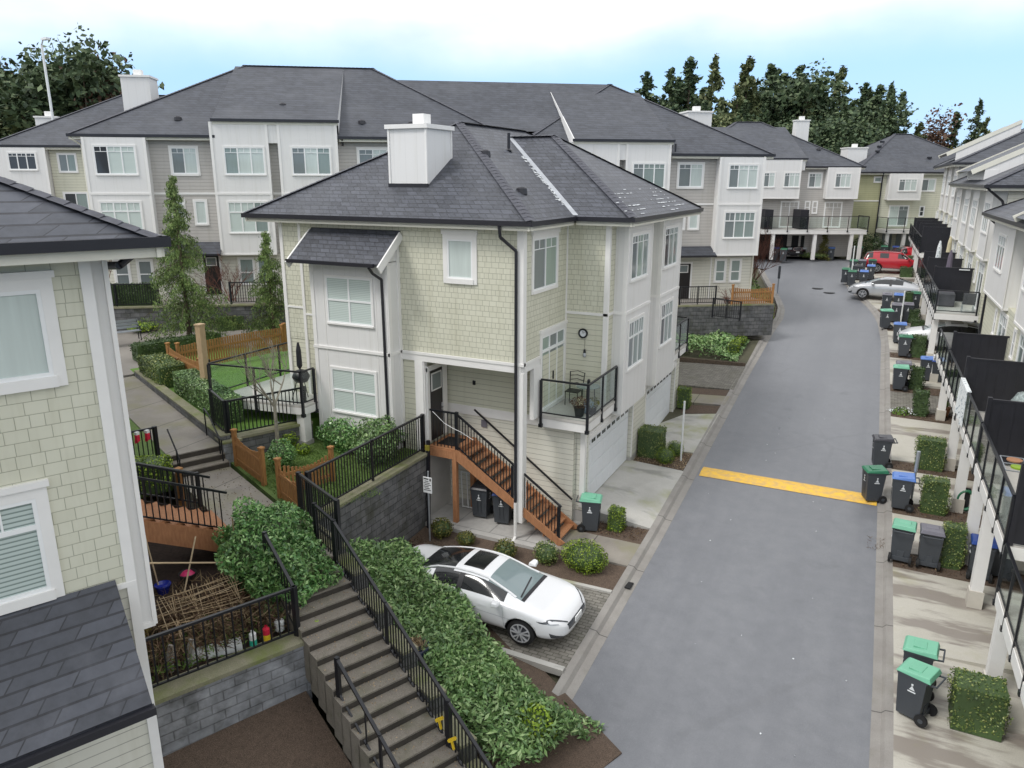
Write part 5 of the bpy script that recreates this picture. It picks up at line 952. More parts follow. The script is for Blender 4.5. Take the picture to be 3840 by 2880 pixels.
# ================================================================ RIGHT ROW (frame: x = metres east of the balcony rails, y = north)
AR = math.atan(.018)
def rrow(label, zb, y0, y1, deck, eave, bays, units, screens, posts, sec, glass_=True, south=False, wins='lg'):
    t = thing('townhouse_row', label, 'house', (3.3, 0, zb), AR, world=False); OFF[t.name] = Vector((0, 0, zb)); WX, BX_, UX = 1.80, 1.62, 2.15
    m = MB(); m.box(WX + .4, y0, zb, 14, y1, deck + 2.65); m.box(UX, y0, deck + 2.6, 14, y1, eave - .1); m.build('wall', 'cream_siding', t)
    m = MB(); m.box(WX, y0, deck - .35, WX + .45, y1, deck + 2.62); m.build('balcony_wall', 'sage_siding', t)
    for a_, b_ in bays:
        q = MB(); q.box(BX_, a_, deck + 2.55, UX + .02, b_, eave - .1); o = q.build('bay', 'white_board', t); q = MB()
        for c in (a_, b_): q.box(BX_ - .02, c - .05, deck + 2.55, BX_, c + .05, eave - .1)
        q.box(BX_ - .03, a_ - .03, deck + 2.5, UX, b_ + .03, deck + 2.58); q.build('trim_boards', 'trim', o); window(t, BX_, (a_ + b_) / 2, deck + 3.75, min(1.9, b_ - a_ - .6), 1.35, -PI / 2, 'gmg', grid=.3, casing=.07)
    r = MB(); a, b = hip(r, BX_ - .45, y0 - .4, 14, y1 + .4, eave, .5); ro = r.build('roof', 'roof_shingle' if y0 < 50 else 'roof_far', t); caps([((BX_ - .45, y0 - .4, eave), a), ((BX_ - .45, y1 + .4, eave), b)], .3, parent=ro, up=.015); gutter([(14, y0 - .4), (BX_ - .45, y0 - .4)][::-1], t, eave); gutter([(BX_ - .45, y1 + .4), (BX_ - .45, y0 - .4)], t, eave)
    for (u0, u1) in units:
        yc = (u0 + u1) / 2; window(t, WX, yc - .6, deck + .12, 1.7, 2.15, -PI / 2, 'mg', grid=.2, casing=.09); window(t, WX, yc + 1.3, deck + 1.2, .4, .95, -PI / 2, 'd', cross=True, casing=.07)
        m = MB(); m.box(-.02, u0, deck - .30, WX, u1 - .0, deck - .03, 0); m.box(.0, u0 + .01, deck - .03, WX, u1 - .01, deck, 1); o = m.build('balcony', ['trim', 'deck_grey'], t); pts = [(0, u1 - .06, deck), (0, u0 + .06, deck)]
        if south and u0 == units[0][0]: pts.append((WX - .1, u0 + .04, deck))
        railing(o, pts, 1.07, glass_, .33, 1.15 if glass_ else 1.5)
    for ys in screens: q = MB(); n = 6; q.box(.08, ys - .03, deck + .05, WX - .05, ys + .03, deck + 1.70); q.box(.02, ys - .06, deck, .12, ys + .06, deck + 1.80); q.box(.08, ys - .045, deck + 1.70, WX, ys + .045, deck + 1.76); [q.box(.1 + k * .27, ys - .036, deck + .06, .112 + k * .27, ys + .036, deck + 1.7) for k in range(1, 7)]; q.build('privacy_screen', 'black_vinyl', t)
    for yp in posts: zg = roadz(yp) + .1; q = MB(); q.box(-.02, yp - .13, zg, .24, yp + .13, deck - .3); q.box(-.05, yp - .16, zg, .27, yp + .16, zg + .45, 1); q.build('post', ['trim', 'cream_brick_paint'], t)
    for yg0, yg1 in [(u0 + .5, u1 - .7) for u0, u1 in units]: q = MB(); q.box(WX + .36, yg0, roadz(yg0) + .1, WX + .40, yg1, deck - .6); q.build('garage_door', 'garage_white', t)
    return t, ro
R0, _ = rrow('nearest right-hand house end, only its low glass railed balcony showing at the bottom right', -1.6, 3.0, 16.95, .95, 6.9, [], [(4, 10.5), (10.5, 16.95)], [10.5], [6.9, 11.5, 16.4], 0)
R1, rr1 = rrow('near right-hand townhouse row with glass balcony rails and tall black privacy screens', -1.2, 17.0, 38.8, 1.95, 7.85, [(33.2, 38.7), (27.8, 30.4), (22.5, 25.4), (17.5, 20.5)], [(17.0, 22.2), (22.2, 27.3), (27.3, 31.9), (31.9, 36.6)], [17.05, 22.2, 27.35, 31.9], [19.7, 21.7, 24.8, 27.9, 32.7, 37.5], 0)
q = MB(); q.poly([(1.1, 30.4, 8.0), (1.1, 17, 8.0), (4.2, 17, 9.75), (4.2, 30.4, 9.75)]); q.build('raised_roof', 'roof_shingle', rr1, fix=True); q = MB(); q.bar((1.08, 30.45, 7.93), (4.2, 30.45, 9.68), .06, .24); q.bar((1.08, 17, 7.93), (4.2, 17, 9.68), .06, .24); q.poly([(1.6, 30.38, 7.8), (1.6, 30.38, 8.2), (4.2, 30.38, 9.7), (4.2, 30.38, 7.8)]); q.build('rake_board', 'cream_trim', rr1)
R2, rr2 = rrow('middle right-hand townhouse row stepping up the hill with white bays and patio umbrellas', .5, 40.4, 58.0, 3.10, 9.0, [(40.6, 43.2), (45.6, 48.2), (49.6, 52.3), (54.4, 57.6)], [(40.4, 44.6), (44.6, 49.9), (49.9, 54.0), (54.0, 58.0)], [44.6, 49.9, 54.0], [40.8, 44.6, 49.0, 53.5, 57.5], 0, south=True)
for a_, b_ in ((45, 52.8),): q = MB(); q.poly([(1.05, b_, 9.65), (1.05, a_, 9.65), (5.2, a_, 11.75), (5.2, b_, 11.75)]); q.build('raised_roof', 'roof_shingle', rr2, fix=True); q = MB(); [MB().bar((1.03, c, 9.58), (5.2, c, 11.68), .06, .24).build('rake_board', 'cream_trim', rr2) for c in (a_, b_)]; q.poly([(1.6, a_ + .02, 9.0), (1.6, a_ + .02, 9.8), (5.2, a_ + .02, 11.7), (5.2, a_ + .02, 9.0)]); q.box(1.6, a_, 8.9, 2.2, b_, 9.7); q.build('rake_board', 'white_board', rr2)
R3, rr3 = rrow('farthest right-hand townhouse row before the end of the street', 1.9, 58.2, 76.0, 4.40, 10.3, [(58.8, 61.4), (63.6, 66.2), (68, 70.5)], [(58.2, 62.7), (62.7, 67.2), (67.2, 71.6), (71.6, 76)], [58.3, 62.7, 67.2, 71.6], [58.6, 62.7, 67.2, 71.6], 0)
for a_, b_ in ((62.5, 70),): q = MB(); q.poly([(1.05, b_, 11.0), (1.05, a_, 11.0), (5.2, a_, 13.1), (5.2, b_, 13.1)]); q.build('raised_roof', 'roof_far', rr3, fix=True); q = MB(); [MB().bar((1.03, c, 10.93), (5.2, c, 13.03), .06, .24).build('rake_board', 'cream_trim', rr3) for c in (a_, b_)]; q.poly([(1.6, a_ + .02, 10.3), (1.6, a_ + .02, 11.1), (5.2, a_ + .02, 13.1), (5.2, a_ + .02, 10.3)]); q.build('rake_board', 'white_board', rr3)
downspout(R1, [(1.3, 38.9, 7.7), (1.75, 38.9, 7.3), (1.75, 38.9, 2.2)], .05); downspout(R2, [(1.2, 40.0, 8.9), (1.95, 40.34, 8.3), (2.2, 40.34, 7.6), (2.2, 40.34, .9)], .055)

# ================================================================ TERRACES OF THE ROWS
def cw(x, y, z=0): return (-34.864 + x * math.cos(AC) - y * math.sin(AC), 24.423 + x * math.sin(AC) + y * math.cos(AC), z)
slab('terrace', [cw(-3, -2.3, 3.25), cw(21, -2.3, 3.25), cw(21, .2, 3.25), cw(-3, .2, 3.25)], 'court', th=2.2)
m = MB(); m.box(-3, -2.62, 1.6, 21, -2.31, 3.22, 0); m.box(-3, -2.66, 3.22, 21, -2.28, 3.30, 1); o = tag(m.build('terrace_wall', ['block_wall', 'moss_cap'], rz=AC, loc=(-34.864, 24.423, 0)), 'long dark block wall under the terrace fences behind the courtyard', 'wall')
fence('iron_fence', 'black iron fence backed by a clipped hedge on the far left terrace wall', [cw(-.5, -2.45, 3.3), cw(3.3, -2.45, 3.3)], 1.05, spacing=1.9); fence('iron_fence', 'black iron fence on the terrace wall behind the right weeping conifer', [cw(6.6, -2.45, 3.3), cw(11.5, -2.45, 3.3)], 1.05, spacing=1.9)
def hedge_w(name, label, p, q, w, z, h, leaf_, n, size, cat='hedge', group=None, rough=.04):
    dx, dy = q[0] - p[0], q[1] - p[1]; L = math.hypot(dx, dy); return cube_hedge(name, label, cat, ((p[0] + q[0]) / 2, (p[1] + q[1]) / 2, z), L, w, h, leaf_, n, size, group, math.atan2(dy, dx), rough=rough)
hedge_w('clipped_hedge', 'dark clipped hedge right behind the left iron terrace fence', cw(-.4, -2.0), cw(3.2, -2.0), .5, 3.25, 1.1, 'dark_leaf', 3500, .07)
slab('terrace', [(-6.3, 42.05, 1.5), cw(34.9, -.5, 1.5), cw(24, -.5, 1.5), (-16.5, 37.0, 1.5)], 'earth', th=1.2)
slab('terrace', [cw(34.7, -2.2, 2.68), cw(34.7, .3, 2.68), cw(25, .3, 2.68), cw(25, -2.2, 2.68)], 'court', th=1.5)
m = MB()
def wallseg(m, p, q, z0, z1a, z1b, w=.3, cap=True):
    d = Vector((q[0] - p[0], q[1] - p[1], 0)).normalized(); n = Vector((-d.y, d.x, 0)) * w
    P = [(p[0], p[1], z0), (q[0], q[1], z0), (q[0] + n.x, q[1] + n.y, z0), (p[0] + n.x, p[1] + n.y, z0), (p[0], p[1], z1a), (q[0], q[1], z1b), (q[0] + n.x, q[1] + n.y, z1b), (p[0] + n.x, p[1] + n.y, z1a)]; m.hexa(P, 0)
    if cap: m.hexa([(a, b, c + (0 if k < 4 else .07)) for k, (a, b, c) in enumerate([(P[4][0], P[4][1], z1a), (P[5][0], P[5][1], z1b), (P[6][0], P[6][1], z1b), (P[7][0], P[7][1], z1a)] * 2)], 1)
wallseg(m, (-16.5, 36.9), (-6.15, 41.95), 0, 1.5, 1.5); tag(m.build('block_retaining_wall', ['block_wall', 'moss_cap']), 'dark block wall with an iron fence on top beyond the green shrub bed', 'wall')
m = MB(); wallseg(m, (-6.0, 42.1), (-5.95, 45.2), .5, 1.5, 2.3); wallseg(m, (-5.95, 45.2), (-6.5, 48.5), .7, 2.3, 2.4); wallseg(m, (-6.5, 48.5), (-8.2, 52), .8, 2.4, 2.3); tag(m.build('curved_block_wall', ['block_wall', 'moss_cap']), 'curved dark block wall behind the clipped hedge at the road bend', 'wall')
m = MB(); wallseg(m, cw(25, -2.5)[:2], cw(34.7, -2.5)[:2], 1.0, 2.66, 2.66); tag(m.build('terrace_wall', ['block_wall', 'moss_cap']), 'low block wall below the cedar fence of the end townhouse', 'wall')
fence('iron_fence', 'long black iron fence on the dark wall beyond the shrub bed', [(-16.3, 37.15, 1.58), (-6.3, 42.05, 1.58)], .98, spacing=2.2)
fence('iron_fence', 'black iron rail by the dark door of the far corner unit', [cw(29.4, -2.3, 2.75), cw(31.4, -2.3, 2.75)], .95, spacing=1); fence('iron_fence', 'short tall iron rail left of the cedar fence at the row corner', [cw(30.9, -3.2, 2.2), cw(32.4, -3.3, 2.0)], 1.0, spacing=1)
wood_fence('cedar_picket_fence', 'orange cedar picket fence at the corner of the grey row by the road bend', cw(32.3, -2.4, 2.7), cw(34.6, -2.4, 2.7), .95, .12)

# ================================================================ COURTYARD AND WALKWAY
fence('iron_fence', 'black iron picket fence climbing the tall dark retaining wall beside the white bay', [(-11.86, 18.0, 1.16), (-11.86, 12.9, 1.16)], 1.16, spacing=2.5, postw=.1)
fence('iron_fence', 'short black iron fence across the head of the stepped wall, above the white car', [wv(-16.2, 6.62, 1.16), wv(-14.2, 6.62, 1.14)], 1.18, spacing=3, postw=.1)
def zst(u): return 1.0 - max(0, (u + 13.95)) / RU * RI
fence('stair_railing', 'long black iron railing running down the right side of the concrete stairs', [wv(-14.85, 6.38, 1.06), wv(-13.9, 6.38, zst(-13.9) + .02), wv(-9.6, 6.38, zst(-9.6)), wv(-8.2, 6.38, zst(-8.2))], 1.02, 'railing', spacing=2.2)
fence('handrail', 'lower black handrail at the left foot of the concrete stairs', [wv(-11.25, 5.05, zst(-11.25)), wv(-8.2, 5.05, zst(-8.2))], .85, 'railing', spacing=1.8, pick=.9)
fence('planter_fence', 'heavy black iron fence along the planter wall in front of the bean trellis', [wv(-12.8, -1.5, .38), wv(-12.8, 4.95, .38)], 1.06, spacing=3.2, postw=.1, pick=.17)
fence('planter_fence', 'short return of black iron fence between the laurel and the concrete stairs', [wv(-12.8, 4.95, .38), wv(-14.2, 4.97, 1.0)], 1.06, spacing=3, postw=.08, pick=.17)
fence('iron_fence', 'black iron fence with glossy posts beside the bare birch and the deck', [wv(-21.45, 6.75, 1.8), wv(-21.45, 9.15, 1.8)], 1.1, spacing=3, postw=.1); fence('iron_fence', 'narrow iron fence panel at the head of the short steps', [wv(-22.4, 6.62, 1.95), wv(-21.45, 6.68, 1.8)], 1.1, spacing=2, postw=.09)
m = MB(); hp = [wv(-22.3, 6.35, 2.55), wv(-21.9, 6.33, 2.5), wv(-21.1, 6.33, 2.0), wv(-20.9, 6.33, 1.95)]
for a, b in zip(hp, hp[1:]): m.cyl(a, b, .022, n=8)
for p, z in ((hp[0], 1.7), (hp[2], 1.2), (hp[3], 1.2)): m.cyl(p, (p[0], p[1], z), .02, n=8)
tag(m.build('handrail', 'black_metal'), 'thin bent black handrail on the right of the short walkway steps', 'railing')
m = MB(); hp = [wv(-21.6, 5.1, 2.35), wv(-20.9, 5.1, 1.9), wv(-20.7, 5.1, 1.7)]
for a, b in zip(hp, hp[1:]): m.cyl(a, b, .022, n=8)
for p, z in ((hp[1], 1.2), (hp[2], 1.2)): m.cyl(p, (p[0], p[1], z), .02, n=8)
tag(m.build('handrail', 'black_metal'), 'short black handrail on the left of the walkway steps below the red gloves', 'railing')
# cedar side stairs of the near house, crossing above the planter
SS = thing('wooden_stairs', 'cedar stairs with black pickets leading from the near house down to the walkway landing', 'stairs', (*wv(-19, 4.4)[:2], .3), WROT, world=False); OFF[SS.name] = Vector((-19, 4.4, .3))
OX, OY = 0, 0
# a flight running along v: from the house (low v, high) to the landing (v=5)
v0, v1, z0_, z1_ = 1.0, 4.95, 3.0, 1.12; u0, u1 = -17.9, -16.7
for u in (u0, u1): m = MB(); m.hexa([(u - .03, v0, z0_ - .42), (u + .03, v0, z0_ - .42), (u + .03, v1, z1_ - .55), (u - .03, v1, z1_ - .55), (u - .03, v0, z0_), (u + .03, v0, z0_), (u + .03, v1, z1_ + .02), (u - .03, v1, z1_ + .02)]); m.build('stringer', 'cedar', SS)
m = MB()
for k in range(13): f = (k + .2) / 13; m.box(u0, v0 + (v1 - v0) * f, z0_ + (z1_ - z0_) * f - .05, u1, v0 + (v1 - v0) * f + .3, z0_ + (z1_ - z0_) * f)
m.build('treads', 'cedar', SS)
for u in (u0, u1):
    r = MB(); pc = MB(); r.bar((u, v0, z0_ + 1.0), (u, v1 + .1, z1_ + .98), .05, .05); r.bar((u, v0, z0_ + .10), (u, v1, z1_ + .1), .035, .03)
    for k in range(30): f = (k + .5) / 30; pc.box(u - .012, v0 + (v1 - v0) * f - .012, z0_ + (z1_ - z0_) * f + .08, u + .012, v0 + (v1 - v0) * f + .012, z0_ + (z1_ - z0_) * f + .99)
    o = r.build('railing', 'black_metal', SS); pc.build('pickets', 'black_metal', o)
fence('iron_fence', 'black iron fence with red gloves hung on it, left of the short steps', [wv(-21.5, 3.0, 1.5), wv(-21.5, 4.75, 1.5)], 1.0, spacing=3, postw=.1)
fence('iron_fence', 'lower iron rail below the lime hedge behind the cedar stairs', [wv(-19.6, 2.6, 1.9), wv(-18.6, 4.95, 1.1)], .9, spacing=3)
for k, (x, y) in enumerate(((-18.9, 4.6), (-20.9, 3.6), (-21.8, 2.9))): p = wv(x, y, 1.1); m = MB(); m.box(p[0] - .06, p[1] - .06, .6, p[0] + .06, p[1] + .06, 2.1); m.box(p[0] - .08, p[1] - .08, 2.1, p[0] + .08, p[1] + .08, 2.15); tag(m.build('cedar_post', 'cedar_fence'), ('cedar post beside the lime hedge at the foot of the short steps', 'cedar post behind the iron fence with gloves', 'cedar post close to the near house corner')[k], 'post')
G = thing('pair_of_gloves', 'pair of red gloves with white cuffs hung over the iron fence', 'gloves', wv(-21.45, 4.3, 2.3)); 
for dv in (.12, .38):
    p = wv(-21.42, 4.15 + dv, 2.22); m = MB(); m.box(p[0] - .05, p[1] - .05, p[2], p[0] + .06, p[1] + .05, p[2] + .2); m.box(p[0] - .07, p[1] - .05, p[2] - .06, p[0] - .03, p[1] + .05, p[2] + .05); m.build('glove', 'red_cloth', G, bevel=.02); m = MB(); m.box(p[0] - .045, p[1] - .045, p[2] + .2, p[0] + .05, p[1] + .05, p[2] + .28); m.build('cuff', 'white_plastic', G)
# cedar picket fences on the lower yard and behind the deck
GF = 'cedar picket fences around the yards'
wood_fence('cedar_picket_fence', 'mossy cedar picket fence left of the bare birch trunk', wv(-20.75, 6.66, 1.12), wv(-18.85, 6.72, 1.1), .98, .15, GF); wood_fence('cedar_picket_fence', 'short cedar picket fence touching the black iron corner post', wv(-17.8, 6.74, 1.1), wv(-16.45, 6.72, 1.1), .98, .25, GF)
wood_fence('cedar_picket_fence', 'small cedar picket return running back towards the white deck post', wv(-17.8, 6.85, 1.1), wv(-17.95, 8.3, 1.1), .9, .2, GF, posts=(0, 1))
wood_fence('cedar_picket_fence', 'cedar picket fence stepping down between the clipped hedge and the lawn', wv(-30.3, 7.55, 1.8), wv(-26.9, 7.7, 1.8), 1.1, .1, GF); wood_fence('cedar_picket_fence', 'cedar fence with lattice top behind the lawn, between its tall posts', wv(-30.3, 7.9, 1.8), wv(-30.9, 12.4, 1.9), 1.05, -.06, GF); wood_fence('cedar_picket_fence', 'far end of the cedar lattice fence beside the sage wall', wv(-30.9, 12.5, 1.9), wv(-31.2, 16.5, 1.9), 1.1, .05, GF)
m = MB(); p = wv(-25.6, 7.45, 1.7); m.box(p[0] - .11, p[1] - .11, 1.0, p[0] + .11, p[1] + .11, 4.45); m.box(p[0] - .13, p[1] - .13, 4.45, p[0] + .13, p[1] + .13, 4.5); tag(m.build('timber_post', 'tan_post'), 'tall pale tan timber post standing behind the deck railing', 'post')
m = MB(); p = wv(-26.4, 7.75, 1.7); m.box(p[0] - .18, p[1] - .04, 1.7, p[0] + .18, p[1] + .04, 3.1); tag(m.build('privacy_screen', 'black_vinyl'), 'narrow black panel at the end of the deck railing', 'screen')
# barbecue on the deck, patio set on the balcony
B = thing('kettle_grill', 'black grill on thin legs at the corner of the white deck', 'grill', (-16.0, 17.45, 2.42)); m = MB(); m.lathe((-16.0, 17.45, 3.15), [(.02, -.2), (.2, -.14), (.28, 0), (.27, .05), (.2, .2), (.02, .26)], 16); m.build('kettle', 'black_metal', B, smooth=True)
for dx, dy in ((-.2, -.15), (.2, -.15), (0, .2)): m = MB(); m.cyl((-16.0 + dx * .6, 17.45 + dy * .6, 3.0), (-16.0 + dx * 1.3, 17.45 + dy * 1.3, 2.42), .015, n=6); m.build('leg', 'black_metal', B)
m = MB(); m.cyl((-16.22, 17.66, 2.42), (-16.22, 17.66, 4.15), .03, n=8); m.lathe((-16.22, 17.66, 3.35), [(.03, 0), (.09, .1), (.08, .6), (.03, .85)], 10); tag(m.build('folded_parasol', 'black_vinyl'), 'slim folded black parasol leaning in the deck corner behind the grill', 'parasol')
CH = thing('patio_chair', 'black slatted metal chair on the corner balcony by the sliding door', 'chair', (-8.05, 20.75, 2.46)); m = MB(); m.box(-8.27, 20.5, 2.88, -7.85, 20.9, 2.91); m.build('seat', 'black_metal', CH)
m = MB(); m.bar((-8.27, 20.92, 2.9), (-8.30, 21.02, 3.42), .025, .025); m.bar((-7.85, 20.92, 2.9), (-7.82, 21.02, 3.42), .025, .025)
for k in range(4): z = 3.05 + k * .12; m.bar((-8.28, 20.95 + k * .02, z), (-8.06, 20.98 + k * .02, z + .04), .02, .015); m.bar((-8.06, 20.98 + k * .02, z + .04), (-7.84, 20.95 + k * .02, z), .02, .015)
m.build('backrest', 'black_metal', CH)
for x in (-8.26, -7.86):
    for y in (20.52, 20.88): m = MB(); m.cyl((x, y, 2.46), (x, y, 2.89), .013, n=6); m.build('leg', 'black_metal', CH)
T = thing('patio_table', 'small round glass patio table in the balcony corner', 'table', (-7.55, 20.6, 2.46)); m = MB(); m.cyl((-7.55, 20.6, 3.12), (-7.55, 20.6, 3.14), .36, n=24); m.build('tabletop', 'pane_mid', T)
for a in (0, 2.1, 4.2): m = MB(); m.cyl((-7.55 + .25 * math.cos(a), 20.6 + .25 * math.sin(a), 2.46), (-7.55 + .2 * math.cos(a), 20.6 + .2 * math.sin(a), 3.12), .013, n=6); m.build('leg', 'black_metal', T)
m = MB(); m.lathe((-7.55, 20.65, 3.14), [(.05, 0), (.05, .16), (.02, .2)], 10); tag(m.build('lantern', 'black_metal'), 'little black lantern standing on the balcony table', 'lantern')
m = MB(); m.lathe((-7.62, 20.25, 2.46), [(.16, 0), (.17, .22), (.12, .34), (.05, .38)], 12); tag(m.build('plastic_jug', 'umbrella_cream'), 'pale yellow and white jug on the balcony floor under the table', 'jug')
m = MB(); m.lathe((-7.32, 20.1, 2.46), [(.15, 0), (.19, .15), (.15, .33), (.04, .42)], 12); tag(m.build('fabric_bag', 'bluecloth'), 'light blue bag beside the balcony table', 'bag')
t = thing('dried_potted_plant', 'dark pot with a rusty brown dried plant on the corner balcony', 'potted plant', (-7.45, 19.65, 2.46)); m = MB(); m.lathe((-7.45, 19.65, 2.46), [(.12, 0), (.17, .28), (.15, .28)], 14); m.build('pot', 'pot_black', t); P, N = ell_pts((0, 0, .42), (.27, .27, .17), 500, lump=.15); link('plant', leaf_mesh('plant', P, .05, 'russet', normals=N), t)
t = thing('dried_potted_plant', 'olive brown clump in a pot next to the rusty one on the balcony', 'potted plant', (-7.18, 20.0, 2.46)); m = MB(); m.lathe((-7.18, 20.0, 2.46), [(.1, 0), (.14, .22), (.12, .22)], 14); m.build('pot', 'pot_black', t); P, N = ell_pts((0, 0, .36), (.22, .22, .14), 400, lump=.15); link('plant', leaf_mesh('plant', P, .05, 'olive_leaf', normals=N), t)
# bench and things in the courtyard
BN = thing('park_bench', 'weathered grey bench with curled iron arms in the courtyard at left', 'bench', wv(-36.4, 7.2, 2.1)); c_ = Vector(wv(-36.4, 7.2, 2.1)); d_ = Vector((*Ua, 0)); e_ = Vector((*Va, 0))
for k in range(3): m = MB(); q = c_ + d_ * (.14 * k - .14) + Vector((0, 0, .45)); m.bar(q - e_ * .8, q + e_ * .8, .12, .03); m.build('seat_board', 'galv', BN)
for k in range(3): m = MB(); q = c_ - d_ * (.25 + .04 * k) + Vector((0, 0, .6 + k * .13)); m.bar(q - e_ * .8, q + e_ * .8, .03, .11); m.build('back_board', 'galv', BN)
for s in (-.75, .75):
    m = MB(); q = c_ + e_ * s; m.bar(q + d_ * .2, q + d_ * .12 + Vector((0, 0, .66)), .03, .03); m.bar(q - d_ * .25, q - d_ * .33 + Vector((0, 0, .9)), .03, .03); m.bar(q + d_ * .16 + Vector((0, 0, .64)), q - d_ * .28 + Vector((0, 0, .64)), .03, .03); m.build('arm_frame', 'black_metal', BN)
# ---- clipped hedges of the walkway and courtyard
hedge_w('clipped_hedge', 'clipped laurel hedge with yellow-green tips along the upper walkway, nearest the deck', wv(-27.6, 7.25), wv(-22.6, 7.3), .85, 1.78, .85, 'laurel_dull', 6500, .075)
hedge_w('clipped_hedge', 'clipped hedge block with a bright lime end beside the upper walkway', wv(-30.9, 7.0), wv(-28.2, 7.1), 1.05, 1.78, .85, 'hedge_leaf', 4200, .07); hedge_w('clipped_hedge', 'low dark clipped hedge beyond the lime-tipped block', wv(-33.2, 6.9), wv(-33.7, 10.6), .8, 1.85, .75, 'dark_leaf', 3500, .07)
hedge_w('clipped_hedge', 'row of rounded dark hedge below the right weeping conifer', wv(-36.6, 11.4), wv(-34.3, 20), .8, 2.0, .8, 'hedge_leaf', 6000, .08); ball_bush('groundcover_shrub', 'low bright yellow-green shrub against the courtyard wall', 'shrub', wv(-38.6, 9.0, 2.1), (.8, 1.3, .28), 'lime_leaf', 1400, .08)
hedge_w('clipped_hedge', 'lime green hedge below the iron fence with red gloves', wv(-21.0, 3.2), wv(-20.2, 4.7), 1.0, 1.2, .8, 'lime_leaf', 3200, .06)
ball_bush('bare_red_shrub', 'small russet shrub between the clipped hedge and the cedar fence', 'shrub', wv(-29.0, 7.6, 1.8), (.4, .4, .45), 'russet', 700, .06)
P, N = ell_pts((0, 0, 1.28), (1.18, 1.0, .80), 15000, lump=.28, inner=.45); P2, N2 = ell_pts((.95, .1, .95), (.95, .85, .78), 8500, lump=.2, inner=.35); P3, N3 = ell_pts((1.15, .0, .45), (.55, .6, .6), 1500)
t = thing('laurel_bush', 'big glossy green laurel bush overhanging the black planter fence by the stairs', 'bush', wv(-15.0, 5.3, .1), WROT + .0, world=False); link('foliage', leaf_mesh('foliage', np.vstack([P, P2, P3]), .10, 'laurel', normals=np.vstack([N, N2, N3]), aspect=.42, tilt=1.0, jitter=.5), t)
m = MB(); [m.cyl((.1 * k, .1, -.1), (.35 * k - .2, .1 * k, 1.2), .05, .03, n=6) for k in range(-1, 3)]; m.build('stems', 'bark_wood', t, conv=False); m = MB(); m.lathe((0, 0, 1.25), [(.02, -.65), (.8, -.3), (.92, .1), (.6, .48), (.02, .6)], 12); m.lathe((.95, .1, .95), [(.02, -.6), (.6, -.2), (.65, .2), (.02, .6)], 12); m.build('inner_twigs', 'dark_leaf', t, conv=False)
# strip of laurel between the stairs and the parking pad
n = 24000; uu_ = RNG.uniform(-15.9, -8.6, n); vv_ = 6.95 + RNG.random(n) * (1.9 + np.clip(-10.5 - uu_, 0, 3) * .12 + np.clip(uu_ + 10.2, 0, 2) * .5); h_ = (.62 + .13 * np.sin(uu_ * 2.3) * np.sin(vv_ * 3 + uu_)) * np.clip(np.minimum(vv_ - 6.8, 9.15 + np.clip(-10.5 - uu_, 0, 3) * .12 - vv_) * 2.6, .25, 1) * (.55 + .45 * RNG.random(n) ** .4); zb = np.interp(uu_, [-16, -14, -11, -8.5], [-.55, -.85, -1.45, -1.75]) + np.clip(8.4 - vv_, 0, 2) * .22
P = np.stack([Ua.x * uu_ + Va.x * vv_, Ua.y * uu_ + Va.y * vv_, zb + h_], 1); P = P + RNG.normal(size=P.shape) * [.04, .04, .06]; c0 = np.array(wv(-12.5, 8, -1.2)); t = thing('laurel_hedge', 'sprawling low laurel hedge between the concrete stairs and the white car', 'hedge', tuple(c0), 0, world=False); link('foliage', leaf_mesh('foliage', P - c0, .125, 'laurel_dull', normals=np.tile([0, -.2, .9], (n, 1)), aspect=.38, tilt=1.0, jitter=.5), t)
ball_bush('lime_shrub', 'yellow-green shrub tip at the lower end of the laurel hedge', 'shrub', wv(-9.3, 8.2, -1.55), (.5, .45, .35), 'lime_leaf', 900, .09)
t = thing('potted_plant', 'round navy pot with straw coloured dry stalks in the laurel by the stairs', 'potted plant', wv(-11.9, 7.15, -.75)); x, y, z = wv(-11.9, 7.15, -.75); m = MB(); m.lathe((x, y, z), [(.17, 0), (.26, .3), (.28, .42), (.25, .42), (.24, .38), (.001, .38)], 20); m.build('pot', 'pot_navy', t, smooth=True); P = RNG.normal(size=(160, 3)) * [.1, .1, .04] + [0, 0, .48]; link('plant', leaf_mesh('plant', P, .16, 'straw', aspect=.12, normals=RNG.normal(size=(160, 3)) * [1, 1, .2], droop=-.8), t)
for (u, v, z, l) in ((-12.75, 5.35, .42, 'planter fence corner'), (-15.3, 6.95, .35, 'iron post above the stepped wall')): p = wv(u, v, z); m = MB(); m.lathe(p, [(.10, 0), (.13, .06), (.10, .13), (.02, .15)], 12); tag(m.build('mossy_stone', 'lime_leaf', smooth=True), 'small lime green mossy stone by the ' + l, 'stone')
for v in (6.30,): 
    for k, u in enumerate((-9.75, -9.35)): p = wv(u, v, zst(u) + .45); m = MB(); m.bar((p[0] - .09, p[1], p[2]), (p[0] + .05, p[1] + .02, p[2] + .1), .05, .05); m.bar((p[0] - .02, p[1], p[2] + .02), (p[0] + .02, p[1], p[2] - .14), .04, .03); tag(m.build('yellow_ribbon', 'yellow_plastic'), ('yellow ribbon tied to the stair railing, upper one', 'yellow ribbon tied lower on the stair railing')[k], 'ribbon')
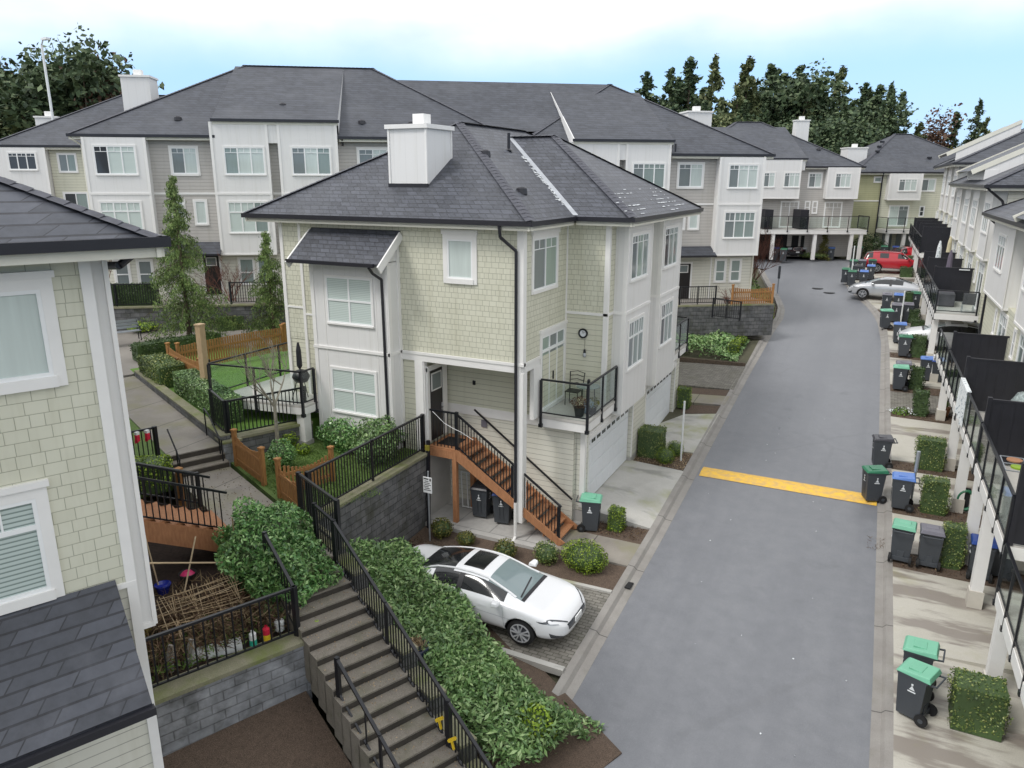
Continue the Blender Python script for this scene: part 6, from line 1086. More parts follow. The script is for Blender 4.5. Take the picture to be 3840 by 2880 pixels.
# ---- planter contents left of the stairs
def strip(name, label, cat, P, size, mat, **k): c = P.mean(0); c[2] = P[:, 2].min(); t = thing(name, label, cat, tuple(c), 0, world=False); link('stems', leaf_mesh('stems', P - c, size, mat, **k), t); return t
TR = thing('bamboo_trellis', 'collapsed bamboo lattice trellis lying over dry vines in the planter', 'trellis', wv(-14.2, 3.6, .4)); m = MB()
for k in range(19): f = k / 18; a = wv(-14.8 + 1.2 * f, 2.9 + .25 * math.sin(k * 3) , .95 + .1 * math.sin(k * 2)); b = wv(-14.6 + 1.1 * f, 4.3 + .2 * math.sin(k * 1.7), 1.15 - .3 * f); m.cyl(a, b, .008, n=4)
for k in range(24): f = k / 23; a = wv(-14.8 + .1 * math.sin(k * 5), 2.9 + 1.5 * f, 1.0 + .15 * f); b = wv(-13.6 + .15 * math.sin(k * 2), 2.8 + 1.5 * f + .15 * math.sin(k), .85 - .1 * f); m.cyl(a, b, .008, n=4)
m.build('lattice', 'straw', TR); m = MB()
for a, b in ((wv(-14.9, 2.3, .5), wv(-15.0, 2.9, 1.75)), (wv(-15.0, 2.9, 1.75), wv(-14.7, 4.6, 1.3)), (wv(-14.6, 3.2, .5), wv(-15.3, 3.9, 1.9)), (wv(-15.2, 4.7, .4), wv(-15.5, 4.75, 2.0)), (wv(-14.9, 4.9, .4), wv(-15.2, 4.95, 2.0)), (wv(-16.4, 3.3, .3), wv(-16.5, 3.15, 1.9)), (wv(-15.6, 2.1, .3), wv(-16.4, 1.9, 1.4))): m.cyl(a, b, .018, n=6)
m.build('canes', 'straw', TR)
n = 5200; u_ = RNG.uniform(-15.2, -13.1, n); v_ = RNG.uniform(2.0, 4.9, n); z_ = .35 + RNG.random(n) * .75 * (1 - np.abs(v_ - 3.6) * .25); strip('dry_vines', 'tangle of dry brown vines filling the planter behind the black fence', 'plant', np.stack([Ua.x * u_ + Va.x * v_, Ua.y * u_ + Va.y * v_, z_], 1), .30, 'litter', aspect=.05, jitter=.6); n = 900; u_ = RNG.uniform(-14.4, -13.1, n); v_ = RNG.uniform(2.2, 4.9, n); z_ = .32 + RNG.random(n) * .3; strip('planter_greens', 'low green leaves growing at the foot of the planter fence', 'plant', np.stack([Ua.x * u_ + Va.x * v_, Ua.y * u_ + Va.y * v_, z_], 1), .13, 'grass_blade', aspect=.3)
weeping_conifer('golden_cypress', 'small golden brown cypress in the planter next to the near house', wv(-14.0, 2.25, .3), 1.5, .38, 3200, 'gold_leaf', skirt=.05, size=.07)
def pot(name, label, u, v, z, r, h, mat, extra=None):
    t = thing(name, label, 'pot', wv(u, v, z)); x, y, z = wv(u, v, z); m = MB(); m.lathe((x, y, z), [(r * .65, 0), (r * .95, h * .8), (r * 1.05, h), (r * .92, h), (r * .85, h * .8), (.001, h * .75)], 18); m.build('pot', mat, t, smooth=True)
    if extra: m = MB(); m.lathe((x, y, z + h * .8), [(r * .9, 0), (r * .5, .09), (.01, .1)], 12); m.build('contents', extra, t, smooth=True)
pot('flower_pot', 'glossy cobalt blue glazed pot under the cedar stairs', -16.3, 3.35, .3, .17, .22, 'pot_blue'); pot('flower_pot', 'black pot with a pink cover under the cedar stairs', -16.35, 3.9, .3, .19, .28, 'pot_black', 'pink'); pot('flower_pot', 'black tub below the white ring pot by the near house wall', -16.2, 2.75, .3, .27, .3, 'pot_black'); pot('flower_pot', 'white rimmed pot stacked on the black tub by the near house', -16.2, 2.75, .6, .24, .16, 'white_plastic', 'soil')
for k, (u, v, a, b) in enumerate(((-13.05, 4.15, 'white_plastic', 'teal'), (-13.05, 4.42, 'red_cloth', 'yellow_plastic'))): t = thing('plastic_bottle', ('white and teal plastic bottle standing behind the planter fence', 'red and yellow can standing behind the planter fence')[k], 'bottle', wv(u, v, .38)); x, y, z = wv(u, v, .38); m = MB(); m.lathe((x, y, z), [(.07, .12), (.07, .24), (.03, .28), (.03, .31)], 12); m.build('body', a, t); m = MB(); m.lathe((x, y, z), [(.001, 0), (.072, 0), (.072, .12)], 12); m.build('label_wrap', b, t)
m = MB(); x, y, z = wv(-13.2, 4.75, .38); m.lathe((x, y, z), [(.001, 0), (.09, 0), (.1, .2), (.05, .26)], 12); tag(m.build('white_jug', 'white_plastic'), 'white plastic jug half hidden under the laurel by the fence corner', 'jug')
for k, (u, v) in enumerate(((-13.35, 2.65), (-13.3, 3.0))): x, y, z = wv(u, v, .3); m = MB(); m.hexa([(x - .1, y - .03, z), (x + .1, y - .03, z), (x + .1, y + .03, z), (x - .1, y + .03, z), (x - .06, y + .1, z + .48), (x + .08, y + .1, z + .5), (x + .08, y + .13, z + .5), (x - .06, y + .13, z + .48)]); tag(m.build('stone_slab', 'concrete_wall'), ('pale stone slab leaning behind the planter fence, left one', 'pale stone slab leaning behind the planter fence, right one')[k], 'stone slab')
m = MB(); x, y, z = wv(-13.3, 3.4, .32); m.bar((x - .3, y - .3, z + .06), (x + .3, y + .5, z + .06), .3, .12); tag(m.build('planter_tray', 'white_plastic'), 'white planting tray lying in the planter behind the fence', 'tray')
m = MB(); x, y, z = wv(-13.2, 2.0, .3); m.lathe((x, y, z), [(.001, 0), (.2, 0), (.26, .5), (.2, .6), (.05, .66)], 14); tag(m.build('water_butt', 'lid_grey', smooth=True), 'dark slate watering tub between the near house and the fence', 'tub')

# ================================================================ TREES AND SHRUBS
weeping_conifer('weeping_conifer', 'tall weeping conifer in the courtyard, the taller of the two', wv(-34.6, 9.6, 1.9), 7.4, 2.1, 26000, group='weeping conifers in the courtyard'); weeping_conifer('weeping_conifer', 'shorter weeping conifer right beside the sage house', wv(-33.6, 13.1, 1.9), 5.0, 1.6, 15000, group='weeping conifers in the courtyard', skirt=.08)
bare_tree('bare_birch', 'slender bare birch in front of the white deck', (*wv(-20.84, 7.95)[:2], 1.1), 4.2, 'bark_grey', .38, 5, .4, r=.065, first=.42, L=.36); bare_tree('bare_shrub_tree', 'leafless reddish shrub tree between the two weeping conifers', (*wv(-37.5, 12.4)[:2], 2.2), 3.6, 'bark_red', .45, 4, .3, stems=5, r=.04, first=.3, L=.4); bare_tree('bare_shrub_tree', 'thin leafless tree before the left windows of the grey row', (*wv(-38.5, 7.4)[:2], 2.3), 4.0, 'bark_red', .22, 3, .5, r=.035, first=.6, L=.3)
bare_tree('bare_tree', 'rusty leafless tree on the shrub bed by the parking pad', (-7.2, 41.2, .7), 3.6, 'bark_grey', .5, 5, .1, r=.06, first=.45, L=.36, twig='bark_red')
bare_tree('bare_tree', 'dense reddish brown bare shrub at the grey row corner by the road bend', (-7.6, 49.5, 1.6), 5.0, 'bark_red', .35, 6, .45, stems=6, r=.05, first=.25, L=.36)
ball_bush('spreading_juniper', 'blue-green juniper spilling over the curved wall at the bend', 'shrub', (-7.3, 46.8, 1.8), (1.2, 1.9, .75), 'cedar_leaf', 2600, .13, lump=.2)
hedge_w('clipped_hedge', 'bright green clipped hedge curving along the road bend, near part', (-5.75, 43.9), (-5.85, 47.6), .75, .95, .95, 'box_leaf', 3800, .08); hedge_w('clipped_hedge', 'bright green clipped hedge at the road bend, farther part', (-6.0, 47.9), (-7.2, 51.6), .8, 1.3, 1.0, 'box_leaf', 3800, .08); hedge_w('clipped_hedge', 'short olive clipped hedge at the right end of the shrub bed', (-6.3, 38.3), (-6.2, 40.9), .55, .35, .75, 'box_leaf', 1800, .08)
n = 9000; x_ = RNG.uniform(-13.5, -5.9, n); y_ = RNG.uniform(37.3, 41.2, n); k_ = (y_ - 37) < (x_ + 17) * .62; x_, y_ = x_[k_], y_[k_]; z_ = .35 + (y_ - 37) * .09 + (.75 + .25 * np.sin(x_ * 1.7) * np.sin(y_ * 2.1)) * np.clip((-5.6 - x_) * .55, .1, 1) * RNG.random(len(x_)) ** .35; c0 = np.array((-9.5, 39, .4)); t = thing('shrub_bed', 'mass of low green rhododendron shrubs beyond the far parking pad', 'shrubs', tuple(c0), 0, world=False); link('foliage', leaf_mesh('foliage', np.stack([x_, y_, z_], 1) - c0, .17, 'laurel_dull', normals=np.tile([0, -.3, .9], (len(x_), 1)), tilt=.8, aspect=.45), t)
BG = 'small shrubs around the house and driveways'
cube_hedge('clipped_shrub', 'big square clipped shrub between the two left garage doors', 'shrub', (-6.75, 25.35, -.62), .95, .85, 1.12, 'hedge_leaf', 2200, .055, BG); ball_bush('round_shrub', 'ball shaped shrub beside the white driveway pole, nearer one', 'shrub', (-6.1, 24.85, -.64), (.36, .36, .33), 'box_leaf', 1300, .035, BG, lump=.03); ball_bush('round_shrub', 'ball shaped shrub beside the white driveway pole, farther one', 'shrub', (-5.95, 25.6, -.6), (.34, .34, .32), 'box_leaf', 1200, .035, BG, lump=.03)
cube_hedge('clipped_shrub', 'small lime topped clipped shrub next to the green lidded bin', 'shrub', (-6.2, 19.75, -1.02), .5, .5, .78, 'box_leaf', 1500, .045, BG); ball_bush('lime_shrub', 'large lime green clipped shrub in front of the parked white sedan', 'shrub', (-6.35, 17.45, -1.22), (.68, .50, .46), 'box_leaf', 3800, .045, BG, lump=.07); ball_bush('low_shrub', 'dull green shrub behind the hood of the white sedan', 'shrub', (-7.45, 17.35, -1.22), (.38, .35, .34), 'hedge_leaf', 1000, .05, BG)
ball_bush('low_shrub', 'reddish green shrub at the foot of the white downpipe', 'shrub', (-8.6, 17.1, -1.22), (.34, .3, .3), 'olive_leaf', 700, .06, BG); ball_bush('low_shrub', 'small olive shrub by the patio left of the sign pole', 'shrub', (-10.9, 17.4, -1.2), (.36, .33, .3), 'olive_leaf', 800, .06, BG); ball_bush('low_shrub', 'small olive shrub at the patio edge under the stairs', 'shrub', (-10.0, 17.3, -1.2), (.3, .26, .2), 'olive_leaf', 600, .06, BG)
cube_hedge('clipped_shrub', 'narrow clipped shrub at the far corner of the centre house garages', 'shrub', (-6.9, 30.8, -.3), .6, .5, .95, 'box_leaf', 1100, .05, BG)
ball_bush('leafy_shrub', 'leafy shrub behind the iron fence right of the white bay', 'shrub', (-12.75, 16.9, 1.12), (.65, 1.0, .62), 'laurel_dull', 4200, .085, BG, lump=.2); ball_bush('leafy_shrub', 'bright leafed shrub against the foot of the white bay', 'shrub', (-14.2, 17.05, 1.12), (.85, .4, .5), 'laurel', 3400, .075, BG, lump=.2); ball_bush('lime_shrub', 'yellow-green low shrub beside the white deck post', 'shrub', (-16.0, 16.6, 1.12), (.4, .35, .25), 'lime_leaf', 900, .06, BG); ball_bush('lime_shrub', 'tiny yellow-green tuft between the deck post and the bay', 'shrub', (-15.1, 16.3, 1.12), (.25, .22, .16), 'lime_leaf', 500, .05, BG); ball_bush('leafy_shrub', 'dark glossy shrub behind the mossy cedar pickets', 'shrub', wv(-19.7, 7.6, 1.12), (.4, .4, .45), 'laurel', 1500, .07, BG)
m = MB(); pr = [(-16.35, 16.75, 1.1), (-16.35, 16.75, 1.7), (-16.38, 16.72, 1.8), (-16.45, 16.68, 1.84)]; [m.cyl(a, b, .022, n=6) for a, b in zip(pr, pr[1:])]; tag(m.build('bent_pipe', 'galv'), 'short bent grey pipe rising beside the lime shrub and deck post', 'pipe')
# grass tufts, bark litter, leaf litter
def scatter(name, n, x0, x1, y0, y1, z, size, mat, aspect=.1, up=.9, W=False):
    x, y = RNG.uniform(x0, x1, n), RNG.uniform(y0, y1, n); zz = np.array([z(a, b) for a, b in zip(x, y)]) + RNG.random(n) * size * .3
    if W: x, y = Ua.x * x + Va.x * y, Ua.y * x + Va.y * y
    o = link(name, leaf_mesh(name, np.stack([x, y, zz], 1), size, mat, aspect=aspect, normals=np.tile([0, 0, 1 - up], (n, 1)) + .001, tilt=.8, droop=-up if up > .5 else 0)); return tag(o, kind='stuff')
scatter('grass', 9000, -15.3, -12.0, 13.9, 18.0, lambda a, b: 1.13, .07, 'grass_blade', .16); scatter('grass', 5000, -20.8, -16.3, 6.7, 9.0, lambda a, b: 1.13, .07, 'grass_blade', .16, W=True); scatter('lawn_grass', 6000, -30.5, -22, 7.8, 14, lambda a, b: 1.79, .05, 'grass_blade', .2, W=True)
scatter('bark_chips', 2600, -11.8, -5.4, 16.75, 17.85, lambda a, b: -1.235 + (a + 11.9) * .0025, .055, 'litter', .5, .1); scatter('bark_chips', 1500, -7.2, -5.35, 24.45, 25.9, lambda a, b: lk(b) - .01, .06, 'straw', .35, .1); scatter('bark_chips', 700, -7.2, -5.35, 19.3, 20.05, lambda a, b: lk(b) - .01, .06, 'litter', .4, .1)
scatter('leaf_litter', 420, -21.0, -14.1, 5.0, 6.4, lambda a, b: 1.155, .035, 'litter', .6, 0, True); scatter('leaf_litter', 700, -13.9, -8.3, 5.0, 6.38, lambda a, b: zst(math.floor((a + 13.95) / RU) * RU - 13.95 + .001) + .006, .03, 'straw', .7, 0, True)
for y0, y1, k in R_:
    if k == 'b' and y0 > 5: scatter('bark_chips', 260, rk(y0) + .05, 3.4, y0 + .05, y1 - .05, lambda a, b: lk(b) + .0 + (a - 1.2) * .02, .06, 'litter', .4, .1)
scatter('road_litter', 26, -4.5, .5, 13, 33, lambda a, b: roadz(b) + .006, .06, 'white_print', .7, 0); scatter('twig_litter', 90, .6, 1.3, 21.6, 22.3, lambda a, b: roadz(b) + .03, .12, 'litter', .1, 0)

# woods behind
FP = [fir_proto(22, 4.4, 6500, 'fir_leaf', .3, .06, .6), fir_proto(19, 3.6, 5200, 'fir_leaf_light', .4, .12, .55), fir_proto(24, 3.8, 5600, 'fir_leaf', .45, .15, .55), cloud_proto(19, 5.5, 8000, 'fir_leaf', size=.5, blobs=14), cloud_proto(18, 5.0, 6500, 'fir_leaf_light', size=.45, blobs=14), cloud_proto(17, 4.2, 2300, 'russet', size=.38, blobs=12), cloud_proto(18, 4.6, 3200, 'olive_leaf', size=.45)]
FL = {0: 'dark green conifer in the woods beyond the roofs', 1: 'lighter olive conifer in the woods beyond the roofs', 2: 'tall ragged dark conifer in the woods beyond the roofs', 3: 'broad dark green tree in the woods beyond the roofs', 4: 'broad pale olive tree in the woods beyond the roofs', 5: 'leafless reddish brown tree in the woods beyond the roofs', 6: 'yellowish olive tree in the woods beyond the roofs'}
USED = set()
def wood(k, ovx, fwd, top, sc=None):
    """ovx: bearing given in 2212-wide units, fwd metres ahead, top: height of the crown above datum"""
    a = (ovx - 1106) / 1608.6 / 1.037; x = -.44123 * fwd + .89739 * fwd * a; y = .89739 * fwd + .44123 * fwd * a; zb = gz(x, y) - .2; h0 = (22, 19, 24, 19, 18, 17, 18)[k]; s = (top - zb) / h0
    lab = FL[k] + (' at far left' if ovx < 500 else ' in the middle' if ovx < 1380 else ' behind the right half')
    if k not in USED: o = FP[k]; USED.add(k); o.location = (x, y, zb)
    else: o = copy_tree(FP[k], None, (x, y, zb), random.uniform(0, 6))
    o['label'] = lab; o['group'] = 'woods behind the houses'; o.scale = (s * random.uniform(1.0, 1.4), s * random.uniform(1.0, 1.4), s)
R2_ = random.Random(5)
for k in range(40): wood(R2_.choice((0, 0, 2, 0, 0, 1, 3)), 1390 + k * 13.2 + R2_.uniform(-9, 9), R2_.uniform(94, 108), R2_.uniform(18, 23.5))
for k in range(30): wood(R2_.choice((3, 4, 3, 0)), 1390 + k * 17.5 + R2_.uniform(-8, 8), R2_.uniform(90, 93), R2_.uniform(14, 18.5))
for k in range(9): wood(R2_.choice((3, 6, 0)), 1900 + k * 24, R2_.uniform(96, 104), R2_.uniform(13.2, 14.6))
for ox, kk, tp in ((1925, 0, 19.5), (1905, 3, 15), (1950, 6, 14), (1990, 5, 19), (2020, 5, 18.5), (2045, 0, 17.5), (2070, 6, 14.5), (2090, 2, 19), (2108, 1, 16.5), (2000, 6, 14), (1970, 1, 16)): wood(kk, ox, R2_.uniform(97, 104), tp)
for ox in (2150, 2165, 2178, 2190, 2202): wood(1, ox, 150, 15 + (ox - 2150) * .03)
for k in range(20): wood(R2_.choice((0, 2, 3, 3, 4, 5)), -40 + k * 17 + R2_.uniform(-8, 8), R2_.uniform(78, 92), R2_.uniform(20, 24))
for k in range(18): wood(R2_.choice((0, 3, 4, 2)), 330 + k * 60 + R2_.uniform(-14, 14), R2_.uniform(100, 112), R2_.uniform(15, 18.5))
t = thing('lamp_post', 'thin white lamp post rising behind the far left roof', 'post', (-47.5, 31.5, 3)); m = MB(); m.cyl((-47.5, 31.5, 3), (-47.5, 31.5, 17), .09, .07, n=10); m.build('pole', 'white_plastic', t)
m = MB(); m.cyl((-47.5, 31.5, 17), (-46.5, 31.0, 17.2), .04, n=8); m.box(-46.6, 30.9, 17.12, -46.1, 31.15, 17.25); m.build('lamp_arm', 'white_plastic', t)
P, N = ell_pts((0, 0, .8), (1.3, 1.3, .8), 1500, lump=.2); t = thing('rounded_bush', 'dark rounded bush at the foot of the far olive house', 'bush', (-1.3, 75.6, 2.8), world=False); link('foliage', leaf_mesh('foliage', P, .16, 'dark_leaf', normals=N), t)
weeping_conifer('narrow_cypress', 'narrow golden green cypress between the far carports', (-4.6, 70.3, 2.7), 2.6, .5, 2600, 'olive_leaf', skirt=.02, size=.12); ball_bush('low_shrub', 'low dull shrubs at the foot of the narrow cypress', 'shrub', (-5.4, 70.0, 2.65), (1.2, .4, .25), 'hedge_leaf', 600, .1)

# ================================================================ BINS
RZ = -PI / 2; k1 = 'wheeled bins put out beside the driveways'
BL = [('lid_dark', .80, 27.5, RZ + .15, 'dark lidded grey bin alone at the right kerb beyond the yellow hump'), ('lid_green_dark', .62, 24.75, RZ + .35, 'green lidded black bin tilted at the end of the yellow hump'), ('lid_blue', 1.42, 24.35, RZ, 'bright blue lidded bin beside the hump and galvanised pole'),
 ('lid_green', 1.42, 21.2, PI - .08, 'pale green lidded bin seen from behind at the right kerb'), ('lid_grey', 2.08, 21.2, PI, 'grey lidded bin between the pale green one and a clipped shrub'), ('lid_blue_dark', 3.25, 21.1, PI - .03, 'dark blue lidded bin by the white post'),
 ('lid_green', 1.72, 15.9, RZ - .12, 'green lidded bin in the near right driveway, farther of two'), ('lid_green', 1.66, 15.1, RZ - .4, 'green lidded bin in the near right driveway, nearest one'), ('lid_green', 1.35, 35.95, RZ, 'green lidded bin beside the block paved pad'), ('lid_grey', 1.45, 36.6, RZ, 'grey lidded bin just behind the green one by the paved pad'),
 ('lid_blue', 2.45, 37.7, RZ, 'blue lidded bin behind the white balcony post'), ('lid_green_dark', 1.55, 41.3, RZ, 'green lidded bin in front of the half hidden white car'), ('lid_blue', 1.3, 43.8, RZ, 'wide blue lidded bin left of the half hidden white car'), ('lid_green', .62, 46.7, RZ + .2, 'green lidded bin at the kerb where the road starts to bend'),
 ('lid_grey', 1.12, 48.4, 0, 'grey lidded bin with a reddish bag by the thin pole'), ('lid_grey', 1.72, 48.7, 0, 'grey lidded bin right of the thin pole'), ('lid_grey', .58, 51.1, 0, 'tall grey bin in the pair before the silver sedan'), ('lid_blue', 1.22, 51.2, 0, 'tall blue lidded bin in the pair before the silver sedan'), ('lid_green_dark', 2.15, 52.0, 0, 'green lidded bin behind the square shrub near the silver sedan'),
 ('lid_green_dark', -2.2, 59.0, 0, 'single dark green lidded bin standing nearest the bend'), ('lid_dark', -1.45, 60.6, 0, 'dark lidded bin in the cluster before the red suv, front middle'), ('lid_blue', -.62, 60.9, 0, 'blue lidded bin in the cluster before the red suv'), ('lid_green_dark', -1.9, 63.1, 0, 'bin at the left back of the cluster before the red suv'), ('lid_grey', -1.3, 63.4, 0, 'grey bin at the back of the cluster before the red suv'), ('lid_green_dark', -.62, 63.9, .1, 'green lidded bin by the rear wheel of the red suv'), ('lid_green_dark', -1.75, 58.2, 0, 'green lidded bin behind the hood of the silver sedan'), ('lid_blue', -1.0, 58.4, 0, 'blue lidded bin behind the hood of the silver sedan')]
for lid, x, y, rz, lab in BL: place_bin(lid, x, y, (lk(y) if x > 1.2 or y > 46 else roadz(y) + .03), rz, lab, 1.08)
place_bin('lid_dark', 3.75, 21.4, lk(21.4), RZ, 'dark bin behind the rails next to the dark blue lidded one', 1.05); place_bin('lid_blue_dark', 2.9, 37.6, lk(37.6), RZ, 'dark blue bin behind the first blue lidded one at the post', 1.05)
for lid, x, y, lab in (('lid_green_dark', -7.55, 67.6, 'dark green bin beside the black suv at the far carport'), ('lid_blue_dark', -8.3, 68.3, 'dark blue bin behind the green one by the black suv'), ('lid_blue', -4.0, 70.7, 'blue lidded bin right of the narrow cypress'), ('lid_dark', -2.6, 72.6, 'dark bin between the far carport posts'), ('lid_green_dark', -1.85, 72.6, 'green lidded bin by the dark bush at the olive house'), ('lid_green_dark', .1, 74.6, 'dark green bin in the last carport'), ('lid_blue_dark', 1.0, 74.6, 'blue lidded bin behind the red suvs in the last carport')): place_bin(lid, x, y, roadz(70) + .04, 0, lab, 1.08)
place_bin('lid_dark', -10.35, 18.95, -1.04, .12, 'black lidded bin under the cedar entry stairs', 1.05, group='bins under the entry stairs'); place_bin('lid_blue_dark', -9.55, 18.85, -1.04, .2, 'blue lidded bin under the cedar entry stairs', 1.05, group='bins under the entry stairs'); place_bin('lid_green', -6.95, 19.5, -1.02, PI / 2 + .25, 'green lidded bin at the corner of the near garage door', 1.08, group='bins under the entry stairs')
cg = 'clipped cube shrubs between the right driveways'
for k, (x, y, sx, sy, h, lab) in enumerate(((2.28, 27.75, .95, .6, 1.15, 'wide clipped cube shrub beyond the hump, before the white post'), (2.3, 24.45, .8, .55, 1.15, 'clipped cube shrub right of the galvanised pole'), (2.62, 21.4, .6, .55, 1.25, 'ragged clipped shrub between the grey and dark blue bins'), (2.75, 15.3, 1.0, .8, 1.05, 'clipped shrub at the bottom right beside the two green lids'), (2.1, 32.95, .6, .5, 1.1, 'clipped shrub by the brick based white post'), (2.0, 36.3, .62, .5, 1.05, 'clipped shrub right of the green and grey bin pair'), (2.15, 41.5, .75, .6, 1.15, 'clipped shrub hiding the nose of the white car'), (1.75, 50.9, .5, .5, 1.35, 'tall clipped shrub near the rear wheel of the silver sedan'), (2.05, 48.6, .6, .6, .85, 'clipped shrub low behind the thin pole'), (2.2, 46.6, .7, .6, .7, 'flat topped shrub behind the half hidden white car'), (1.75, 62.6, .9, .7, .85, 'lower clipped shrub in front of the red suv'), (1.75, 65.6, .9, .7, 1.3, 'taller clipped shrub against the side of the red suv'))): cube_hedge('clipped_shrub', lab, 'shrub', (x, y, lk(y) - .03), sx, sy, h, 'hedge_leaf' if k in (2, 3) else 'dark_leaf' if k > 3 else 'hedge_leaf', 1900 if y < 30 else 900, .05 if y < 30 else .07, cg, rough=.055)
# poles
for x, y, h, rr, mat, lab in ((1.72, 24.7, 1.75, .035, 'galv', 'galvanised bollard pole between the blue lidded bin and the cube shrub'), (1.4, 47.6, 2.0, .04, 'white_plastic', 'thin pale marker pole among the bins near the half hidden car'), (-1.85, 59.5, 2.6, .04, 'white_plastic', 'thin pale marker pole beside the bin cluster at the bend'), (-5.62, 25.2, 2.2, .035, 'white_plastic', 'thin white pole in the bed between the left driveways'), (-6.2, 54.2, 1.0, .05, 'galv', 'thin grey post with a dark reflector at the left of the bend')):
    t = thing('marker_pole', lab, 'pole', (x, y, lk(y))); m = MB(); m.cyl((x, y, lk(y) - .05), (x, y, lk(y) + h), rr, n=10); m.build('pole', mat, t)
    if 'reflector' in lab: m = MB(); m.box(x - .08, y - .04, lk(y) + h, x + .08, y + .04, lk(y) + h + .85); m.build('reflector', 'bin_body', t)
    if rr == .035 and mat == 'galv': m = MB(); m.cyl((x, y, lk(y) + 1.1), (x, y, lk(y) + 1.76), .055, n=10); m.build('sleeve', 'galv', t)
SG = thing('parking_sign', 'white parking notice on a thin steel pole beside the retaining wall', 'sign', (-11.1, 17.05, -1.2)); m = MB(); m.cyl((-11.1, 17.05, -1.25), (-11.1, 17.05, 1.0), .028, n=8); m.build('pole', 'galv', SG)
m = MB(); m.box(-11.25, 17.0, .33, -10.95, 17.02, .83); sp = m.build('sign_plate', 'vinyl_white', SG, bevel=.01); m = MB(); [m.box(-11.22 + .03 * (k % 2), 16.992, .42 + k * .055, -10.98 - .04 * ((k * 7) % 3), 16.999, .435 + k * .055) for k in range(6)]; m.box(-11.22, 16.992, .76, -11.06, 16.999, .79); m.box(-11.02, 16.992, .72, -10.98, 16.999, .80); m.build('sign_lines', 'black_metal', sp)
m = MB(); m.bar((-11.68, 18.0, 1.55), (-11.55, 17.7, -1.2), .09, .09); m.box(-11.74, 17.9, 1.25, -11.6, 17.96, 1.42, 1); tag(m.build('dark_pipe', ['black_vinyl', 'gold_leaf']), 'dark leaning drain pipe at the end of the tall retaining wall', 'pipe')
m = MB(); [m.bar((-11.2 + k * .2, 19.2 - k * .0, -1.03), (-11.35 + k * .2, 19.38, .1), .03, .03) for k in range(3)]; m.bar((-11.2, 19.2, -1.0), (-10.8, 19.2, -1.0), .03, .03); m.bar((-11.35, 19.38, .1), (-10.95, 19.38, .1), .03, .03); tag(m.build('metal_frame', 'white_plastic'), 'pale metal frame leaning on the wall under the landing', 'frame')

# ================================================================ THINGS ON THE RIGHT BALCONIES
m = MB()
for k in range(6): a, b = 22.4 + k * .45, 22.4 + (k + 1) * .45
yc0, yc1 = 25.4, 27.25
for k in range(8):
    a, b = yc0 + (yc1 - yc0) * k / 8, yc0 + (yc1 - yc0) * (k + 1) / 8; xa_ = 3.3 - .018 * a; w_ = lambda q: .03 * math.sin(q * 9)
    m.poly([(xa_ - .06 + w_(a), a, 1.95), (xa_ - .06 + w_(b), b, 1.95), (xa_ - .045, b, 3.06), (xa_ - .045, a, 3.06)]); m.poly([(xa_ - .045, a, 3.06), (xa_ - .045, b, 3.06), (xa_ + .06, b, 3.06), (xa_ + .06, a, 3.06)])
sdf = m.build('hanging_blanket', 'pattern_cloth', fix=True); so = sdf.modifiers.new('s', 'SOLIDIFY'); so.thickness = .02; tag(sdf, 'white and grey patterned blanket hung over the glass balcony rail', 'blanket')
for k, (x, y, sx, lab) in enumerate(((3.55, 22.9, .5, 'clear plastic covered bundle in the corner by the rail'), (4.0, 23.4, .45, 'plastic wrapped furniture behind the nearer black screen'), (4.6, 23.6, .55, 'larger plastic wrapped furniture beside the house wall'))):
    t = thing('plastic_wrapped_bundle', lab, 'bundle', (x, y, 1.95)); m = MB(); m.lathe((x, y, 1.95), [(sx * .9, 0), (sx, .5), (sx * .95, .95 + .45 * (k > 0)), (sx * .6, 1.15 + .55 * (k > 0)), (.01, 1.2 + .55 * (k > 0))], 9); m.build('wrapping', 'plastic_bag', t, smooth=False)
t = thing('covered_grill', 'large grill under a dark grey fabric cover on the near balcony', 'grill', (4.2, 19.6, 1.95)); m = MB(); m.prism([(3.55, 19.0), (5.0, 19.0), (5.0, 20.3), (3.55, 20.3)], 1.97, [2.75, 2.95, 3.15, 2.9]); m.build('cover', 'cover_grey', t, bevel=.12)
t = thing('wire_basket', 'little wire shelf with food dishes clipped on the balcony rail', 'basket', (3.2, 18.9, 3.0)); m = MB()
for a, b in (((3.0, 18.5), (3.45, 18.5)), ((3.45, 18.5), (3.45, 19.5)), ((3.45, 19.5), (3.0, 19.5)), ((3.0, 19.0), (3.45, 19.0)), ((3.0, 18.5), (3.0, 19.5))): m.bar((*a, 3.06), (*b, 3.06), .02, .02)
m.build('wire_frame', 'galv', t); m = MB(); m.cyl((3.25, 19.25, 3.06), (3.25, 19.25, 3.09), .16, n=12); m.build('dish', 'pot_terra', t); m = MB(); m.cyl((3.25, 18.75, 3.06), (3.25, 18.75, 3.1), .14, n=12); m.build('dish', 'lime_leaf', t)
def umbrella(x, y, z, h, mat, lab): t = thing('folded_parasol', lab, 'parasol', (x, y, z)); m = MB(); m.cyl((x, y, z), (x, y, z + h), .03, n=8); m.build('pole', 'galv', t); m = MB(); m.lathe((x, y, z), [(.10, h * .35), (.17, h * .45), (.12, h * .85), (.05, h * .98), (.01, h)], 9); m.build('canopy', mat, t)
umbrella(2.95, 50.6, 3.1, 2.7, 'pattern_cloth', 'folded patterned parasol with ragged tassels on the middle row balcony'); umbrella(3.3, 46.6, 3.1, 2.5, 'umbrella_grey', 'folded dark grey parasol on the middle row balcony'); umbrella(3.75, 55.2, 3.1, 2.7, 'umbrella_cream', 'folded cream parasol near the wall of the middle row')
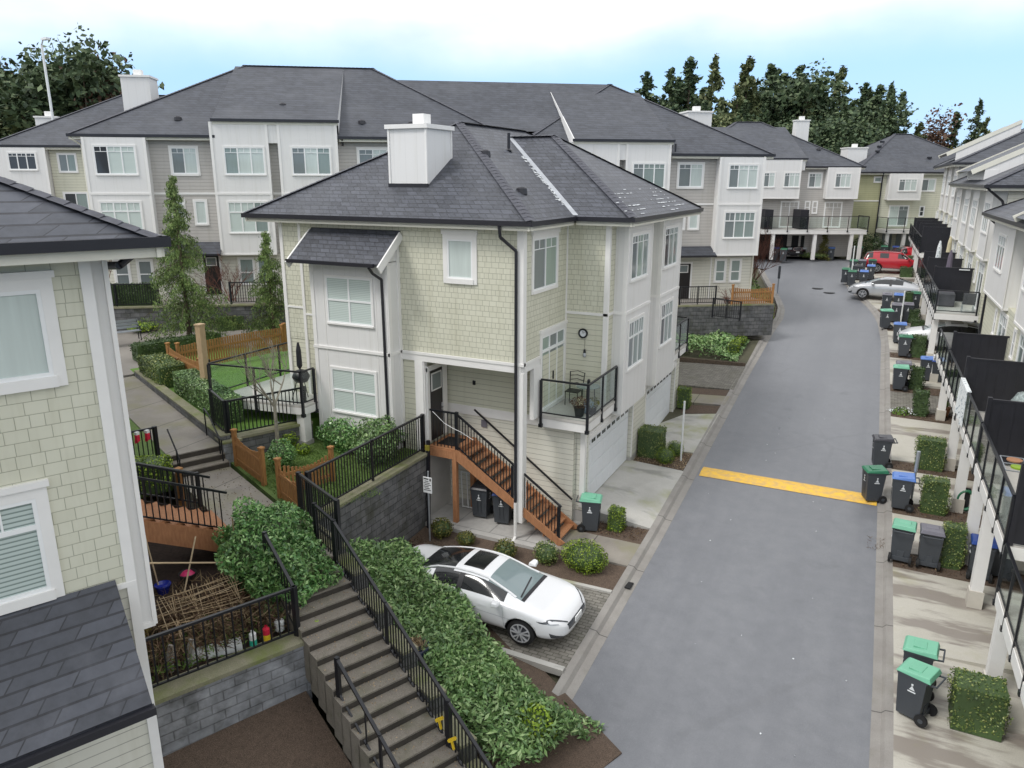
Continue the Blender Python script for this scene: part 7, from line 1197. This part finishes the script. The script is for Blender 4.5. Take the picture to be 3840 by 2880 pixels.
t = thing('patio_chair', 'dark mesh patio chair at the end of the middle row balcony', 'chair', (3.95, 41.2, 3.1)); m = MB(); m.box(3.7, 41.0, 3.5, 4.2, 41.5, 3.55); m.build('seat', 'cover_grey', t); m = MB(); m.box(3.7, 40.98, 3.5, 4.2, 41.02, 4.05); m.build('backrest', 'cover_grey', t); [MB().cyl((x, y, 3.1), (x, y, 3.5), .015, n=6).build('leg', 'galv', t) for x in (3.72, 4.18) for y in (41.02, 41.48)]
m = MB(); [m.box(3.6 + .02, 44.50, 4.75 - .0, 4.1, 44.53, 4.8) for _ in (0,)]; m.box(3.55, 49.83, 3.9, 4.05, 49.86, 4.35); tag(m.build('striped_board', 'pattern_cloth'), 'striped black and white board leaning on a black privacy screen', 'board')
m = MB(); m.box(2.75, 42.6, 3.12, 3.5, 44.2, 3.75); tag(m.build('storage_box', 'cover_grey', bevel=.04), 'dark storage box before the first privacy screen of the middle row', 'box')
pot_ = lambda x, y, lab: None
t = thing('flower_pot', 'terracotta pot with a green plant beside the brick based post', 'pot', (2.95, 33.2, roadz(33.2) + .12)); z = roadz(33.2) + .12; m = MB(); m.lathe((2.95, 33.2, z), [(.001, 0), (.17, 0), (.25, .36), (.22, .36), (.001, .32)], 14); m.build('pot', 'pot_terra', t); P, N = ell_pts((0, 0, .5), (.16, .16, .14), 160); link('plant', leaf_mesh('plant', P, .08, 'grass_blade', normals=N), t)
t = thing('flower_bed_plants', 'white and green bedding plants left of the clipped shrub by the post', 'plants', (1.45, 32.9, roadz(32.9) + .1), world=False); P, N = ell_pts((0, 0, .05), (.35, .25, .2), 500); link('foliage', leaf_mesh('foliage', P, .09, 'grass_blade', normals=N), t); P, N = ell_pts((.1, .05, .1), (.6, .25, .14), 120); link('blossoms', leaf_mesh('blossoms', P, .07, 'white_print', normals=N, aspect=.8), t)
t = thing('garden_hose_reel', 'dark green garden hose coiled on a reel by the white posts', 'hose reel', (3.15, 24.7, roadz(24.7) + .2)); z = roadz(24.7) + .55; m = MB()
for k in range(20): a, b = 2 * PI * k / 20, 2 * PI * (k + 1) / 20; m.cyl((3.15 + .22 * math.cos(a), 24.7, z + .3 * math.sin(a)), (3.15 + .22 * math.cos(b), 24.7, z + .3 * math.sin(b)), .05, n=6)
m.build('hose', 'lid_green_dark', t); m = MB(); m.box(3.05, 24.75, z - .38, 3.25, 24.85, z + .35); m.build('reel_stand', 'bin_black', t)

# ================================================================ CARS
def sedan_details(paint):
    def f(t, snap):
        B_ = lambda n, mat, fn, **k: (lambda m: (fn(m), m.build(n, mat, t, conv=False, **k)))(MB())
        for s in (-1, 1):
            snap('headlight', 'lamp_smoke', [(2.29, s * .42, .615), (1.80, s * .91, .715), (1.72, s * .92, .745), (2.28, s * .42, .66)], 12, 3)
            snap('headlamp_lens', 'lamp_clear', [(2.16, s * .68, .66), (1.98, s * .84, .70), (1.96, s * .84, .72), (2.15, s * .68, .685)], 6, 2, .011)
            snap('fog_recess', 'lamp_smoke', [(2.27, s * .48, .32), (2.06, s * .86, .33), (2.02, s * .88, .49), (2.27, s * .50, .37)], 8, 3)
            snap('taillight', 'lamp_red', [(-2.34, s * .30, .79), (-2.10, s * .93, .79), (-1.98, s * .93, .87), (-2.34, s * .30, .83)], 10, 3)
            B_('mirror', paint, lambda m: m.hexa([(.70, s * .90, .93), (.92, s * .90, .95), (.90, s * 1.10, .96), (.76, s * 1.12, .94), (.72, s * .90, 1.05), (.90, s * .90, 1.04), (.88, s * 1.09, 1.06), (.77, s * 1.11, 1.07)]), bevel=.03, fix=True)
            snap('side_glass_divider', 'bin_black', [(-.28, s * .9, .94), (-.14, s * .9, .94), (-.14, s * .62, 1.36), (-.26, s * .62, 1.36)], 2, 6)
            for x in (-.62, .42): snap('door_handle', 'chrome' if 0 else paint, [(x - .1, s * .95, .80), (x + .1, s * .95, .80), (x + .1, s * .95, .825), (x - .1, s * .95, .825)], 3, 1, .02)
            snap('sill_trim', 'bin_black', [(-1.0, s * .93, .20), (1.0, s * .93, .20), (1.0, s * .93, .235), (-1.0, s * .93, .235)], 10, 1)
            for x, x2 in ((-.17, -.19), (.98, .92), (-1.12, -.98)): snap('door_seam', 'galv', [(x, s * .95, .26), (x + .008, s * .95, .26), (x2 + .008, s * .95, .90), (x2, s * .95, .90)], 1, 10, .002)
            snap('belt_crease', 'galv', [(-1.7, s * .95, .72), (1.5, s * .95, .60), (1.5, s * .95, .608), (-1.7, s * .95, .728)], 16, 1, .002)
        snap('grille', 'lamp_smoke', [(2.36, -.46, .45), (2.36, .46, .45), (2.36, .50, .66), (2.36, -.50, .66)], 12, 5)
        snap('windshield_cowl', 'bin_black', [(1.34, -.62, 1.0), (1.34, .62, 1.0), (1.26, .62, 1.02), (1.26, -.62, 1.02)], 8, 1, .008)
        snap('wiper', 'bin_black', [(1.24, -.55, 1.05), (1.12, .25, 1.1), (1.09, .25, 1.11), (1.21, -.55, 1.06)], 6, 1, .015)
        B_('licence_plate', 'vinyl_white', lambda m: m.box(2.33, -.17, .50, 2.352, .17, .62)); B_('rear_plate', 'vinyl_white', lambda m: m.box(-2.36, -.16, .62, -2.345, .16, .73))
    return f
SED = [(-2.34, .62, .42, .80, .40, .83), (-2.30, .78, .30, .86, .55, .93), (-2.12, .88, .24, .91, .60, .985), (-1.80, .905, .2, .92, .62, 1.04), (-1.42, .912, .2, .925, .60, 1.15), (-.92, .912, .19, .925, .56, 1.335), (-.45, .912, .19, .925, .565, 1.405), (0.0, .912, .19, .925, .575, 1.425), (.42, .912, .19, .925, .575, 1.385), (.95, .912, .19, .915, .60, 1.15), (1.32, .91, .19, .90, .66, .985), (1.75, .90, .2, .835, .66, .90), (2.08, .84, .22, .74, .58, .79), (2.26, .68, .26, .60, .44, .655), (2.33, .50, .34, .52, .34, .55)]
def sunroof(t, snap): return snap('sunroof', 'car_glass', [(-.30, -.40, 1.45), (.22, -.40, 1.45), (.22, .40, 1.45), (-.30, .40, 1.45)], 8, 8, .007)
def _old(t): m = MB(); m.hexa([(-.18, -.40, 1.424), (.42, -.38, 1.375), (.42, .38, 1.375), (-.18, .40, 1.424), (-.18, -.40, 1.436), (.42, -.38, 1.392), (.42, .38, 1.392), (-.18, .40, 1.436)]); m.build('sunroof', 'car_glass', t, conv=False, bevel=.02)
SW = car('parked_car', 'clean white sedan with a dark sunroof parked on block pavers by the stairs', 4.68, SED, (-1.36, 1.36), 'car_white', .32, .875, ((4, 6), (8, 10), (3,)), details=lambda t, sn: (sedan_details('car_white')(t, sn), sunroof(t, sn)))
zc = -1.315; SW.location = (-7.98, 14.66, zc); SW.scale = (1.09, 1.07, .99); SW.rotation_euler = (0, -.004, rad(-.5))
SV = car('parked_car', 'silver sedan parked nose to the road before the middle right row', 4.68, SED, (-1.36, 1.36), 'car_silver', .32, .875, ((4, 6), (8, 10), (3,)), details=sedan_details('car_silver')); SV.location = (.55, 54.6, roadz(54.6) + .14); SV.rotation_euler = (0, 0, PI - .06)
S2_ = copy_tree(SW, None, (3.75, 43.3, roadz(43.3) + .16), PI, 'white sedan nose poking out between a clipped shrub and white balcony posts')
def suv_details(paint):
    def f(t, snap):
        B_ = lambda n, mat, fn, **k: (lambda m: (fn(m), m.build(n, mat, t, conv=False, **k)))(MB())
        for s in (-1, 1):
            B_('headlight', 'lamp_clear', lambda m: m.box(2.22, s * .52, .86, 2.34, s * .88, 1.02), bevel=.03); B_('taillight', 'lamp_red', lambda m: m.box(-2.40, s * .62, .95, -2.28, s * .90, 1.12), bevel=.03)
            B_('mirror', paint, lambda m: m.box(.78, s * .95, 1.14, .95, s * 1.15, 1.32), bevel=.03); B_('running_board', 'chrome', lambda m: m.box(-1.0, s * .88, .36, 1.0, s * 1.0, .42)); B_('roof_rail', 'bin_black', lambda m: m.bar((-1.7, s * .62, 1.80), (.3, s * .62, 1.80), .04, .04))
        B_('grille', 'chrome', lambda m: m.box(2.34, -.42, .78, 2.38, .42, 1.02)); B_('grille_mesh', 'lamp_smoke', lambda m: m.box(2.375, -.34, .82, 2.39, .34, .98)); B_('bumper', 'bin_black', lambda m: m.box(2.28, -.75, .42, 2.40, .75, .56), bevel=.03); B_('licence_plate', 'vinyl_white', lambda m: m.box(2.40, -.16, .58, 2.42, .16, .69))
    return f
SUV = [(-2.38, .84, .50, 1.02, .66, 1.10), (-2.33, .90, .38, 1.12, .68, 1.35), (-2.22, .93, .34, 1.14, .66, 1.70), (-1.80, .94, .32, 1.14, .66, 1.77), (-1.3, .94, .32, 1.14, .66, 1.79), (-.62, .94, .32, 1.14, .66, 1.79), (.12, .94, .32, 1.14, .66, 1.78), (.48, .94, .32, 1.14, .67, 1.70), (.98, .94, .32, 1.13, .72, 1.26), (1.25, .94, .32, 1.10, .76, 1.17), (1.9, .93, .34, 1.06, .74, 1.12), (2.22, .90, .38, .96, .70, 1.02), (2.34, .80, .44, .84, .62, .88)]
RS = car('parked_suv', 'red suv parked nose in at the far end before the bin cluster', 4.75, SUV, (-1.42, 1.42), 'car_red', .38, .90, ((1, 3), (7, 9), (3, 5)), suv=True, details=suv_details('car_red'), group='red suvs at the end of the street'); RS.location = (1.0, 64.9, roadz(64.9) + .12); RS.rotation_euler = (0, 0, .05); RS.scale = (.93, .95, .90)
copy_tree(RS, None, (3.0, 68.4, roadz(68) + .12), .4, 'second red suv half hidden behind the first at the far end')
BS = car('parked_suv', 'black suv with chrome grille facing out of the far carport', 4.75, SUV, (-1.42, 1.42), 'car_black', .38, .90, ((1, 3), (7, 9), (3, 5)), suv=True, details=suv_details('car_black')); BS.location = (-8.0, 71.6, roadz(70) + .05); BS.rotation_euler = (0, 0, -rad(55))
